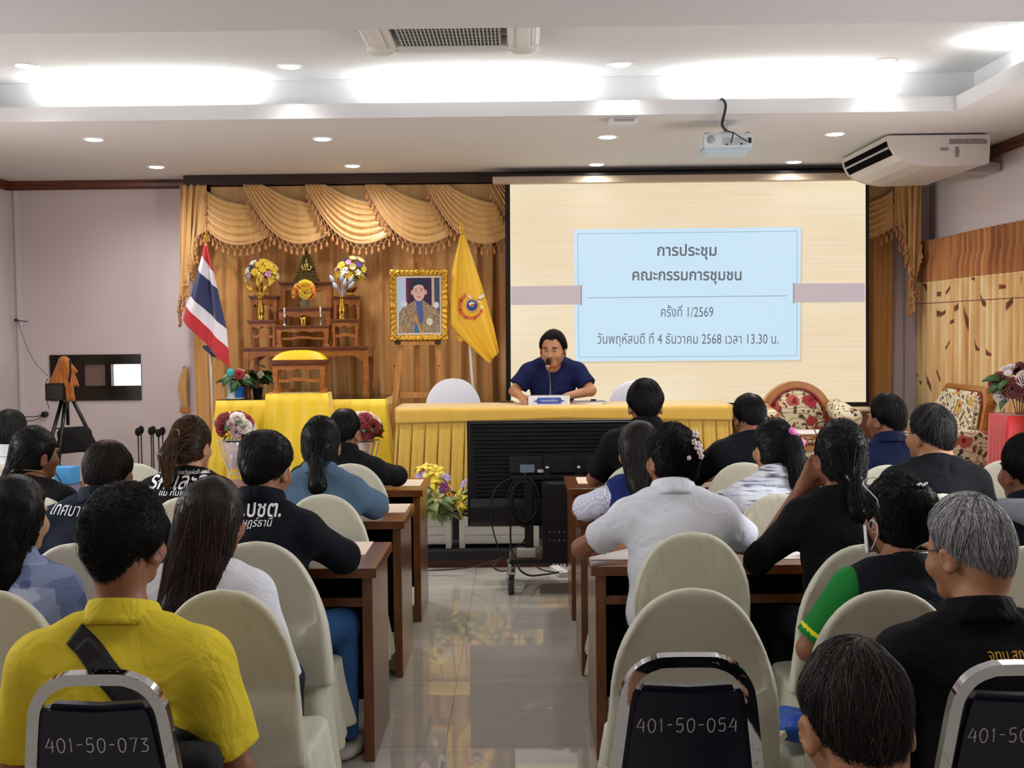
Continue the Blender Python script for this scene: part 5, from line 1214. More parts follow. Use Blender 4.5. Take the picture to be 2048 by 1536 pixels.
q = at(1101, 806, 8.86); r = empty('table_microphone', (q.x, 8.92, tz+0.002), 0, 'gooseneck microphone on the head table at the mouth of the speaker', 'microphone')
MB().box(-0.05, 0.05, -0.04, 0.06, 0, 0.03, 0.008).build('base', BLK, r); mt = at(1096, 721, 8.86)-Vector(r.location)
MB().tube(smooth_path([(0, 0, 0.02), (0, -0.005, mt.z*0.5), (mt.x, mt.y, mt.z-0.035)], 6), [0.005]*12+[0.0035], 8).build('gooseneck', M('steel grey', '77747c', 0.3, 0.8), r)
MB().tube([(mt.x, mt.y, mt.z-0.05), (mt.x, mt.y, mt.z-0.036)], 0.010, 12).build('light_ring', M('mic ring pink', 'e0a8b4', 0.4), r); MB().ball((mt.x, mt.y, mt.z-0.01), 0.02, 14, (1, 1, 1.35)).build('windscreen', M('black foam', '0c0c0d', 0.95, bump=0.5, bscale=400), r)
q = onz(1012, 805, tz+0.002); tag(MB().box(-0.06, 0.06, -0.035, 0.035, 0, 0.012, 0.004).build('wallet', M('brown leather', '4a2f1e', 0.5), None, q), 'flat brown wallet lying on the head table by the screen edge', 'wallet')
q = onz(1025, 805, tz+0.002); b = MB(); b.tube([(0.016*math.cos(t), 0.012*math.sin(t), 0.004) for t in [i*0.63 for i in range(10)]], 0.002, 5, closed=True); b.box(0.0, 0.03, -0.004, 0.004, 0.002, 0.006); tag(b.build('key_bunch', M('key steel', '8d8a80', 0.3, 0.9), None, q), 'small key ring beside the brown wallet', 'keys')
for i in range(4):
    q = onz(1172+2*i, 803.5, tz+0.003); o = MB().box(-0.11-0.01*i, 0.11, -0.09, 0.09, 0.005*i, 0.005*i+0.0045).build('document', PAPER if i < 3 else M('grey folder', '77757a', 0.5), None, (q.x, 8.88, tz+0.002), (0, 0, 0.06*i-0.08)); tag(o, ['bottom sheet of the paper stack right of the name plate', 'second sheet of the paper stack right of the name plate', 'third sheet of the paper stack beside the elbow of the speaker', 'grey folder on top of the paper stack beside the name plate'][i], 'document', 'papers on the head table')
q = Vector((at(1186, 800, 8.88).x, 8.84, tz+0.024)); tag(MB().box(-0.02, 0.02, -0.008, 0.008, 0, 0.014, 0.003).build('binder_clip', BLK, None, q), 'black binder clip on the paper stack of the head table', 'clip')

# ------------------------------------------------------------------ television on a wheeled stand
TVY = 7.40; p = at(1022, 1168, TVY)
x0, _, zb_, zt_ = px_rect(933, 1300, 841, 1052, TVY); x1 = x0+1.24
r = empty('television', ((x0+x1)/2, TVY, 0), 0, 'large flat television seen from behind on a wheeled stand', 'television'); W = 0.62
TVB = M('tv black plastic', '0c0e12', 0.38); TVM = M('tv dark panel', '101216', 0.5)
MB().box(-W, W, 0.02, 0.05, zb_, zt_, 0.004).build('display', TVB, r)
zs = zb_+(zt_-zb_)*0.27; b = MB(); b.box(-W+0.015, W-0.015, 0.0, 0.025, zs, zt_-0.008, 0.003)
n = 19
for i in range(n): z = zs+0.012+(zt_-zs-0.03)*i/(n-1); b.prism([(0.004, z-0.010), (-0.010, z+0.002), (-0.010, z+0.006), (0.004, z+0.008)], -W+0.03+0.03*(1-i/n), W-0.03, 'yz')
b.build('ribbed_back', TVB, r)
b = MB(); b.prism([(0.02, zb_+0.004), (-0.02, zb_+0.006), (-0.045, zb_+0.04), (-0.045, zs-0.05), (-0.012, zs), (0.02, zs)], -W+0.02, W-0.02, 'yz', 0.004); b.build('lower_housing', TVM, r)
a, c_, m0, m1 = px_rect(1018, 1260, 912, 945, TVY-0.03); cx = r.location.x
b = MB(); b.box(a-cx, c_-cx, -0.03, 0.0, m0, m1, 0.003); b.box(a-cx+0.015, c_-cx, -0.036, -0.028, m1-0.028, m1-0.018); b.build('mount_plate', TVM, r)
for px in (1094, 1157):
    q = at(px, 928, TVY-0.04).x-cx; MB().box(q-0.022, q+0.022, -0.05, -0.028, m0-0.03, m1+0.01, 0.004).build('mount_arm', TVB, r); MB().tube([(q, -0.058, m0+0.035), (q, -0.048, m0+0.035)], 0.010, 12).build('screw', M('screw steel', 'cfcfcf', 0.3, 0.8), r)
for (qa, qb, ya, yb_, col, nm) in ((1040, 1069, 929, 945, '6f7d86', 'rating_label'), (1075, 1088, 939, 945, 'd8d8d8', 'white_label')):
    a, c_, z0_, z1_ = px_rect(qa, qb, ya, yb_, TVY-0.032); MB().box(a-cx, c_-cx, -0.034, -0.03, z0_, z1_).build(nm, M('label '+col, col, 0.5), r)
# stand
r = empty('tv_stand', (r.location.x, TVY, 0), 0, 'black steel wheeled stand with a perforated computer box below the television', 'tv stand'); b = MB()
a, c_, z0_, z1_ = px_rect(1020, 1290, 1112, 1121, TVY-0.12)
b.box(a-cx, 0.60, -0.22, 0.22, z0_, z1_, 0.003); b.build('base_shelf', TVM, r)
a, c_, u0, u1 = px_rect(1022, 1290, 950, 958, TVY-0.06); MB().box(a-cx, 0.5, -0.075, -0.045, u0, u1, 0.003).build('upper_rail', TVB, r)
q = at(1058, 1060, TVY-0.05).x-cx; MB().box(q-0.028, q+0.028, -0.09, -0.048, z1_, u0, 0.004).build('post', TVB, r); MB().box(0.36, 0.42, -0.09, -0.048, z1_, u0, 0.004).build('post', TVB, r)
for hx, yb_ in ((at(1022, 1150, TVY-0.18).x-cx, -0.2), (0.56, -0.2), (at(1022, 1150, TVY-0.18).x-cx, 0.2), (0.56, 0.2)):
    b = MB(); b.tube([(hx, yb_, 0.14), (hx, yb_, z0_)], 0.012, 10); b.box(hx-0.028, hx+0.028, yb_-0.028, yb_+0.028, 0.125, 0.14, 0.003); b.box(hx-0.026, hx-0.02, yb_-0.02, yb_+0.02, 0.045, 0.13); b.box(hx+0.02, hx+0.026, yb_-0.02, yb_+0.02, 0.045, 0.13); o = b.build('caster_fork', M('zinc steel', 'b8bcc0', 0.25, 0.9), r)
    w_ = MB().tube([(hx-0.017, yb_, 0.05), (hx+0.017, yb_, 0.05)], 0.05, 24).build('wheel', M('grey rubber wheel', '2a3238', 0.6), r); MB().tube([(hx-0.019, yb_, 0.05), (hx+0.019, yb_, 0.05)], 0.026, 20).build('wheel_hub', M('wheel hub', '9fb0b8', 0.4), r)
a, c_, z0b, z1b = px_rect(1086, 1200, 966, 1111, TVY-0.2); z0b = z1_
b = MB(); b.box(a-cx, a-cx+0.42, -0.22, 0.12, z0b+0.001, z1b, 0.004); b.box(a-cx-0.008, a-cx+0.02, -0.23, -0.215, z0b+0.004, z1b+0.01); b.build('computer_box', TVM, r)
for i in range(4):
    for j in range(2):
        q = at(1099.5+9.6*i, 1064.5+16.3*j, TVY-0.222); MB().ball((q.x-cx, -0.222, q.z), 0.0042, 8).build('rivet', M('rivet steel', 'c9ccd0', 0.3, 0.7), r)
b = MB()
for i in range(4):
    for j in range(7): q = at(1099.5+9.6*i, 983+11.5*j, TVY-0.222); b.tube([(q.x-cx, -0.2225, q.z), (q.x-cx, -0.2195, q.z)], 0.006, 6)
b.build('vent_hole', M('vent hole black', '020202', 0.9), r)
q = at(1053, 1112, TVY-0.15); tag(MB().box(-0.058, 0.058, -0.03, 0.03, 0, 0.055, 0.006).build('power_adapter', WHITEP, None, (q.x, TVY-0.15, z1_+0.001)), 'white power adapter on the base shelf of the television stand', 'adapter')
# coiled cable hanging from the mount, loose leads
r = empty('coiled_cable', tuple(at(1050, 955, TVY-0.10)), 0, 'black cable coil hung behind the television', 'cable'); b = MB(); pts = []
for i in range(140):
    t = i/140*4.6*2*math.pi; k_ = 1+0.10*math.sin(t*0.37+1); p_ = at(1048+28*k_*math.cos(t)+3*math.sin(t*0.3), 1003+45*k_*math.sin(t)+2*math.cos(t*0.5), TVY-0.10-0.012*math.sin(t*0.23)); pts.append(p_-r.location)
b.tube(pts, 0.0045, 6); b.build('coil', CAB, r); c0 = at(1050, 953, TVY-0.10)-r.location; MB().box(c0.x-0.01, c0.x+0.01, c0.y-0.015, c0.y+0.03, c0.z-0.03, c0.z+0.02, 0.004).build('hook', TVB, r)
def lead(pts, rad, lab, mat=CAB, name='cable'):
    P = smooth_path([at(*p_) for p_ in pts], 7); P = [Vector((q_.x, q_.y, max(q_.z, rad+0.001))) for q_ in P]; tag(MB().tube(P, rad, 6).build(name, mat), lab, 'cable', 'loose cables by the television')
lead([(1017, 958, 7.33), (996, 972, 7.32), (984, 1000, 7.32), (983, 1040, 7.32), (990, 1075, 7.30), (1004, 1110, 7.28), (1018, 1118, 7.28)], 0.005, 'black cable bowing out left of the coil behind the television')
lead([(1021, 1052, 7.34), (1021, 1075, 7.33), (1023, 1100, 7.30), (1032, 1117, 7.25)], 0.006, 'straight black cable dropping to the front caster')
lead([(1060, 1052, 7.33), (1052, 1075, 7.32), (1040, 1090, 7.32), (1012, 1097, 7.32)], 0.006, 'black cable sweeping from the post towards the flower planter')
lead([(857, 1141, 7.75), (900, 1139, 7.75), (950, 1133, 7.6), (985, 1122, 7.5), (1010, 1113, 7.35)], 0.005, 'thin lead crossing the floor in front of the red step')
lead([(1036, 1125, 7.3), (1040, 1140, 7.5), (1060, 1151, 7.6), (1095, 1148, 7.65), (1125, 1143, 7.7)], 0.007, 'thick black cable looping on the floor below the stand')
lead([(1038, 1128, 7.5), (1060, 1125, 7.6), (1085, 1140, 7.7), (1125, 1146, 7.72)], 0.005, 'thinner black cable crossing above the thick floor loop')
lead([(1000, 1118, 7.4), (986, 1132, 7.55), (1000, 1142, 7.6), (1024, 1140, 7.6)], 0.005, 'small cable loop left of the front caster')
q = onz(1118, 1146, 0.0); r = empty('power_strip', (q.x, 7.78, 0), R(-75), 'white power strip on the floor under the television stand', 'power strip'); MB().box(-0.12, 0.12, -0.03, 0.03, 0, 0.035, 0.005).build('strip_body', WHITEP, r)
q = at(1119, 1133, 7.95); r = empty('wall_socket', (q.x, 8.018, q.z-0.02), 0, 'white double socket on the red step behind the television stand', 'socket'); MB().box(-0.045, 0.045, -0.02, 0, 0, 0.045, 0.004).build('plate', WHITEP, r)
for i in range(3): MB().box(-0.03+0.025*i, -0.02+0.025*i, -0.023, -0.019, 0.018, 0.028).build('socket_hole', BLK, r)

# ------------------------------------------------------------------ flower planters on the low step
WHW = M('white painted wood', 'd5d1c8', 0.5, bump=0.1, bscale=30)
LILY = [(7, 'lily', 'f2d93a', 0.085), (4, 'orchid', '7a52c0', 0.05), (3, 'orchid', '8a2a7a', 0.045), (3, 'orchid', 'ef9a3a', 0.055), (4, 'orchid', 'b3a4e0', 0.045), (2, 'lily', 'f0e89a', 0.07)]
def planter(xa, xb, lab, labf, seed, Y=8.10):
    a, c, z0_, z1_ = px_rect(xa, xb, 1048, 1093, Y); W = (c-a)/2; r = empty('flower_planter', ((a+c)/2, Y, 0.116), 0, lab, 'planter', 'white flower planters'); H = z1_-0.116+0.03
    b = MB(); b.box(-W+0.02, W-0.02, 0.01, 0.16, 0.03, H-0.004)
    for i in range(3): b.box(-W+0.02, W-0.02, 0.004, 0.014, 0.035+i*H*0.3, 0.03+(i+1)*H*0.3)
    b.build('box_panel', WHW, r)
    for sx in (-1, 1):
        for y0 in (0, 0.14): MB().box(sx*(W-0.02)-0.02, sx*(W-0.02)+0.02, y0, y0+0.03, 0, H, 0.004).build('leg', WHW, r)
    return bouquet('planted_flowers', ((a+c)/2, Y+0.03, 0.116+H*0.7), W*0.95, 0.21, LILY, labf, 'planter flowers', seed, 34, LEAFV, ls=0.13)
planter(826, 903, 'white wooden planter between the two desk blocks and the television', 'yellow lilies and purple orchids in the planter nearest the flag side desks', 21)
planter(918, 1078, 'white wooden planter hidden behind the lower part of the television', 'lilies mostly hidden behind the television, leaves showing under it', 22)

# ------------------------------------------------------------------ rose bouquets on wire stands
WIRE = M('white wire', 'e2dccf', 0.4)
def rose_stand(px, Y, lab, labf, seed):
    c = at(px, 880, Y); r = empty('flower_stand', (c.x, Y, STG), 0, lab, 'stand', 'white wire flower stands'); zt = c.z-STG
    for sx in (-1, 1):
        MB().tube(smooth_path([(sx*0.13, 0, zt), (sx*0.10, 0, zt-0.12), (sx*0.055, 0, zt-0.24), (sx*0.05, 0, zt-0.42), (sx*0.14, 0, 0.0)], 6), 0.007, 8).build('leg', WIRE, r)
        MB().tube([(sx*(0.075+0.03*math.cos(t)*(1-t/12)), 0, zt-0.36+0.03*math.sin(t)*(1-t/12)) for t in [i*0.5 for i in range(18)]], 0.004, 6).build('scroll', GOLDM, r)
    MB().tube(smooth_path([(0, 0.0, zt-0.1), (0, 0.09, zt-0.3), (0, 0.16, 0)], 5), 0.007, 8).build('rear_leg', WIRE, r)
    MB().tube([(-0.13, 0, zt), (0.13, 0, zt)], 0.008, 8).build('top_bar', WIRE, r); MB().tube([(-0.05, 0, zt-0.26), (0.05, 0, zt-0.26)], 0.006, 8).build('cross_bar', WIRE, r)
    MB().lathe([(0.045, -0.22), (0.10, -0.01), (0.104, -0.01), (0.05, -0.225)], (0, 0.0, zt), 20, False).build('clear_vase', M('pinkish acrylic', 'e9d8dc', 0.1, trans=0.6), r)
    bouquet('rose_bouquet', (c.x, Y, c.z-0.01), 0.125, 0.10, [(8, 'rose', '8e1420', 0.06), (6, 'rose', 'ece4d8', 0.056), (3, 'rose', 'c9aab0', 0.04)], labf, 'red and white rose bouquets', seed, 14, ls=0.08)
rose_stand(470, 8.93, 'white wire flower stand by the altar cloth corner, flag side', 'red and white roses in front of the altar below the spray can', 31)
rose_stand(725, 8.93, 'white wire flower stand by the altar cloth corner, easel side', 'red and white roses partly behind the head of the man in black', 32)

# ------------------------------------------------------------------ seats on the screen side of the stage
def floral():
    m = bpy.data.materials.new('floral tapestry'); MATS['floral'] = m; k = NT(m); c = k.coords((1, 1, 1))
    n = k.add('ShaderNodeTexNoise'); n.inputs['Scale'].default_value = 9; k.link(c, 'Vector', n, 'Vector'); mixv = k.add('ShaderNodeMix', data_type='VECTOR'); mixv.inputs[0].default_value = 0.10; k.link(c, 'Vector', mixv, 4); k.link(n, 'Color', mixv, 5)
    v1 = k.add('ShaderNodeTexVoronoi'); v1.inputs['Scale'].default_value = 7; k.link(mixv, 1, v1, 'Vector'); v2 = k.add('ShaderNodeTexVoronoi'); v2.inputs['Scale'].default_value = 26; k.link(mixv, 1, v2, 'Vector')
    w = k.add('ShaderNodeTexWave', wave_type='RINGS'); w.inputs['Scale'].default_value = 7; w.inputs['Distortion'].default_value = 14; w.inputs['Detail'].default_value = 1; k.link(c, 'Vector', w, 'Vector')
    vine = k.ramp(w, 'Fac', [(0.0, 'ffffff'), (0.16, '000000')]); leaf = k.ramp(v2, 'Distance', [(0.33, 'ffffff'), (0.40, '000000')]); ros = k.ramp(v1, 'Distance', [(0.30, 'ffffff'), (0.35, '000000')]); cent = k.ramp(v1, 'Distance', [(0.12, 'ffffff'), (0.17, '000000')])
    lc = k.ramp(v2, 'Color', [(0.0, '4a3f30'), (0.45, '6d5a38'), (0.6, '7a2f2c'), (0.9, '3a3440')], 'CONSTANT'); rc = k.ramp(v1, 'Color', [(0.0, 'a8343c'), (0.35, 'b85a4c'), (0.6, 'c99a4a'), (0.8, 'dcd0b0')], 'CONSTANT')
    col = k.mix((vine, 'Color'), lin('ded2b2'), lin('9a8f62')); col = k.mix((leaf, 'Color'), (col, 2), (lc, 'Color')); col = k.mix((ros, 'Color'), (col, 2), (rc, 'Color')); col = k.mix((cent, 'Color'), (col, 2), lin('7a1f28'))
    k.link(col, 2, k.b, 'Base Color'); k.b.inputs['Roughness'].default_value = 0.9; return m
FLOR = floral(); SOFW = wood('sofa honey wood', '9a5e26', 'bb7d3c', 0.35, (3, 3, 3), 5, 0.3); RPIPE = M('red piping', '8a2a24', 0.6)
def arch(n, W, H, p_=1.0): return [(-W*math.cos(math.pi*i/n), H*max(0, math.sin(math.pi*i/n))**p_) for i in range(n+1)]
# rounded armchair
AY2 = 9.10; a, c, zs_, zt_ = px_rect(1513, 1668, 762, 868, AY2); W = (c-a)/2; Hh = zt_-zs_
r = empty('rounded_armchair', ((a+c)/2, AY2-0.4, STG), 0, 'armchair with a big half-round wooden back and floral upholstery', 'armchair'); zb = zs_-STG
def pad(P, y0, bulge, z0):
    """cushion panel over an outline, domed towards -y"""
    b = MB(); N = len(P); cxm = sum(q[0] for q in P)/N; czm = sum(q[1] for q in P)/N; K = 7; vs = []; fs = []
    for k_ in range(K+1):
        f = k_/K; vs += [(cxm+(x-cxm)*f, y0-bulge*(1-f**3)**0.8, z0+czm+(z-czm)*f) for x, z in P]
    for k_ in range(K):
        for i in range(N): fs.append((k_*N+i, k_*N+(i+1) % N, (k_+1)*N+(i+1) % N, (k_+1)*N+i))
    vs += [(x, y0+0.05, z0+z) for x, z in P]; base_ = (K+1)*N
    for i in range(N): fs.append((K*N+i, K*N+(i+1) % N, base_+(i+1) % N, base_+i))
    fs.append(tuple(base_+i for i in range(N))); return b.poly(vs, fs, True)
outer = arch(28, W, Hh, 0.8); inner = arch(28, W-0.06, Hh-0.055, 0.8)
b = MB(); n = len(outer)
vs = [(x, y, zb+z) for y in (0.36, 0.44) for P in (outer, inner) for x, z in P]
fs = []
for i in range(n-1): fs += [(i, i+1, n+i+1, n+i), (2*n+i+1, 2*n+i, 3*n+i, 3*n+i+1), (i+1, i, 2*n+i, 2*n+i+1), (n+i, n+i+1, 3*n+i+1, 3*n+i)]
fs += [(0, n, 3*n, 2*n), (n-1, 3*n-1, 4*n-1, 2*n-1)]
b.poly(vs, fs); b.build('back_frame', SOFW, r)
MB().tube([(x, 0.362, zb+z) for x, z in inner], 0.009, 6).build('piping', RPIPE, r); pad(inner+[(W-0.06, -0.12), (-W+0.06, -0.12)], 0.385, 0.045, zb).build('backrest', FLOR, r)
MB().box(-W+0.02, W-0.02, -0.10, 0.38, 0.28, 0.46, 0.04).build('seat_cushion', FLOR, r); MB().box(-W, W, -0.10, 0.44, 0.16, 0.28, 0.006).build('seat_frame', SOFW, r)
for sx in (-1, 1):
    MB().box(sx*W-0.035, sx*W+0.035, -0.1, 0.42, 0.16, 0.60, 0.01).build('side_panel', SOFW, r); MB().tube([(sx*W, -0.1, 0.66), (sx*W, 0.40, 0.70)], [0.075, 0.08], 14).build('armrest', FLOR, r)
    for y0 in (-0.08, 0.36): MB().box(sx*(W-0.03)-0.03, sx*(W-0.03)+0.03, y0, y0+0.06, 0, 0.17, 0.004).build('leg', SOFW, r)
# small wooden cabinet behind
a, c, z0_, z1_ = px_rect(1676, 1748, 818, 900, 9.35); r = empty('side_cabinet', ((a+c)/2, 9.35, STG), 0, 'low red-brown wooden cabinet below the projection screen corner', 'cabinet'); W = (c-a)/2; H = z1_-STG
MB().box(-W, W, 0, 0.25, 0.03, H-0.02).build('carcass', wood('cabinet red wood', '5a2410', '7a3618', 0.3), r); MB().box(-W-0.02, W+0.02, -0.02, 0.27, H-0.02, H, 0.004).build('top', M('cabinet pale top', 'cbb597', 0.4), r)
for sx in (-1, 1): MB().box(sx*W/2-W/2+0.012, sx*W/2+W/2-0.012, -0.014, 0.0, 0.06, H-0.05, 0.004).build('door', wood('cabinet red wood', '', ''), r); MB().box(sx*(W-0.015)-0.015, sx*(W-0.015)+0.015, -0.01, 0.02, 0, H-0.02).build('post', SOFW, r)
# sofa along the right wall, seen from its arm end
r = empty('floral_sofa', (2.98, 8.2, STG), 0, 'wooden sofa with floral cushions along the leaf print curtain', 'sofa'); D = 0.40; Ls = 1.05
zA = at(1950, 862, 8.2).z-STG; zB = at(1950, 938, 8.2).z-STG; zT = at(1895, 764, 9.2).z-STG
MB().box(0, D, 0, 0.16, zB+0.012, zA, 0.045).build('arm_cushion', FLOR, r); MB().box(0, D, Ls-0.12, Ls, zB+0.012, zA, 0.04).build('arm_cushion', FLOR, r); MB().tube([(0.01, -0.004, zB+0.008), (D-0.01, -0.004, zB+0.008)], 0.008, 6).build('piping', RPIPE, r)
MB().box(-0.03, D, 0.01, Ls, zB-0.03, zB, 0.004).build('seat_frame', SOFW, r)
MB().box(-0.02, D-0.08, 0.16, Ls-0.12, zB, zB+0.17, 0.05).build('seat_cushion', FLOR, r)
for i in range(6): x = 0.02+i*0.072; MB().prism([(x-0.014, 0.10), (x+0.014, 0.10), (x+0.02, 0.22), (x+0.012, zB-0.03), (x-0.012, zB-0.03), (x-0.02, 0.22)], 0.03, 0.05, 'xz').build('spindle', SOFW, r)
MB().box(-0.03, D, 0.02, 0.06, 0.07, 0.10, 0.003).build('lower_rail', SOFW, r)
for x in (0.0, D-0.02):
    for y0 in (0.01, Ls-0.06): MB().box(x-0.03, x+0.02, y0, y0+0.05, 0, zB, 0.004).build('leg', SOFW, r)
pr_ = [(0.03, zA-0.12), (0.03, zT-0.10), (0.09, zT), (Ls-0.18, zT), (Ls-0.03, zT-0.14), (Ls-0.03, zA-0.12)]
def yzpad(P, x0, x1, name, mat, bev=0.01):
    b = MB(); b.prism([(y, z) for y, z in P], x0, x1, 'yz', bev); b.v = [(v[0]+(v[2]-zA)*0.16, v[1], v[2]) for v in b.v]; return b.build(name, mat, r)
yzpad(pr_, 0.27, 0.325, 'back_frame', SOFW); cyy = sum(q[0] for q in pr_)/6; czz = sum(q[1] for q in pr_)/6
yzpad([(cyy+(y-cyy)*0.84, czz+(z-czz)*0.80) for y, z in pr_], 0.225, 0.285, 'backrest', FLOR, 0.025); yzpad([(cyy+(y-cyy)*0.87, czz+(z-czz)*0.84) for y, z in pr_], 0.26, 0.29, 'piping', RPIPE, 0.01)
# cushion leaning between sofa arm and pedestal
q = at(2042, 858, 8.26); r = empty('floral_cushion', (3.40, 8.22, STG+zA), 0, 'pale floral cushion leaning on the sofa arm behind the rose pedestal', 'cushion'); pad([(-0.15, 0.0), (-0.13, 0.09), (-0.02, 0.2), (0.06, 0.22), (0.10, 0.12), (0.10, 0)], 0.05, 0.05, 0).build('cushion_body', FLOR, r)
# low table with white cloth
a, c, z0_, z1_ = px_rect(1597, 1668, 868, 950, 8.55); r = empty('low_side_table', ((a+c)/2, 8.55, STG), 0, 'low wooden table with carved rail and a white cloth beside the rounded armchair', 'table'); W = (c-a)/2; H = z1_-STG
MB().box(-W, W, 0, 0.3, H-0.02, H-0.003).build('tabletop', SOFW, r); MB().box(-W+0.01, W-0.01, 0.01, 0.025, H-0.12, H-0.09).build('rail', SOFW, r)
for i in range(3): x = -W+0.05+i*(W-0.05); MB().tube([(x+0.022*math.cos(t), 0.018, H-0.055+0.022*math.sin(t)) for t in [k_*0.63 for k_ in range(10)]], 0.006, 6, closed=True).build('carved_ring', SOFW, r)
for sx in (-1, 1):
    for y0 in (0.005, 0.265): MB().box(sx*(W-0.018)-0.018, sx*(W-0.018)+0.018, y0, y0+0.03, 0, H-0.02, 0.003).build('leg', SOFW, r)
MB().box(-W+0.02, W-0.02, 0.03, 0.27, 0.10, 0.12).build('lower_shelf', wood('cabinet red wood', '', ''), r)
tag(MB().box((a+c)/2-W-0.015, (a+c)/2+W+0.015, 8.535, 8.86, STG+H-0.002, STG+H+0.006, 0.003).build('table_runner', M('white runner', 'dcd6ce', 0.8)), 'white cloth lying on the low table beside the rounded armchair', 'cloth')
# red pedestal with roses
a, c, z0_, z1_ = px_rect(2013, 2110, 832, 1000, 7.62); r = empty('red_pedestal', (a+0.15, 7.77, 0), 0, 'bright red cloth pedestal under the roses by the leaf print curtain', 'pedestal')
def redp(u, v): t = 2*math.pi*u; k_ = 0.15+0.02*v+0.006*math.sin(18*t)*v; q = max(abs(math.cos(t)), abs(math.sin(t))); return Vector((k_*math.cos(t)/q*0.98, k_*math.sin(t)/q*0.98, z1_*(1-v)+0.002))
MB().sheet(redp, 96, 10, 0.003).build('cloth', M('red satin', 'c4161c', 0.5, sheen=0.4), r); MB().box(-0.145, 0.145, -0.145, 0.145, 0.004, z1_, 0.004).build('block', M('red satin'), r)
bouquet('rose_bouquet', (a+0.14, 7.75, z1_+0.02), 0.15, 0.15, [(10, 'rose', '6a1018', 0.062), (5, 'rose', 'e9dede', 0.055), (3, 'puff', 'f2eeee', 0.03)], 'dark red and white roses on the red pedestal', 'red and white rose bouquets', 41, 16, ls=0.13)

# ------------------------------------------------------------------ corner with tripod and microphones
TRY = 9.42; q = at(128, 770, TRY); r = empty('camera_tripod', (q.x, TRY, 0), 0, 'black tripod by the small window with a cloth-covered camera', 'tripod')
def tp(x, y, d=0.0): return at(x, y, TRY+d)-Vector(r.location)
for top_, foot in (((124, 800, 0), (98, 893, -0.3)), ((146, 800, 0.0), (192, 893, 0.1)), ((130, 805, -0.03), (117, 925, -0.25))):
    a_ = tp(*top_); f_ = tp(*foot); e_ = a_+(f_-a_)*((0.01-a_.z)/(f_.z-a_.z)); MB().tube([a_, a_+(e_-a_)*0.45], 0.016, 8).build('leg', BLK, r); MB().tube([a_+(e_-a_)*0.43, e_], 0.011, 8).build('leg', BLK, r); MB().ball(tuple(a_+(e_-a_)*0.45), 0.024, 10).build('leg_clamp', BLK, r)
MB().tube([tp(134, 780), tp(136, 850)], 0.014, 10).build('centre_column', BLK, r); b = MB(); b.tube([tp(104, 857, -0.1), tp(134, 857), tp(178, 857, 0.05)], 0.006, 6); b.build('spreader', BLK, r)
a_, c_ = tp(102, 800), tp(138, 765); MB().box(a_.x, c_.x, -0.12, 0.12, a_.z, c_.z, 0.012).build('tripod_head', BLK, r)
hd = MB().tube([tp(138, 770, -0.05), tp(141, 745, -0.15), tp(140, 720, -0.2)], 0.008, 8).build('pan_handle', BLK, r)
# orange cloth over the camera
s = SDF((-0.3, -0.3, 1.0), (0.3, 0.3, 1.55), 0.009); T0 = tp(128, 712); s.cone((T0.x, 0, T0.z-0.05), (T0.x-0.01, 0, T0.z-0.235), 0.05, 0.115, 0.02, cut=0.0, flat=0.85)
s.cone((T0.x+0.045, -0.06, T0.z-0.10), (tp(150, 800).x, -0.075, tp(150, 800).z), 0.04, 0.034, 0.02, flat=0.4, cut=0.0); s.cone((T0.x+0.03, -0.05, T0.z-0.05), (tp(157, 742).x, -0.05, tp(157, 742).z), 0.03, 0.016, 0.02, flat=0.6)
s.add(lambda X, Y, Z: 0.009*np.sin(16*np.arctan2(Y, X-T0.x)+14*Z)*np.clip((T0.z-0.04-Z)/0.15, 0, 1))
o = link('dust_cloth', s.mesh('dust_cloth', 1), M('orange cloth', 'b86a1e', 0.8, sheen=0.4, var=0.15, vscale=6), None, r.location.copy()); tag(o, 'orange cloth draped over the camera on the tripod', 'cloth')
# bag hanging from the tripod
s = SDF((-0.25, -0.22, 0.5), (0.3, 0.2, 1.0), 0.011); q = tp(152, 878, -0.08); s.rbox((q.x, -0.10, q.z), (0.13, 0.05, 0.10), 0.045); s.cone((tp(128, 893).x, -0.1, tp(128, 893).z), (tp(176, 880).x, -0.1, tp(176, 880).z), 0.05, 0.06, 0.03); s.add(wobble(4, 7, 20, 60, 0.006)); o = link('camera_bag', s.mesh('camera_bag', 1), M('black mesh bag', '09090a', 0.9, bump=0.8, bscale=120, bdist=0.006), None, r.location.copy()); tag(o, 'black netted bag hanging on the tripod legs', 'bag')
# loose leads at the tripod
def wire(name, pts, rad, lab, mat=CAB, cat='cable', group='thin leads in the tripod corner'): tag(MB().tube(smooth_path([at(*p_) for p_ in pts], 6), rad, 6).build(name, mat), lab, cat, group)
wire('cable', [(36, 642, 10.06), (52, 690, 10.04), (70, 725, 9.95), (85, 742, 9.7), (96, 752, 9.46)], 0.0022, 'thin wire from the wall antenna down to the tripod')
wire('cable', [(96, 757, 9.4), (91, 768, 9.38), (98, 780, 9.36), (92, 795, 9.36), (97, 812, 9.36), (98, 818, 9.36)], 0.003, 'short dangling lead left of the tripod head')
wire('cable', [(0, 838, 9.9), (40, 834, 9.98), (72, 833, 10.03), (86, 829, 10.08)], 0.004, 'upper of two leads running from the wall jack behind the grey-haired head')
wire('cable', [(36, 834, 9.9), (48, 842, 9.98), (70, 840, 10.03), (86, 831, 10.08)], 0.004, 'lower sagging lead at the wall jack'); 
q = at(89, 829, 10.07); tag(MB().tube([(q.x, 10.06, q.z), (q.x, 10.098, q.z)], 0.026, 16).build('wall_jack', BLK), 'round black jack on the wall left of the tripod', 'jack')
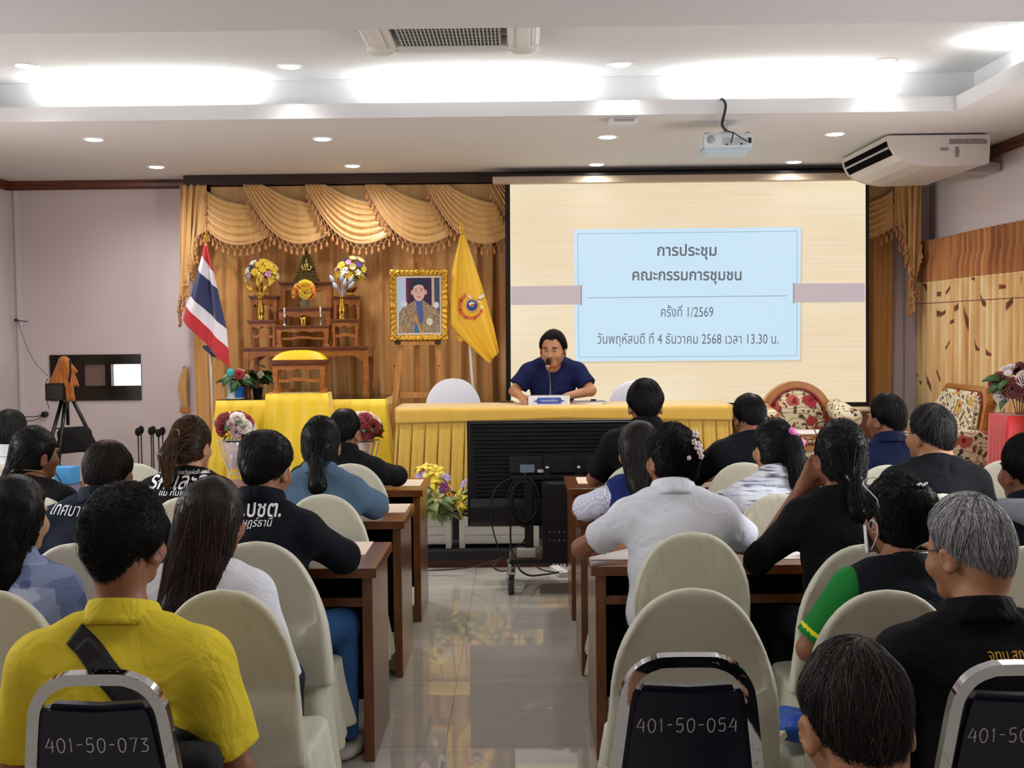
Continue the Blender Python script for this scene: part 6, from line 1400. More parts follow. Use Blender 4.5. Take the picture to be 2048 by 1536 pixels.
q = at(31, 642, 10.07); r = empty('wall_antenna', (q.x, 10.08, q.z), 0, 'small black rod antenna on the wall above the tripod', 'antenna'); MB().lathe([(0.018, 0), (0.014, 0.014), (0.004, 0.02)], (0, 0, 0), 12).build('base', BLK, r); q2 = at(56, 643, 10.05)-Vector(r.location); MB().tube([(0, -0.005, 0.005), tuple(q2)], 0.004, 6).build('rod', BLK, r)
# microphones on slim stands
for i, (x, y, d, lab) in enumerate(((276, 864, 9.68, 'microphone on a slim stand, closest to the tripod'), (282, 860, 9.78, 'microphone on a slim stand leaning behind the one closest to the tripod'), (302, 862, 9.66, 'microphone on a slim stand, third from the tripod'), (306, 860, 9.8, 'microphone on a slim stand tucked behind the third one'), (317, 866, 9.68, 'shorter microphone on a slim stand beside the brown ponytail'), (325, 862, 9.8, 'microphone half hidden by the brown ponytail'))):
    q = at(x, y, d); r = empty('standing_microphone', (q.x, d, 0), 0, lab, 'microphone', 'standing microphones'); MB().lathe([(0.07, 0), (0.07, 0.012), (0.02, 0.02)], (0, 0, 0), 16).build('base', BLK, r); MB().tube([(0, 0, 0.01), (0, 0, q.z-0.03)], 0.006, 8).build('pole', BLK, r); MB().ball((0, 0, q.z), 0.026, 12, (1, 1, 1.35)).build('windscreen', M('black foam'), r)
# curtain tie-back hanging on a hook
q = at(367, 733, 10.05); r = empty('curtain_tieback', (q.x, 10.06, q.z), 0, 'gold curtain tie-back hanging on a hook beside the backdrop curtain', 'tie-back'); MB().tube([(0, 0.035, 0), (0, -0.01, 0), (0, -0.02, -0.012)], 0.006, 8).build('hook', M('steel hook', 'b8b8b8', 0.3, 0.9), r)
def tb(u, v): x = [0.0, -0.035, -0.055, -0.03, -0.02][min(4, int(v*4.99))]; w__ = 0.010+0.036*math.sin(math.pi*min(1, v*0.9+0.08)); return Vector((0.02-0.03*math.sin(math.pi*v)+w__*(2*u-1)*0.9, -0.012+0.014*math.sin(14*u), -0.01-0.36*v))
MB().sheet(tb, 8, 20, 0.006).build('band', SWAG, r)
for i in range(5): t = link('tassel', TME, None, r); t.location = (-0.03+0.018*i, -0.02, -0.34-0.008*(i % 2))
# blue box with cable on the desk at the left
q = onz(112, 972, 0.7505); r = empty('blue_box', (q.x, 6.95, 0.7505), R(-8), 'light blue carton standing on the front row desk with cables', 'box'); MB().box(-0.075, 0.075, -0.05, 0.05, 0, 0.10, 0.003).build('carton', M('light blue card', '3f9ad8', 0.5), r)
b = MB(); b.tube(smooth_path([(-0.07, -0.06, 0.075), (-0.02, -0.07, 0.07), (0.01, -0.07, 0.03), (0.02, -0.065, 0.004)], 5), 0.004, 6); b.build('cable', M('navy cable', '16204a', 0.5), r); b = MB(); b.tube(smooth_path([(-0.07, -0.06, 0.05), (-0.04, -0.07, 0.04), (-0.02, -0.07, 0.004)], 5), 0.004, 6); b.build('cable', M('navy cable'), r)
b = bpy.data.objects['blue_box']
# ================================================================== people
SKIN = {'a': M('skin tan', 'ad7854', 0.5, var=0.12, vscale=14, sss=0.08), 'b': M('skin brown', '946044', 0.5, var=0.15, vscale=14, sss=0.08), 'c': M('skin light tan', 'c08e6c', 0.5, var=0.1, vscale=14, sss=0.08)}
def hair_mat():
    m = bpy.data.materials.new('hair'); k = NT(m); a = k.add('ShaderNodeAttribute'); a.attribute_name = 'hc'; k.link(a, 'Color', k.b, 'Base Color')
    k.b.inputs['Roughness'].default_value = 0.45; k.b.inputs['Specular IOR Level'].default_value = 0.22; return m
HAIR = hair_mat()
def cloth(name, col, rough=0.8, **kw):
    if name in MATS: return MATS[name]
    m = M(name, col, rough, sheen=kw.get('sheen', 0.0), spec=0.15); k = NT(m)
    c = k.coords((1, 1, 1)); n = k.add('ShaderNodeTexNoise'); n.inputs['Scale'].default_value = 7; n.inputs['Detail'].default_value = 3; n.inputs['Distortion'].default_value = 1.2; k.link(c, 'Vector', n, 'Vector')
    n2 = k.add('ShaderNodeTexNoise'); n2.inputs['Scale'].default_value = 700; k.link(c, 'Vector', n2, 'Vector')
    b1 = k.add('ShaderNodeBump'); b1.inputs['Strength'].default_value = 0.7; b1.inputs['Distance'].default_value = 0.03; k.link(n, 'Fac', b1, 'Height')
    b2 = k.add('ShaderNodeBump'); b2.inputs['Strength'].default_value = 0.15; b2.inputs['Distance'].default_value = 0.001; k.link(n2, 'Fac', b2, 'Height'); k.link(b1, 'Normal', b2, 'Normal'); k.link(b2, 'Normal', k.b, 'Normal')
    return m
def hcol(*cs): return [np.array(lin(c)[:3]) for c in cs]
BLACKH = hcol('070606', '0d0b0a', '151210'); BROWNH = hcol('1a0f0a', '2f1d14', '44291a', '20120b'); LBROWN = hcol('2a1a10', '4d3320', '63452c', '3a2617'); GREYH = hcol('3a3a3c', '77777a', 'a9a9ac', 'c6c6c8', '8c8c90'); DGREY = hcol('1a1918', '2c2a29', '46444a', '191818'); DBROWN = hcol('130e0c', '1f1714', '2a1f1a')
def paint(me, cols):
    a = me.attributes.new('hc', 'FLOAT_COLOR', 'POINT'); a.data.foreach_set('color', np.concatenate([cols, np.ones((len(cols), 1))], axis=1).astype(np.float32).ravel())
def strands(V, Q, flow, n, steps, dl, rad, pal, rng, keep=None, lift=0.0015, tip=0.004):
    """thin tapering hair locks laid along a base surface"""
    bv = BVHTree.FromPolygons([tuple(v) for v in V], [tuple(q) for q in Q])
    P = []; idx = rng.permutation(len(V)); cnt = 0; vs = []; fs = []; cols = []
    for i in idx:
        if cnt >= n: break
        p = Vector(V[i]+rng.normal(0, 0.002, 3))
        if keep is not None and not keep(p): continue
        cnt += 1; L = steps*rng.uniform(0.7, 1.15); m = steps+1; pts = []; wob_ = Vector(rng.normal(0, 0.34, 3)); tj = rng.uniform(0.2, 2.0)
        for j in range(m):
            h = bv.find_nearest(p)
            if h[0] is None: break
            nn = h[1]; pp_ = h[0]+nn*(lift+tip*tj*(j/steps)**2); pts.append((pp_, nn))
            d = flow(h[0], nn)+wob_*0.6; d = d-nn*d.dot(nn)
            if d.length < 1e-6: break
            p = h[0]+d.normalized()*dl*L/steps
        if len(pts) < 3: continue
        o = len(vs); c = pal[rng.integers(len(pal))]*rng.uniform(0.6, 1.4); r0 = rad*rng.uniform(0.7, 1.3)
        for j, (q, nn) in enumerate(pts):
            t = (pts[min(j+1, len(pts)-1)][0]-pts[max(j-1, 0)][0]); t = t.normalized() if t.length > 1e-9 else Vector((0, 0, -1)); sd = t.cross(nn)
            r = r0*(1-(j/(len(pts)-1))**2*0.85)
            vs += [q+sd*r, q+nn*r*0.9, q-sd*r]; cols += [c]*3
        for j in range(len(pts)-1):
            a, b_ = o+j*3, o+j*3+3
            fs += [(a, a+1, b_+1, b_), (a+1, a+2, b_+2, b_+1), (a+2, a, b_, b_+2)]
    return np.array([tuple(v) for v in vs]).reshape(-1, 3), np.array(fs, dtype=np.int32).reshape(-1, 4), np.array(cols).reshape(-1, 3)
def ss(a, b, x): t = np.clip((x-a)/(b-a), 0, 1); return t*t*(3-2*t)

def make_hair(style, pal, seed, h=0.006, n=1100, thin=None, big=1.0):
    """hair in head space: x right, y forward, z up, cranium centre at the origin"""
    rng = np.random.default_rng(seed); lo = [-0.16, -0.19, -0.20]; hi = [0.16, 0.16, 0.17]
    longz = {'long': -0.44, 'bob': -0.24, 'lowtail': -0.34, 'hightail': -0.30, 'tail': -0.36}.get(style, -0.2); lo[2] = min(lo[2], longz-0.05)
    if style in ('long', 'tail', 'lowtail', 'hightail'): lo[1] = -0.24
    s = SDF(lo, hi, h); g = 0.0
    t0 = {'short': 0.011, 'curly': 0.022, 'bald': 0.008, 'side': 0.018, 'mop': 0.020}.get(style, 0.012)*big
    female = style in ('long', 'bob', 'lowtail', 'hightail', 'tail', 'updo')
    def zline(X, Y):
        """lowest hair height: nape, behind the ear, temple, forehead"""
        if female: z = -0.115+0*X+0.035*ss(-0.075, -0.035, Y)
        else: z = -0.105+0.05*np.clip(np.abs(X)/0.06, 0, 1.2)**2; z = z+(-0.048-z)*ss(-0.06, -0.02, Y)
        return z+0.035*ss(-0.01, 0.015, Y)+(0.076 if not female else 0.075)*ss(0.02, 0.06, Y)
    def cap(X, Y, Z):
        x, y, z = X/0.077, (Y+0.008)/0.096, (Z-0.012)/0.100; k0 = np.sqrt(x*x+y*y+z*z)+1e-6; k1 = np.sqrt((x/0.077)**2+(y/0.096)**2+(z/0.1)**2)+1e-6
        d1 = k0*(k0-1)/k1; x, y, z = X/0.057, (Y+0.040)/0.056, (Z+0.050)/0.062; k0 = np.sqrt(x*x+y*y+z*z)+1e-6; k1 = np.sqrt((x/0.057)**2+(y/0.056)**2+(z/0.062)**2)+1e-6; d2 = k0*(k0-1)/k1
        hh = np.clip(0.5+0.5*(d1-d2)/0.03, 0, 1); d = d1+(d2-d1)*hh-0.03*hh*(1-hh)
        t = t0+0*Z if female else -0.003+(t0+0.003)*ss(-0.005, 0.055, Z-zline(X, Y)); return d-t
    s.fn(cap)
    if female: s.ell((0, -0.045, -0.045), (0.066+t0*0.4, 0.06+t0*0.35, 0.075), 0.02)
    line = lambda X, Y, Z: zline(X, Y)-Z
    if style not in ('long', 'bob'): s.fn(lambda X, Y, Z: -line(X, Y, Z), 0.010 if female else 0.004, True)
    else: s.fn(lambda X, Y, Z: -(np.where(Y > 0.03, 0.045+0*Z, -0.15-0*Z)-Z), 0.02, True)
    # ears stay free on men and tied hair
    if style not in ('long', 'bob'):
        for q in (-1, 1): s.ell((q*0.092, 0.0, -0.035), (0.03, 0.022, 0.036), 0.008, True)
    if style == 'long':
        s.cone((0, -0.045, 0.0), (0, -0.095, -0.15), 0.098, 0.09, 0.04, flat=0.66); s.cone((0, -0.095, -0.15), (0, -0.165, -0.27), 0.09, 0.075, 0.04, flat=0.5); s.cone((0, -0.165, -0.27), (0.02, -0.18, -0.37), 0.075, 0.02, 0.03, flat=0.45)
        s.clip(lambda X, Y, Z: np.where(Z < -0.06, Y-0.005-0.1*(Z+0.06), -1.0+0*Y), 0.02)
    if style == 'bob':
        s.cone((0, -0.04, 0.0), (0, -0.05, -0.17), 0.098, 0.105, 0.04, flat=0.75); s.clip(lambda X, Y, Z: np.where(Z < -0.05, Y-0.03, -1.0+0*Y), 0.02)
    if style == 'lowtail':
        s.ell((0, -0.105, -0.070), (0.022, 0.022, 0.022), 0.01); s.cone((0, -0.125, -0.085), (0.005, -0.14, -0.18), 0.022, 0.036, 0.01); s.ell((0.01, -0.145, -0.205), (0.044, 0.03, 0.036), 0.02)
    if style == 'hightail':
        s.cone((0.0, -0.10, 0.035), (0.0, -0.135, 0.03), 0.018, 0.016, 0.008); s.cone((0, -0.135, 0.03), (-0.01, -0.165, -0.06), 0.018, 0.040, 0.004); s.cone((-0.01, -0.165, -0.06), (-0.005, -0.16, -0.21), 0.040, 0.012, 0.01)
    if style == 'tail':
        s.ell((0.03, -0.10, 0.02), (0.04, 0.035, 0.04), 0.02); s.cone((0.03, -0.115, 0.0), (0.035, -0.14, -0.16), 0.042, 0.04, 0.02); s.cone((0.035, -0.14, -0.16), (0.02, -0.15, -0.31), 0.04, 0.008, 0.02)
    if style == 'updo':
        s.ell((0.005, -0.10, 0.03), (0.062, 0.035, 0.058), 0.02); s.ell((-0.035, -0.105, 0.065), (0.03, 0.025, 0.025), 0.015); s.ell((0.04, -0.11, 0.0), (0.028, 0.024, 0.03), 0.015)
    if style == 'mop':
        s.ell((-0.028, -0.045, 0.070), (0.05, 0.06, 0.04*big), 0.03); s.ell((0.034, -0.045, 0.067), (0.05, 0.06, 0.04*big), 0.03)
    if style == 'side': s.ell((0.01, 0.03, 0.085), (0.07, 0.07, 0.03), 0.03)
    s.add(wobble(seed+3, 8, 40, 110, 0.0016 if style != 'curly' else 0.0045))
    if style == 'short' or style == 'bald': s.add(wobble(seed+4, 6, 60, 160, 0.001))
    V, Q = s.nets()
    wh = Vector((0.012, -0.055, 0.105))
    tie = {'hightail': Vector((0, -0.115, 0.03)), 'lowtail': Vector((0, -0.10, -0.075)), 'tail': Vector((0.03, -0.10, 0.02)), 'updo': Vector((0.005, -0.10, 0.04))}.get(style)
    def flow(p, nn):
        if style in ('short', 'bald', 'side', 'curly', 'mop'):
            d = p-wh; d = d-nn*d.dot(nn); d = d.normalized() if d.length > 1e-6 else Vector((0, 1, 0))
            d = d+nn.cross(d)*0.45*math.exp(-((p-wh).length/0.06)**2)
            if style == 'side': d += Vector((0.6, 0.4, 0))
            if style == 'curly': d += Vector(rng.normal(0, 0.9, 3))
            return d
        if style in ('long', 'bob'):
            if p.z < 0.02: return Vector((0.1*p.x/0.1, -0.1, -1))
            d = Vector((p.x*6, p.y+0.02, -0.5 if p.z < 0.08 else -0.1)); return d
        d = tie-p
        if p.y < tie.y-0.008 and p.z < tie.z+0.02: return Vector((0, -0.1, -1))
        return d
    VV = [V]; QQ = [Q]; base = np.array([pal[0]*0.8]*len(V))*rng.uniform(0.85, 1.15, (len(V), 1))
    if thin is not None:
        c0, r0, sk = thin; dd = np.linalg.norm((V-np.array(c0)), axis=1); m_ = np.clip(1-ss(0.2*r0, r0, dd), 0, 1)[:, None]*0.55; base = base*(1-m_)+np.array(lin(sk)[:3])*m_
    keep = None
    if thin is not None: keep = lambda p: (p-Vector(thin[0])).length > thin[1]*0.55 or rng.random() < 0.35
    if not female:
        k0_ = keep; keep = lambda p: p.z > float(zline(np.float64(p.x), np.float64(p.y)))+0.022 and (k0_ is None or k0_(p))
    st = {'long': (12, 0.20), 'bob': (9, 0.12), 'curly': (5, 0.03), 'short': (5, 0.030), 'bald': (5, 0.03), 'side': (6, 0.05), 'mop': (8, 0.07)}.get(style, (9, 0.12))
    sv, sf, sc_ = strands(V, Q, flow, n, st[0], st[1], 0.0011, pal, rng, keep, tip=0.006 if style in ('curly', 'mop') else (0.0015 if style in ('lowtail', 'hightail', 'tail') else 0.004))
    allV = np.concatenate([V, sv]); allQ = np.concatenate([Q, sf+len(V)]); me = np_mesh('hair', allV, allQ); paint(me, np.concatenate([base, sc_])); me.materials.append(HAIR)
    return me

def hand(s, w, d, nrm, side, curl=0.5, k=0.006):
    """palm, four fingers and a thumb; w wrist, d direction of the hand, nrm towards the palm side, side +1 right hand"""
    w = Vector(w); d = Vector(d).normalized(); nrm = Vector(nrm); nrm = (nrm-d*nrm.dot(d)).normalized(); lat = d.cross(nrm)*side
    for q in (-0.022, 0.0, 0.022): s.cone(w+d*0.015+lat*q*0.6, w+d*0.082+lat*q, 0.015, 0.013, 0.015)
    for i, (o, L) in enumerate(((0.03, 0.068), (0.010, 0.078), (-0.010, 0.073), (-0.029, 0.056))):
        p = w+d*(0.082-0.004*abs(i-1))+lat*o; dd = d.copy(); a = curl*(0.35+0.08*i)
        for j, f in enumerate((0.42, 0.32, 0.26)):
            dd = (dd*math.cos(a)+nrm*math.sin(a)).normalized(); nr = (nrm-dd*nrm.dot(dd)); e = p+dd*L*f
            s.cone(p, e, 0.0088-0.0008*j, 0.0082-0.0008*j, k*0.5); p = e; a = curl*0.75
    p = w+d*0.025+lat*0.026; e = p+(d*0.75+lat*0.65+nrm*0.25).normalized()*0.038; s.cone(p, e, 0.012, 0.010, k); s.cone(e, e+(d*0.9+lat*0.2+nrm*0.4).normalized()*0.03, 0.010, 0.008, k)

SHOE = MB(); SHOE.ball((0, 0.06, 0.035), 0.05, 12, (0.9, 2.6, 0.75)); SHOE = SHOE.mesh('shoe'); SHOE.materials.append(M('black shoe', '0d0d0d', 0.4))
SHOEW = SHOE.copy(); SHOEW.materials.clear(); SHOEW.materials.append(M('white shoe', 'd8d5d0', 0.6))
def person(label, px, ptop, Y, T=None, rz=0.0, male=True, w=1.0, lean=6, hyaw=0, hpitch=4, hroll=0, arms='lap', skin='b', style='short', pal=BLACKH, thin=None, nstr=1000, big=1.0,
           shirt=('black T-shirt', '0b0b0d'), sleeve=0.75, collar='crew', pants='20222a', seed=1, h=0.0075, shirt_mat=None, hs=1.0, shoulder=None, group='seated audience', face=False, base_z=0.0, armpts=None, drop=-0.055, fwd=0.015, legrot=0, shoe=None, vest=False, knee=0.42):
    p_ = at(px, ptop, Y); T = (p_.z-base_z)-{'curly': 0.02, 'mop': 0.016, 'bald': 0.006}.get(style, 0.012)*big if T is None else T
    X = p_.x; m = 1.0 if male else 0.92; sw = (0.172 if male else 0.155) if shoulder is None else shoulder
    up = T-0.46; ln = math.sin(R(lean))
    def yy(z): return (z-0.5)*ln-0.02                    # spine line
    nbz = T-0.305-drop; nb = Vector((0, yy(nbz), nbz)); C = Vector((0, yy(nbz)+0.035+0.0012*hpitch+fwd, T-0.125*hs))
    HM = Matrix.Translation(C) @ Matrix.Rotation(R(hyaw), 4, 'Z') @ Matrix.Rotation(R(-hpitch), 4, 'X') @ Matrix.Rotation(R(hroll), 4, 'Y') @ Matrix.Diagonal((hs, hs, hs, 1)); HR = HM.to_3x3().normalized()
    hp = lambda x, y, z: HM @ Vector((x, y, z))
    sh = {q: Vector((q*sw, yy(nbz-0.1)-0.005, nbz-0.105)) for q in (-1, 1)}
    if armpts: A = armpts
    elif arms == 'lap': A = {q: ((q*(sw+0.075*w), yy(0.7)+0.03, nbz-0.37), (q*0.12, 0.26, 0.66)) for q in (-1, 1)}
    elif arms == 'desk': A = {q: ((q*(sw+0.10), 0.20, 0.812+0.012*(sleeve > 1)), (q*0.07, 0.40, 0.80+0.02*(sleeve > 1))) for q in (-1, 1)}
    elif arms == 'wide': A = {q: ((q*(sw+0.16), 0.20, 0.805), (q*0.10, 0.40, 0.80)) for q in (-1, 1)}
    lowx = max(abs(v[0][0]) for v in A.values())+0.09
    hi_y = max(max(v[0][1], v[1][1]) for v in A.values())+0.22
    lo = (-lowx, -0.24, 0.40); hi = (lowx, max(hi_y, 0.25), T+0.03)
    def torso(s, g, k=0.05, shirt=False):
        s.ell((0, -0.01, 0.585), (0.165*m*w+g, 0.122*w+g, 0.13+g), k); zz = nbz-0.5
        s.ell((0, yy(0.68), 0.70), (0.142*m*w+g+(0.012 if shirt else 0), 0.108*w+g, 0.17+g), k)
        s.ell((0, yy(nbz-0.22)-0.005, nbz-0.22), (0.152*m*w+g, 0.108*w+g, 0.18+g), k)
        s.cone((-sw*0.72, yy(nbz-0.09)-0.02, nbz-0.125), (sw*0.72, yy(nbz-0.09)-0.02, nbz-0.125), 0.066+g, 0.066+g, k)
        for q in (-1, 1):
            s.cone((q*0.02, nb.y-0.012, nbz-0.01), (q*sw*0.86, sh[q].y-0.005, nbz-0.078), 0.052+g*0.8, 0.046+g, 0.04)
            s.ell(tuple(sh[q]), (0.056*m+g, 0.058*m+g, 0.062+g), 0.03)
            if not male: s.ell((q*0.075, yy(nbz-0.25)+0.075, nbz-0.25), (0.06+g, 0.05+g, 0.06+g), 0.03)
    s = SDF(lo, hi, h); torso(s, 0.0)
    for q in (-1, 1):
        e, wr = A[q]; s.cone(sh[q], e, 0.050*m, 0.041*m, 0.03); s.cone(e, wr, 0.042*m, 0.028*m, 0.015)
        d = (Vector(wr)-Vector(e)).normalized(); nrm = Vector((-q*0.3, 0.1, -1)) if wr[2] < T-0.4 else Vector((q*-0.2, 1, 0)); hand(s, wr, d, nrm, q, 0.5)
    s.cone((0, nb.y+0.0, nbz-0.05), hp(0, -0.03, -0.075), 0.060*m*(0.9+0.1*w), 0.056*m*(0.9+0.1*w), 0.03)
    s.ell(hp(0, -0.008, 0.012), (0.077*hs, 0.096*hs, 0.100*hs), 0.015, rot=HR); s.ell(hp(0, 0.03, -0.045), (0.064*hs, 0.072*hs, 0.080*hs), 0.03, rot=HR); s.ell(hp(0, -0.040, -0.050), (0.057*hs, 0.056*hs, 0.062*hs), 0.03, rot=HR)
    s.ell(hp(0, 0.078, -0.100), (0.032*hs, 0.024*hs, 0.022*hs), 0.03, rot=HR)
    for q in (-1, 1):
        er = HR @ Matrix.Rotation(R(q*-22), 3, 'Z') @ Matrix.Rotation(R(-10), 3, 'X')
        s.ell(hp(q*0.082, -0.006, -0.032), (0.010*hs, 0.021*hs, 0.034*hs), 0.006, rot=er); s.ell(hp(q*0.091, -0.002, -0.030), (0.006, 0.012, 0.020), 0.004, True, rot=er)
        s.ell(hp(q*0.033, 0.101, -0.006), (0.018, 0.011, 0.011), 0.012, True, rot=HR)
        s.ell(hp(q*0.030, 0.094, 0.012), (0.022, 0.012, 0.007), 0.012, rot=HR)
        s.ell(hp(q*0.043, 0.07, -0.04), (0.022, 0.022, 0.02), 0.03, rot=HR)
    s.cone(hp(0, 0.096, -0.002), hp(0, 0.114, -0.040), 0.009, 0.014, 0.012)
    for q in (-1, 1): s.ell(hp(q*0.014, 0.104, -0.043), (0.010, 0.010, 0.008), 0.008, rot=HR)
    s.ell(hp(0, 0.099, -0.066), (0.024, 0.010, 0.006), 0.006, rot=HR); s.ell(hp(0, 0.097, -0.079), (0.021, 0.010, 0.007), 0.006, rot=HR)
    body = link('person', s.mesh('person', 1), SKIN[skin]); body.location = (X, Y, base_z); body.rotation_euler = (0, 0, rz); tag(body, label, 'person', group)
    # shirt
    g = 0.014; s = SDF((lo[0]-0.02, lo[1]-0.03, 0.43), (hi[0]+0.02, hi[1], nbz+0.08), h); torso(s, g, shirt=True)
    for q in (-1, 1):
        e, wr = map(Vector, A[q]); sv = sh[q]; loose = 0.018 if male else 0.012
        if sleeve <= 1.0:
            en = sv.lerp(e, sleeve); s.cone(sv, en, 0.056*m+g, 0.046*m+loose+0.012, 0.03, cut=0.0)
        else:
            s.cone(sv, e, 0.056*m+g, 0.046*m+0.012, 0.03); en = e.lerp(wr, sleeve-1.0); s.cone(e, en, 0.05*m+0.010, 0.036*m+0.012, 0.02, cut=0.0)
    s.clip(lambda Xx, Yy, Zz: (Zz-(nbz+0.034))+0.40*(Yy-(nb.y-0.06)), 0.006)
    if collar == 'crew': s.cone((0, nb.y+0.01, nbz-0.03), (0, nb.y+0.03, nbz+0.12), 0.062*m, 0.066*m, 0.0, True)
    if vest: s.clip(lambda Xx, Yy, Zz: np.abs(Xx)-sw*0.93-0.05*np.clip((nbz-0.2-Zz)/0.2, 0, 1), 0.01)
    s.clip(lambda Xx, Yy, Zz: 0.50-Zz, 0.0)
    s.add(wobble(seed+20, 8, 14, 34, 0.0028)); zf = random.Random(seed).uniform(0, 6)
    s.add(lambda Xx, Yy, Zz: 0.0032*np.sin(46*Zz+9*np.abs(Xx)+3*np.sin(14*Xx+zf)+zf)*np.clip((nbz-0.16-Zz)/0.15, 0, 1))
    sm = s.mesh('shirt', 1); mat = shirt_mat or cloth(shirt[0], shirt[1]); so = link('shirt', sm, mat, body); so['label'] = shirt[0]
    info = dict(body=body, shirt=so, shirt_me=sm, HM=HM, T=T, nb=nb, sh=sh, A=A, C=C, mat=mat)
    if collar:
        b = MB(); cy = nb.y+0.012; rx, ry = 0.072*m*(0.8+0.2*w), 0.073*m
        prof = {'polo': [(0.0, -0.012), (-0.006, 0.026), (-0.002, 0.042), (0.006, 0.040), (0.020, 0.010), (0.034, -0.022)], 'shirt': [(0.0, -0.012), (-0.003, 0.028), (0.004, 0.044), (0.014, 0.036), (0.03, -0.016), (0.036, -0.03)], 'crew': [(-0.004, -0.004), (-0.008, 0.014), (-0.004, 0.022), (0.002, 0.016), (0.006, -0.004)], 'stand': [(0.0, -0.02), (-0.004, 0.02), (-0.002, 0.052), (0.006, 0.052), (0.018, -0.01)]}[collar]
        gap = 0.12 if collar in ('polo', 'shirt') else 0.0
        def cf(u, v):
            a = math.pi/2+gap+(2*math.pi-2*gap)*u; n_ = len(prof)-1; t = v*n_; i = min(int(t), n_-1); f = t-i
            r_ = prof[i][0]*(1-f)+prof[i+1][0]*f; z_ = prof[i][1]*(1-f)+prof[i+1][1]*f
            y_ = (ry+r_)*math.sin(a); return Vector(((rx+r_)*math.cos(a), cy+y_, nbz+0.008+z_-0.36*(y_+0.05)))
        b.sheet(cf, 40, 10, 0.004); co = b.build('collar', mat, so); info['collar'] = co
    # hair, trousers, shoes
    hm = make_hair(style, pal, seed, n=nstr, thin=thin, big=big); ho = link('hair', hm, None, body); ho.matrix_local = HM; info['hair'] = ho
    s = SDF((-0.3, -0.22, 0.05), (0.5 if legrot else 0.3, 0.62, 0.70), 0.014); s.ell((0, -0.01, 0.58), (0.172*m*w, 0.135*w, 0.13), 0.03)
    lr = Matrix.Rotation(R(legrot), 3, 'Z')
    for q in (-1, 1): s.cone((q*0.09, 0.02, 0.55), tuple(lr @ Vector((q*0.12, knee, 0.52))), 0.085*m, 0.066*m, 0.03); s.cone(tuple(lr @ Vector((q*0.12, knee, 0.52))), tuple(lr @ Vector((q*0.13, knee-0.02, 0.09))), 0.066*m, 0.055*m, 0.02, cut=0.0)
    s.clip(lambda Xx, Yy, Zz: Zz-0.63); link('trousers', s.mesh('trousers', 1), cloth('trousers '+pants, pants), body)
    for q in (-1, 1): o = link('shoe', SHOE if shoe is None else shoe, None, body); o.location = lr @ Vector((q*0.13, knee-0.02, 0)); o.rotation_euler = (0, 0, R(legrot))
    return info
def back_text(info, body, size, x, z, mat, name='shirt_lettering', width=None, rot=0.0, shear=0.0, bold=0.0, extra=None):
    me = text_mesh(body, size, bold, shear)
    if width:
        xs = [v.co.x for v in me.vertices]; k_ = width/(max(xs)-min(xs))
        for v in me.vertices: v.co.x *= k_
    me.transform(Matrix.Translation((x, -0.5, z)) @ Matrix.Rotation(rot, 4, 'Y') @ FACE_CAM)
    stick_on(me, bvh_of(info['shirt_me']), (0, 1, 0), 0.0025); me.materials.clear(); me.materials.append(mat)
    return link(name, me, None, info['shirt'])
def loc_of(info, px, py, dy=-0.12):
    """person-space x, z of a pixel on the plane of that person's back"""
    b = info['body']; rm = Matrix.Rotation(-b.rotation_euler.z, 3, 'Z'); d = rm @ ray(px, py).normalized(); o = rm @ (Vector((0, 0, CAMZ))-b.location)
    h = bvh_of(info['shirt_me']).ray_cast(o, d)
    if h[0] is not None: return h[0].x, h[0].z
    p = at(px, py, b.location.y+dy); q = rm @ (p-b.location); return q.x, q.z
def on_shirt(info, pts, w, name, mat, th=0.004, direction=(0, 1, 0), parent=None, close=False):
    """a strap of width w pressed on the shirt through person-space (x, z) points"""
    bv = bvh_of(info['shirt_me']); P = smooth_path([Vector((x, 0, z)) for x, z in pts], 6); L = []; 
    for i, p in enumerate(P):
        t = (P[min(i+1, len(P)-1)]-P[max(i-1, 0)]).normalized(); sd = Vector((-t.z, 0, t.x)); row = []
        for e in (-0.5, -0.25, 0, 0.25, 0.5):
            q = p+sd*w*e; h = bv.ray_cast(Vector((q.x, -0.6, q.z)), Vector((0, 1, 0))); y = h[0].y if h[0] is not None else (L[-1][2].y if L else -0.1); row.append(Vector((q.x, y-0.004, q.z)))
        L.append(row)
    n = len(L)-1
    return MB().sheet(lambda u, v: L[int(round(v*n))][int(round(u*4))], 4, n, th).build(name, mat, parent)
def tie_ring(info, c, r, col, name='hair_tie', lab=None, rot=(90, 0, 0), th=0.005):
    b = MB(); b.tube([(r*math.cos(a), r*math.sin(a), 0) for a in [2*math.pi*i/20 for i in range(20)]], th, 6, closed=True)
    o = b.build(name, M(name+' '+col, col, 0.5), info['hair']); o.matrix_local = Matrix.Translation(c) @ Euler([R(v) for v in rot]).to_matrix().to_4x4()
    if lab: o['label'] = lab
    return o
def spectacles(info, up=False, col='2a1a18', lab='dark framed spectacles', name='spectacles'):
    b = MB()
    for q in (-1, 1):
        b.tube([(q*0.036+0.026*math.cos(a), 0, 0.018*math.sin(a)) for a in [2*math.pi*i/18 for i in range(18)]], 0.0022, 6, closed=True)
        b.tube([(q*0.062, 0, 0.006), (q*0.076, -0.02, 0.006), (q*0.080, -0.11, 0.002), (q*0.078, -0.13, -0.02)], 0.002, 6)
    b.tube([(-0.011, 0.003, 0.004), (0, 0.006, 0.008), (0.011, 0.003, 0.004)], 0.002, 6)
    o = b.build(name, M('spectacle frame '+col, col, 0.3), info['body']); o['label'] = lab
    o.matrix_local = info['HM'] @ (Matrix.Translation((0, 0.108, -0.006)) if not up else Matrix.Translation((0, 0.055, 0.098)) @ Matrix.Rotation(R(30), 4, 'X') @ Matrix.Diagonal((1.12, 0.9, 0.9, 1)))
    return o
WLET = M('white print', 'e6e6e8', 0.7)
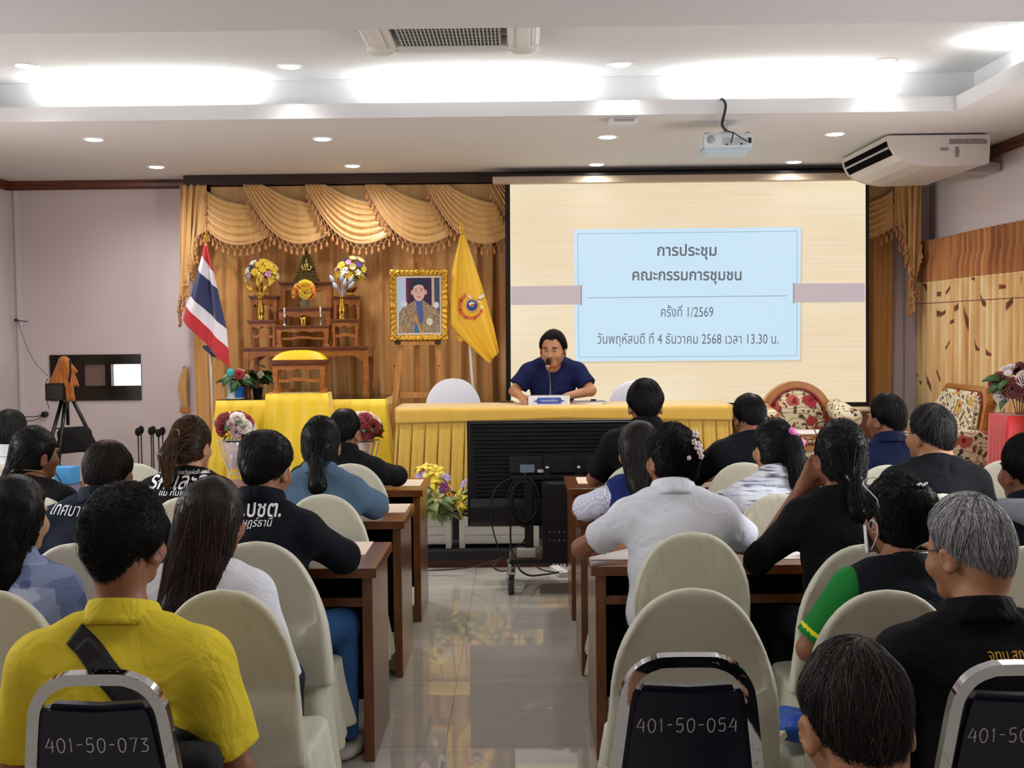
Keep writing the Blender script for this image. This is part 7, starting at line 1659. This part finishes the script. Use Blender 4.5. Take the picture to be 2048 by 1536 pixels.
# ---- left block
A_ = person('person in a yellow polo shirt with a black strap across the back', 224, 966, 2.70, lean=8, hyaw=-10, hpitch=2, skin='b', style='curly', pal=BLACKH, shirt=('bright yellow polo shirt', 'dcc636'), sleeve=0.82, drop=0.0, fwd=0.0, collar='polo', seed=11, h=0.007, w=1.02, nstr=1500, shoulder=0.19, big=1.0)
B_ = person('person with long brown hair in a white T-shirt leaning to one side', 402, 950, 3.47, male=False, lean=5, hyaw=-4, hpitch=6, style='long', pal=BROWNH, shirt=('white T-shirt', 'dfe0ea'), sleeve=0.95, seed=12, nstr=2200, skin='b', rz=R(-12), w=1.05, knee=0.31)
C_ = person('person with long black hair in a blue geometric print blouse', 4, 946, 3.5, male=False, lean=6, hyaw=-14, hpitch=6, style='long', pal=BLACKH, shirt=('blue geometric print blouse', '7484b0'), sleeve=0.9, collar='polo', seed=13, knee=0.31, nstr=1800, skin='c')
D_ = person('person in a black jacket with white lettering and blue jeans beside the aisle', 500, 862, 4.08, lean=12, hyaw=-6, hpitch=14, legrot=-12, shoe=SHOEW, style='mop', pal=BLACKH, shirt=('black jacket with white lettering', '0d1018'), sleeve=1.95, collar='stand', seed=14, pants='2f5488', skin='b', w=1.12, arms='desk', nstr=1400, rz=R(-8))
H_ = person('balding person in a dark navy shirt with white lettering and bare ears', 190, 880, 4.12, lean=8, hyaw=-2, hpitch=16, drop=-0.09, style='bald', pal=DBROWN, thin=((0.0, -0.03, 0.115), 0.07, '6b4a3a'), shirt=('dark navy lettered shirt', '0f1626'), sleeve=0.9, collar='polo', seed=15, w=1.15, skin='b', hs=1.0)
I_ = person('person with black hair tied low in a grey band, thin necklace', 52, 848, 5.25, male=False, hyaw=-35, hpitch=4, style='lowtail', pal=BLACKH, shirt=('plain black T-shirt', '0b0b0e'), sleeve=0.9, seed=16, skin='b', w=1.05)
G_ = person('person with a brown ponytail in a black T-shirt with white script', 368, 828, 5.2, male=False, hyaw=-16, hpitch=8, style='hightail', pal=LBROWN, shirt=('black T-shirt with white script', '0a0a0c'), sleeve=0.8, seed=17, skin='c', w=1.18)
E_ = person('person in a grey-blue shirt with a short black ponytail', 634, 828, 5.25, male=False, hyaw=0, hpitch=8, style='lowtail', pal=BLACKH, shirt=('grey-blue shirt', '4d6378'), sleeve=0.85, collar='polo', seed=18, skin='b', w=1.15, arms='desk')
F_ = person('person in black sitting beside the rose bouquet on the wire stand', 684, 815, 6.38, hyaw=-14, hpitch=8, style='bald', pal=BLACKH, thin=((0.0, -0.04, 0.11), 0.045, '4a342a'), shirt=('plain black jacket', '0c0c10'), sleeve=1.8, collar='stand', seed=19, skin='b', arms='desk')
J_ = person('grey-haired person in a white shirt at the picture edge by the wall', 6, 815, 6.4, hyaw=-4, style='short', pal=DGREY, shirt=('white collared shirt', 'dcdde2'), sleeve=0.8, collar='shirt', seed=20, skin='b')
# ---- right block
K_ = person('tall black-haired person in black directly in front of the television', 1294, 752, 6.25, hyaw=2, hpitch=5, style='short', big=1.5, nstr=1600, pal=BLACKH, shirt=('plain black shirt', '0b0b0e'), sleeve=0.8, collar='polo', seed=21, skin='b', arms='desk', hs=1.05)
L_ = person('person with wavy dark brown hair in a blue and white vest', 1280, 838, 5.15, male=False, hyaw=16, hpitch=8, style='long', pal=DBROWN, shirt=('blue and white vest', '1f2c6a'), sleeve=0.05, vest=True, seed=22, skin='b', w=0.95, arms='desk')
M_ = person('person in a plain white polo shirt leaning on both elbows, flower clips in black hair', 1350, 842, 4.24, male=False, hyaw=22, hpitch=6, style='updo', pal=BLACKH, shirt=('plain white polo shirt', 'e4e7f2'), sleeve=0.66, collar='polo', seed=23, skin='b', w=1.12, arms='wide', lean=9, shoulder=0.172)
N_ = person('person in a black T-shirt, head bowed, in front of the rounded sofa', 1510, 784, 6.28, hyaw=8, hpitch=18, drop=-0.075, style='short', pal=BLACKH, shirt=('faded black T-shirt', '0e1016'), sleeve=0.85, seed=24, skin='b', w=1.12, arms='wide', lean=10)
O_ = person('person in a white streaked shirt with a pink bow in a black ponytail', 1556, 833, 5.15, male=False, hyaw=18, hpitch=6, style='tail', pal=BLACKH, shirt=('white shirt with grey streaks', 'dfe3ee'), sleeve=0.85, collar='polo', seed=25, skin='c', arms='desk', w=1.05)
P_ = person('person in black with red spectacles pushed up on tied black hair', 1698, 834, 4.05, male=False, hyaw=6, hpitch=4, style='lowtail', pal=BLACKH, shirt=('loose black blouse', '0a0a0c'), sleeve=1.15, collar='crew', seed=26, skin='b', lean=7,
            armpts={-1: ((-0.27, 0.2, 0.80), (-0.125, 0.155, 1.06)), 1: ((0.25, 0.2, 0.79), (0.07, 0.4, 0.785))})
Q_ = person('person in a dark vest over a green shirt with yellow cuffs, face mask strap', 1814, 944, 3.38, male=False, hyaw=20, hpitch=8, style='updo', pal=BLACKH, shirt=('dark navy vest', '0c1219'), sleeve=0.05, vest=True, knee=0.31, collar='crew', seed=27, skin='b', w=1.1, shoulder=0.165, armpts={q: ((q*0.275, 0.02, 0.70), (q*0.12, 0.26, 0.66)) for q in (-1, 1)})
R_ = person('grey-haired person with spectacles in a black polo shirt, yellow embroidery on the back', 1978, 990, 2.72, hyaw=28, hpitch=16, style='short', big=0.8, pal=GREYH, shirt=('black polo shirt with yellow embroidery', '08080a'), sleeve=0.85, collar='polo', seed=28, skin='a', h=0.0065, nstr=5000, hs=1.04, lean=10, shoulder=0.19, drop=-0.02)
S_ = person('dark-haired person whose crown and ears show at the bottom of the picture', 1744, 1292, 1.86, hyaw=6, hpitch=22, style='short', big=0.55, hs=1.07, pal=hcol('0e0b0a', '1a1513', '2a2321', '4c4441', '141010'), thin=((0.012, -0.055, 0.105), 0.05, '5a4038'), shirt=('charcoal shirt', '101014'), seed=29, skin='a', h=0.006, nstr=6000)
T_ = person('black-haired person in a navy shirt beside the leaf print curtain, face turned aside', 1784, 782, 6.15, hyaw=30, hpitch=4, style='short', big=1.3, pal=BLACKH, shirt=('navy polo shirt', '0f1838'), sleeve=0.85, collar='polo', seed=30, skin='b', arms='desk')
U_ = person('balding grey person in a black shirt with a bare neck, near the floral sofa', 1876, 802, 5.1, hyaw=24, hpitch=4, style='short', pal=DGREY, thin=((0.0, 0.02, 0.115), 0.085, '5d4030'), shirt=('black collarless shirt', '0b0e12'), sleeve=0.8, collar='crew', seed=31, skin='a', w=1.1, hs=1.05)
V_ = person('person in navy with a grey hood, mostly outside the picture', 2078, 862, 4.0, hyaw=10, style='short', pal=BLACKH, shirt=('navy jacket', '10141f'), sleeve=1.9, collar='stand', seed=32, skin='b')
# ---- the speaker behind the head table
W_ = person('person speaking into the microphone behind the head table, navy T-shirt, arms on the table', 1104, 655, 9.22, rz=math.pi, lean=16, hyaw=-14, hpitch=8, hroll=0, skin='a', style='short', pal=BLACKH, big=1.5, shirt=('navy crew neck T-shirt', '141a44'), sleeve=0.72, collar='crew', seed=41, h=0.0055, w=1.1, base_z=STG, hs=1.12, shoulder=0.19, group=None, drop=-0.075, fwd=0.05,
            armpts={-1: ((-0.29, 0.20, 0.86), (-0.10, 0.30, 0.825)), 1: ((0.30, 0.15, 0.86), (0.25, 0.34, 0.828))})
# ================================================================== lettering, hair ornaments and other small things people wear
def sleeves(info, f0, f1, col, name='sleeve', r0=0.066, r1=0.062, lab=None, mat=None, seed=3):
    out = []
    for q in (-1, 1):
        a = info['sh'][q]; e = Vector(info['A'][q][0]); p0, p1 = a.lerp(e, f0), a.lerp(e, f1)
        lo = [min(p0[i], p1[i])-0.11 for i in range(3)]; hi = [max(p0[i], p1[i])+0.11 for i in range(3)]
        s = SDF(lo, hi, 0.007); s.cone(p0, p1, r0, r1, 0.0, cut=0.0); s.add(wobble(seed, 6, 20, 50, 0.002)); o = link(name, s.mesh(name, 1), mat or cloth(name+' '+col, col), info['body']); out.append(o)
        if lab: o['label'] = lab
    return out
def head_part(info, name, mb, mat, c, rot=(0, 0, 0), lab=None):
    o = mb.build(name, mat, info['body']); o.matrix_local = info['HM'] @ Matrix.Translation(c) @ Euler([R(v) for v in rot]).to_matrix().to_4x4()
    if lab: o['label'] = lab
    return o
# yellow shirt: strap of a crossbody bag with its buckle
bd = A_['body']; r = empty('crossbody_bag', tuple(bd.location), bd.rotation_euler.z, 'black crossbody bag whose strap runs over the yellow polo shirt', 'bag')
pts = [loc_of(A_, *q) for q in ((150, 1266), (190, 1312), (262, 1400), (340, 1478), (420, 1560))]
STRAP = M('black webbing', '0b0c0f', 0.7, bump=0.3, bscale=500, bdist=0.001)
on_shirt(A_, pts, 0.052, 'strap', STRAP, 0.004, parent=r)
c = loc_of(A_, 185, 1305); hit = bvh_of(A_['shirt_me']).ray_cast(Vector((c[0], -0.6, c[1])), Vector((0, 1, 0)))[0]
b = MB().box(-0.033, 0.033, -0.010, 0.002, -0.022, 0.022, 0.006); o = b.build('buckle', M('black buckle', '16171a', 0.35), r); o.location = hit+Vector((0, -0.006, 0)); o.rotation_euler = (R(-14), R(47), 0)
s = SDF((0.05, -0.25, 0.55), (0.4, 0.12, 0.9), 0.01); s.rbox((0.19, -0.09, 0.655), (0.075, 0.045, 0.06), 0.035); s.add(wobble(8, 6, 20, 60, 0.003)); link('bag_body', s.mesh('bag_body', 1), M('black bag cloth', '0a0b0d', 0.8, bump=0.4, bscale=200, bdist=0.003), r)
# lettering on backs
x, z = loc_of(G_, 352, 963); back_text(G_, 'รักและอิ', 0.10, x, z, WLET, width=0.27, shear=0.35, bold=0.0012)
x, z = loc_of(G_, 394, 944); back_text(G_, 'ของขวัญแผ่นฟ้า ทอดกายป่า', 0.025, x, z, WLET, width=0.165)
x, z = loc_of(G_, 352, 986); back_text(G_, 'แม่ กันยา ทุ', 0.035, x, z, WLET, width=0.16, shear=0.2)
x, z = loc_of(H_, 136, 1020); back_text(H_, 'เทศบาล', 0.06, x, z, WLET, width=0.135, shear=0.25, rot=0.06)
x, z = loc_of(D_, 514, 1019); back_text(D_, 'อ.ปชต.', 0.075, x, z, WLET, width=0.175, bold=0.0012)
x, z = loc_of(D_, 500, 1046); back_text(D_, 'สุราษฎร์ธานี', 0.035, x, z, WLET, width=0.15)
x, z = loc_of(R_, 2022, 1310); back_text(R_, 'จทบ.สฎ.1', 0.03, x, z, M('yellow thread', 'd9a52a', 0.7), 'embroidery', width=0.10)
# hair ties, bow, clips
tie_ring(G_, (0, -0.13, 0.033), 0.019, 'b08a5a', lab='tan hair tie', rot=(80, 0, 0), th=0.005)
tie_ring(I_, (0, -0.118, -0.078), 0.024, '9a9da2', lab='grey hair band', rot=(40, 0, 0), th=0.006)
tie_ring(E_, (0, -0.118, -0.078), 0.024, '1c2c48', lab='navy hair tie', rot=(40, 0, 0), th=0.007)
tie_ring(P_, (0, -0.118, -0.078), 0.025, 'd8d8dc', lab='white hair band', rot=(40, 0, 0), th=0.004)
b = MB(); b.ball((0.03, 0, 0.0), 0.024, 12, (1.0, 0.6, 0.75)); b.ball((-0.03, 0, 0.0), 0.022, 12, (1.0, 0.6, 0.75)); b.ball((0, -0.004, 0), 0.010, 10, (1.3, 0.8, 1)); head_part(O_, 'hair_bow', b, M('pink bow', 'd060a8', 0.6, sheen=0.4), (0.045, -0.125, 0.035), (0, 50, 0), 'pink fabric bow')
PK = M('pale pink clip', 'dcc8ca', 0.5)
for cx, cz, s_ in ((0.028, 0.075, 0.010), (0.035, 0.03, 0.012), (0.042, 0.012, 0.010), (0.046, -0.008, 0.008), (0.02, 0.045, 0.008), (-0.005, -0.012, 0.006)):
    b = MB()
    for i in range(5): a_ = i*1.2566; b.ball((s_*math.cos(a_), 0, s_*math.sin(a_)), s_*0.62, 8, (1, 0.5, 1))
    b.ball((0, -0.003, 0), s_*0.5, 8); head_part(M_, 'flower_clip', b, PK, (cx, -0.142, cz), (0, 0, 0), 'pale pink flower hair clip')
b = MB()
for i in range(5): b.ball((-0.014+0.007*i, 0, 0.003*math.sin(i*2)), 0.005, 8)
head_part(Q_, 'hair_clip', b, M('silver clip', 'c8c8cc', 0.25, 0.9), (0.0, -0.125, 0.085), (0, 0, 0), 'silver beaded hair clip')
# spectacles
spectacles(R_, False, '16161a', 'dark rimmed spectacles'); spectacles(U_, False, '3a3a3e', 'thin spectacles'); spectacles(P_, True, '5a2620', 'red-brown spectacles pushed up on the hair'); spectacles(Q_, True, 'c9c9cc', 'white armed glasses pushed up on the hair')
# face mask loops and mask of the person in the vest
b = MB(); b.sheet(lambda u, v: Vector((0.075*math.sin((u-0.5)*2.7), 0.035+0.082*math.cos((u-0.5)*2.7), -0.03-0.085*v)), 16, 6, 0.003); head_part(Q_, 'face_mask', b, M('white mask', 'dfe3ea', 0.7), (0, 0, 0), lab='white face mask')
for q in (-1, 1):
    b = MB(); b.tube(smooth_path([(q*0.073, 0.04, -0.04), (q*0.086, 0.01, -0.012), (q*0.090, -0.022, -0.025), (q*0.086, -0.012, -0.06), (q*0.074, 0.035, -0.10)], 5), 0.002, 6); head_part(Q_, 'mask_loop', b, M('white mask'), (0, 0, 0))
# green sleeves with yellow stripes under the dark vest, striped sleeves under the blue vest
sleeves(Q_, -0.12, 0.86, '1d7a34', lab='green sleeve', r0=0.068, r1=0.066)
sleeves(Q_, 0.70, 0.735, 'e6dc2e', 'cuff_stripe', 0.0665, 0.0668); sleeves(Q_, 0.76, 0.795, 'e6dc2e', 'cuff_stripe', 0.0672, 0.0674)
CHK = bpy.data.materials.new('white lilac check'); k = NT(CHK); cc = k.coords((90, 90, 90)); ck = k.add('ShaderNodeTexChecker'); ck.inputs['Scale'].default_value = 1.0; ck.inputs['Color1'].default_value = lin('d9dae6'); ck.inputs['Color2'].default_value = lin('a9abc4'); k.link(cc, 'Vector', ck, 'Vector'); k.link(ck, 'Color', k.b, 'Base Color'); k.b.inputs['Roughness'].default_value = 0.85
sleeves(L_, -0.12, 0.85, 'd9dae6', mat=CHK, lab='white and lilac checked sleeve', r0=0.064, r1=0.062)
# printed cloth of two shirts
k = NT(C_['mat']); cc = k.coords((1.0, 1.0, 1.6)); vo = k.add('ShaderNodeTexVoronoi', distance='MANHATTAN'); vo.inputs['Scale'].default_value = 11; k.link(cc, 'Vector', vo, 'Vector'); v2 = k.add('ShaderNodeTexVoronoi', distance='CHEBYCHEV'); v2.inputs['Scale'].default_value = 6; k.link(cc, 'Vector', v2, 'Vector')
r1 = k.ramp(vo, 'Color', [(0.0, '7886b0'), (0.3, '96a4cc'), (0.55, 'b6c1e0'), (0.75, '8090b8'), (0.9, 'c6cfe8')], 'CONSTANT'); r2 = k.ramp(v2, 'Color', [(0.0, 'c4c8d8'), (0.5, 'ffffff')], 'CONSTANT'); mx = k.mix(1.0, (r1, 'Color'), (r2, 'Color'), 'MULTIPLY'); k.link(mx, 2, k.b, 'Base Color')
k = NT(O_['mat']); cc = k.coords((3, 3, 26)); cc.inputs['Rotation'].default_value = (0, 0.75, 0); nn = k.add('ShaderNodeTexNoise'); nn.inputs['Scale'].default_value = 3.0; nn.inputs['Detail'].default_value = 4; k.link(cc, 'Vector', nn, 'Vector'); r1 = k.ramp(nn, 'Fac', [(0.36, '6d7482'), (0.44, 'c9cede'), (0.52, 'e6e9f2')]); k.link(r1, 'Color', k.b, 'Base Color')
# grey hood lying on the navy jacket at the picture edge
nb = V_['nb']; s = SDF((-0.25, -0.28, nb.z-0.25), (0.25, 0.2, nb.z+0.18), 0.009); s.cone((-0.11, nb.y-0.03, nb.z-0.01), (0, nb.y-0.11, nb.z-0.02), 0.045, 0.055, 0.03); s.cone((0.11, nb.y-0.03, nb.z-0.01), (0, nb.y-0.11, nb.z-0.02), 0.045, 0.055, 0.03); s.cone((0, nb.y-0.10, nb.z-0.02), (0, nb.y-0.13, nb.z-0.12), 0.06, 0.04, 0.04); s.add(wobble(5, 6, 20, 50, 0.004)); link('hood', s.mesh('hood', 1), cloth('grey hood', '8b8f98'), V_['body'])
# necklace
nb = I_['nb']; I_o = MB().tube([(0.063*math.cos(t), nb.y+0.012+0.064*math.sin(t), nb.z+0.035-0.30*0.07*math.sin(t)) for t in [2*math.pi*i/28 for i in range(28)]], 0.002, 5, closed=True).build('necklace', M('thin chain', 'c9b68a', 0.3, 0.9), I_['body'])
# earring
b = MB(); b.tube([(0.006*math.cos(t), 0, 0.006*math.sin(t)) for t in [0.7*i for i in range(9)]], 0.0015, 5, closed=True); head_part(M_, 'earring', b, BRASS, (-0.086, -0.004, -0.07))
# face of the speaker
eyew = M('eye white', 'cfc7c0', 0.3); iris = M('dark iris', '120b08', 0.2); BROW = M('eyebrow hair', '17110e', 0.8); LIP = M('lip', '8a4a40', 0.5)
for q in (-1, 1):
    head_part(W_, 'eye', MB().ball((0, 0, 0), 0.010, 14, (1.25, 0.8, 0.42)), eyew, (q*0.033, 0.084, -0.008)); head_part(W_, 'iris', MB().ball((0, 0, 0), 0.0052, 12, (1, 0.5, 0.8)), iris, (q*0.033, 0.0915, -0.008))
    head_part(W_, 'eyebrow', MB().tube([(q*-0.018, -0.002, 0.0), (0, 0.003, 0.003), (q*0.022, -0.008, -0.003)], [0.003, 0.0045, 0.002], 6), BROW, (q*0.034, 0.101, 0.018))
head_part(W_, 'lips', MB().ball((0, 0, 0), 0.02, 14, (1.1, 0.35, 0.28)), LIP, (0, 0.103, -0.072))
# notebook in a blue bag on the empty covered seat behind navy chair 054
q = onz(1545, 1475, 0.47); tag(MB().box(-0.05, 0.05, -0.09, 0.09, 0.0, 0.02, 0.002).build('notebook', M('cream notebook', 'cfc8ac', 0.7), None, (q.x, q.y, 0.472), (0, R(-14), R(-30))), 'cream notebook lying on the empty covered seat behind navy chair 054', 'notebook')
s = SDF((-0.1, -0.12, -0.02), (0.1, 0.12, 0.1), 0.006); s.rbox((0, 0, 0.02), (0.06, 0.085, 0.025), 0.02); s.add(wobble(12, 7, 40, 90, 0.006)); tag(link('plastic_bag', s.mesh('plastic_bag', 1), M('blue plastic bag', '1c4fb0', 0.35), None, (q.x+0.075, q.y+0.05, 0.47)), 'small crumpled blue plastic bag beside the cream notebook', 'bag')
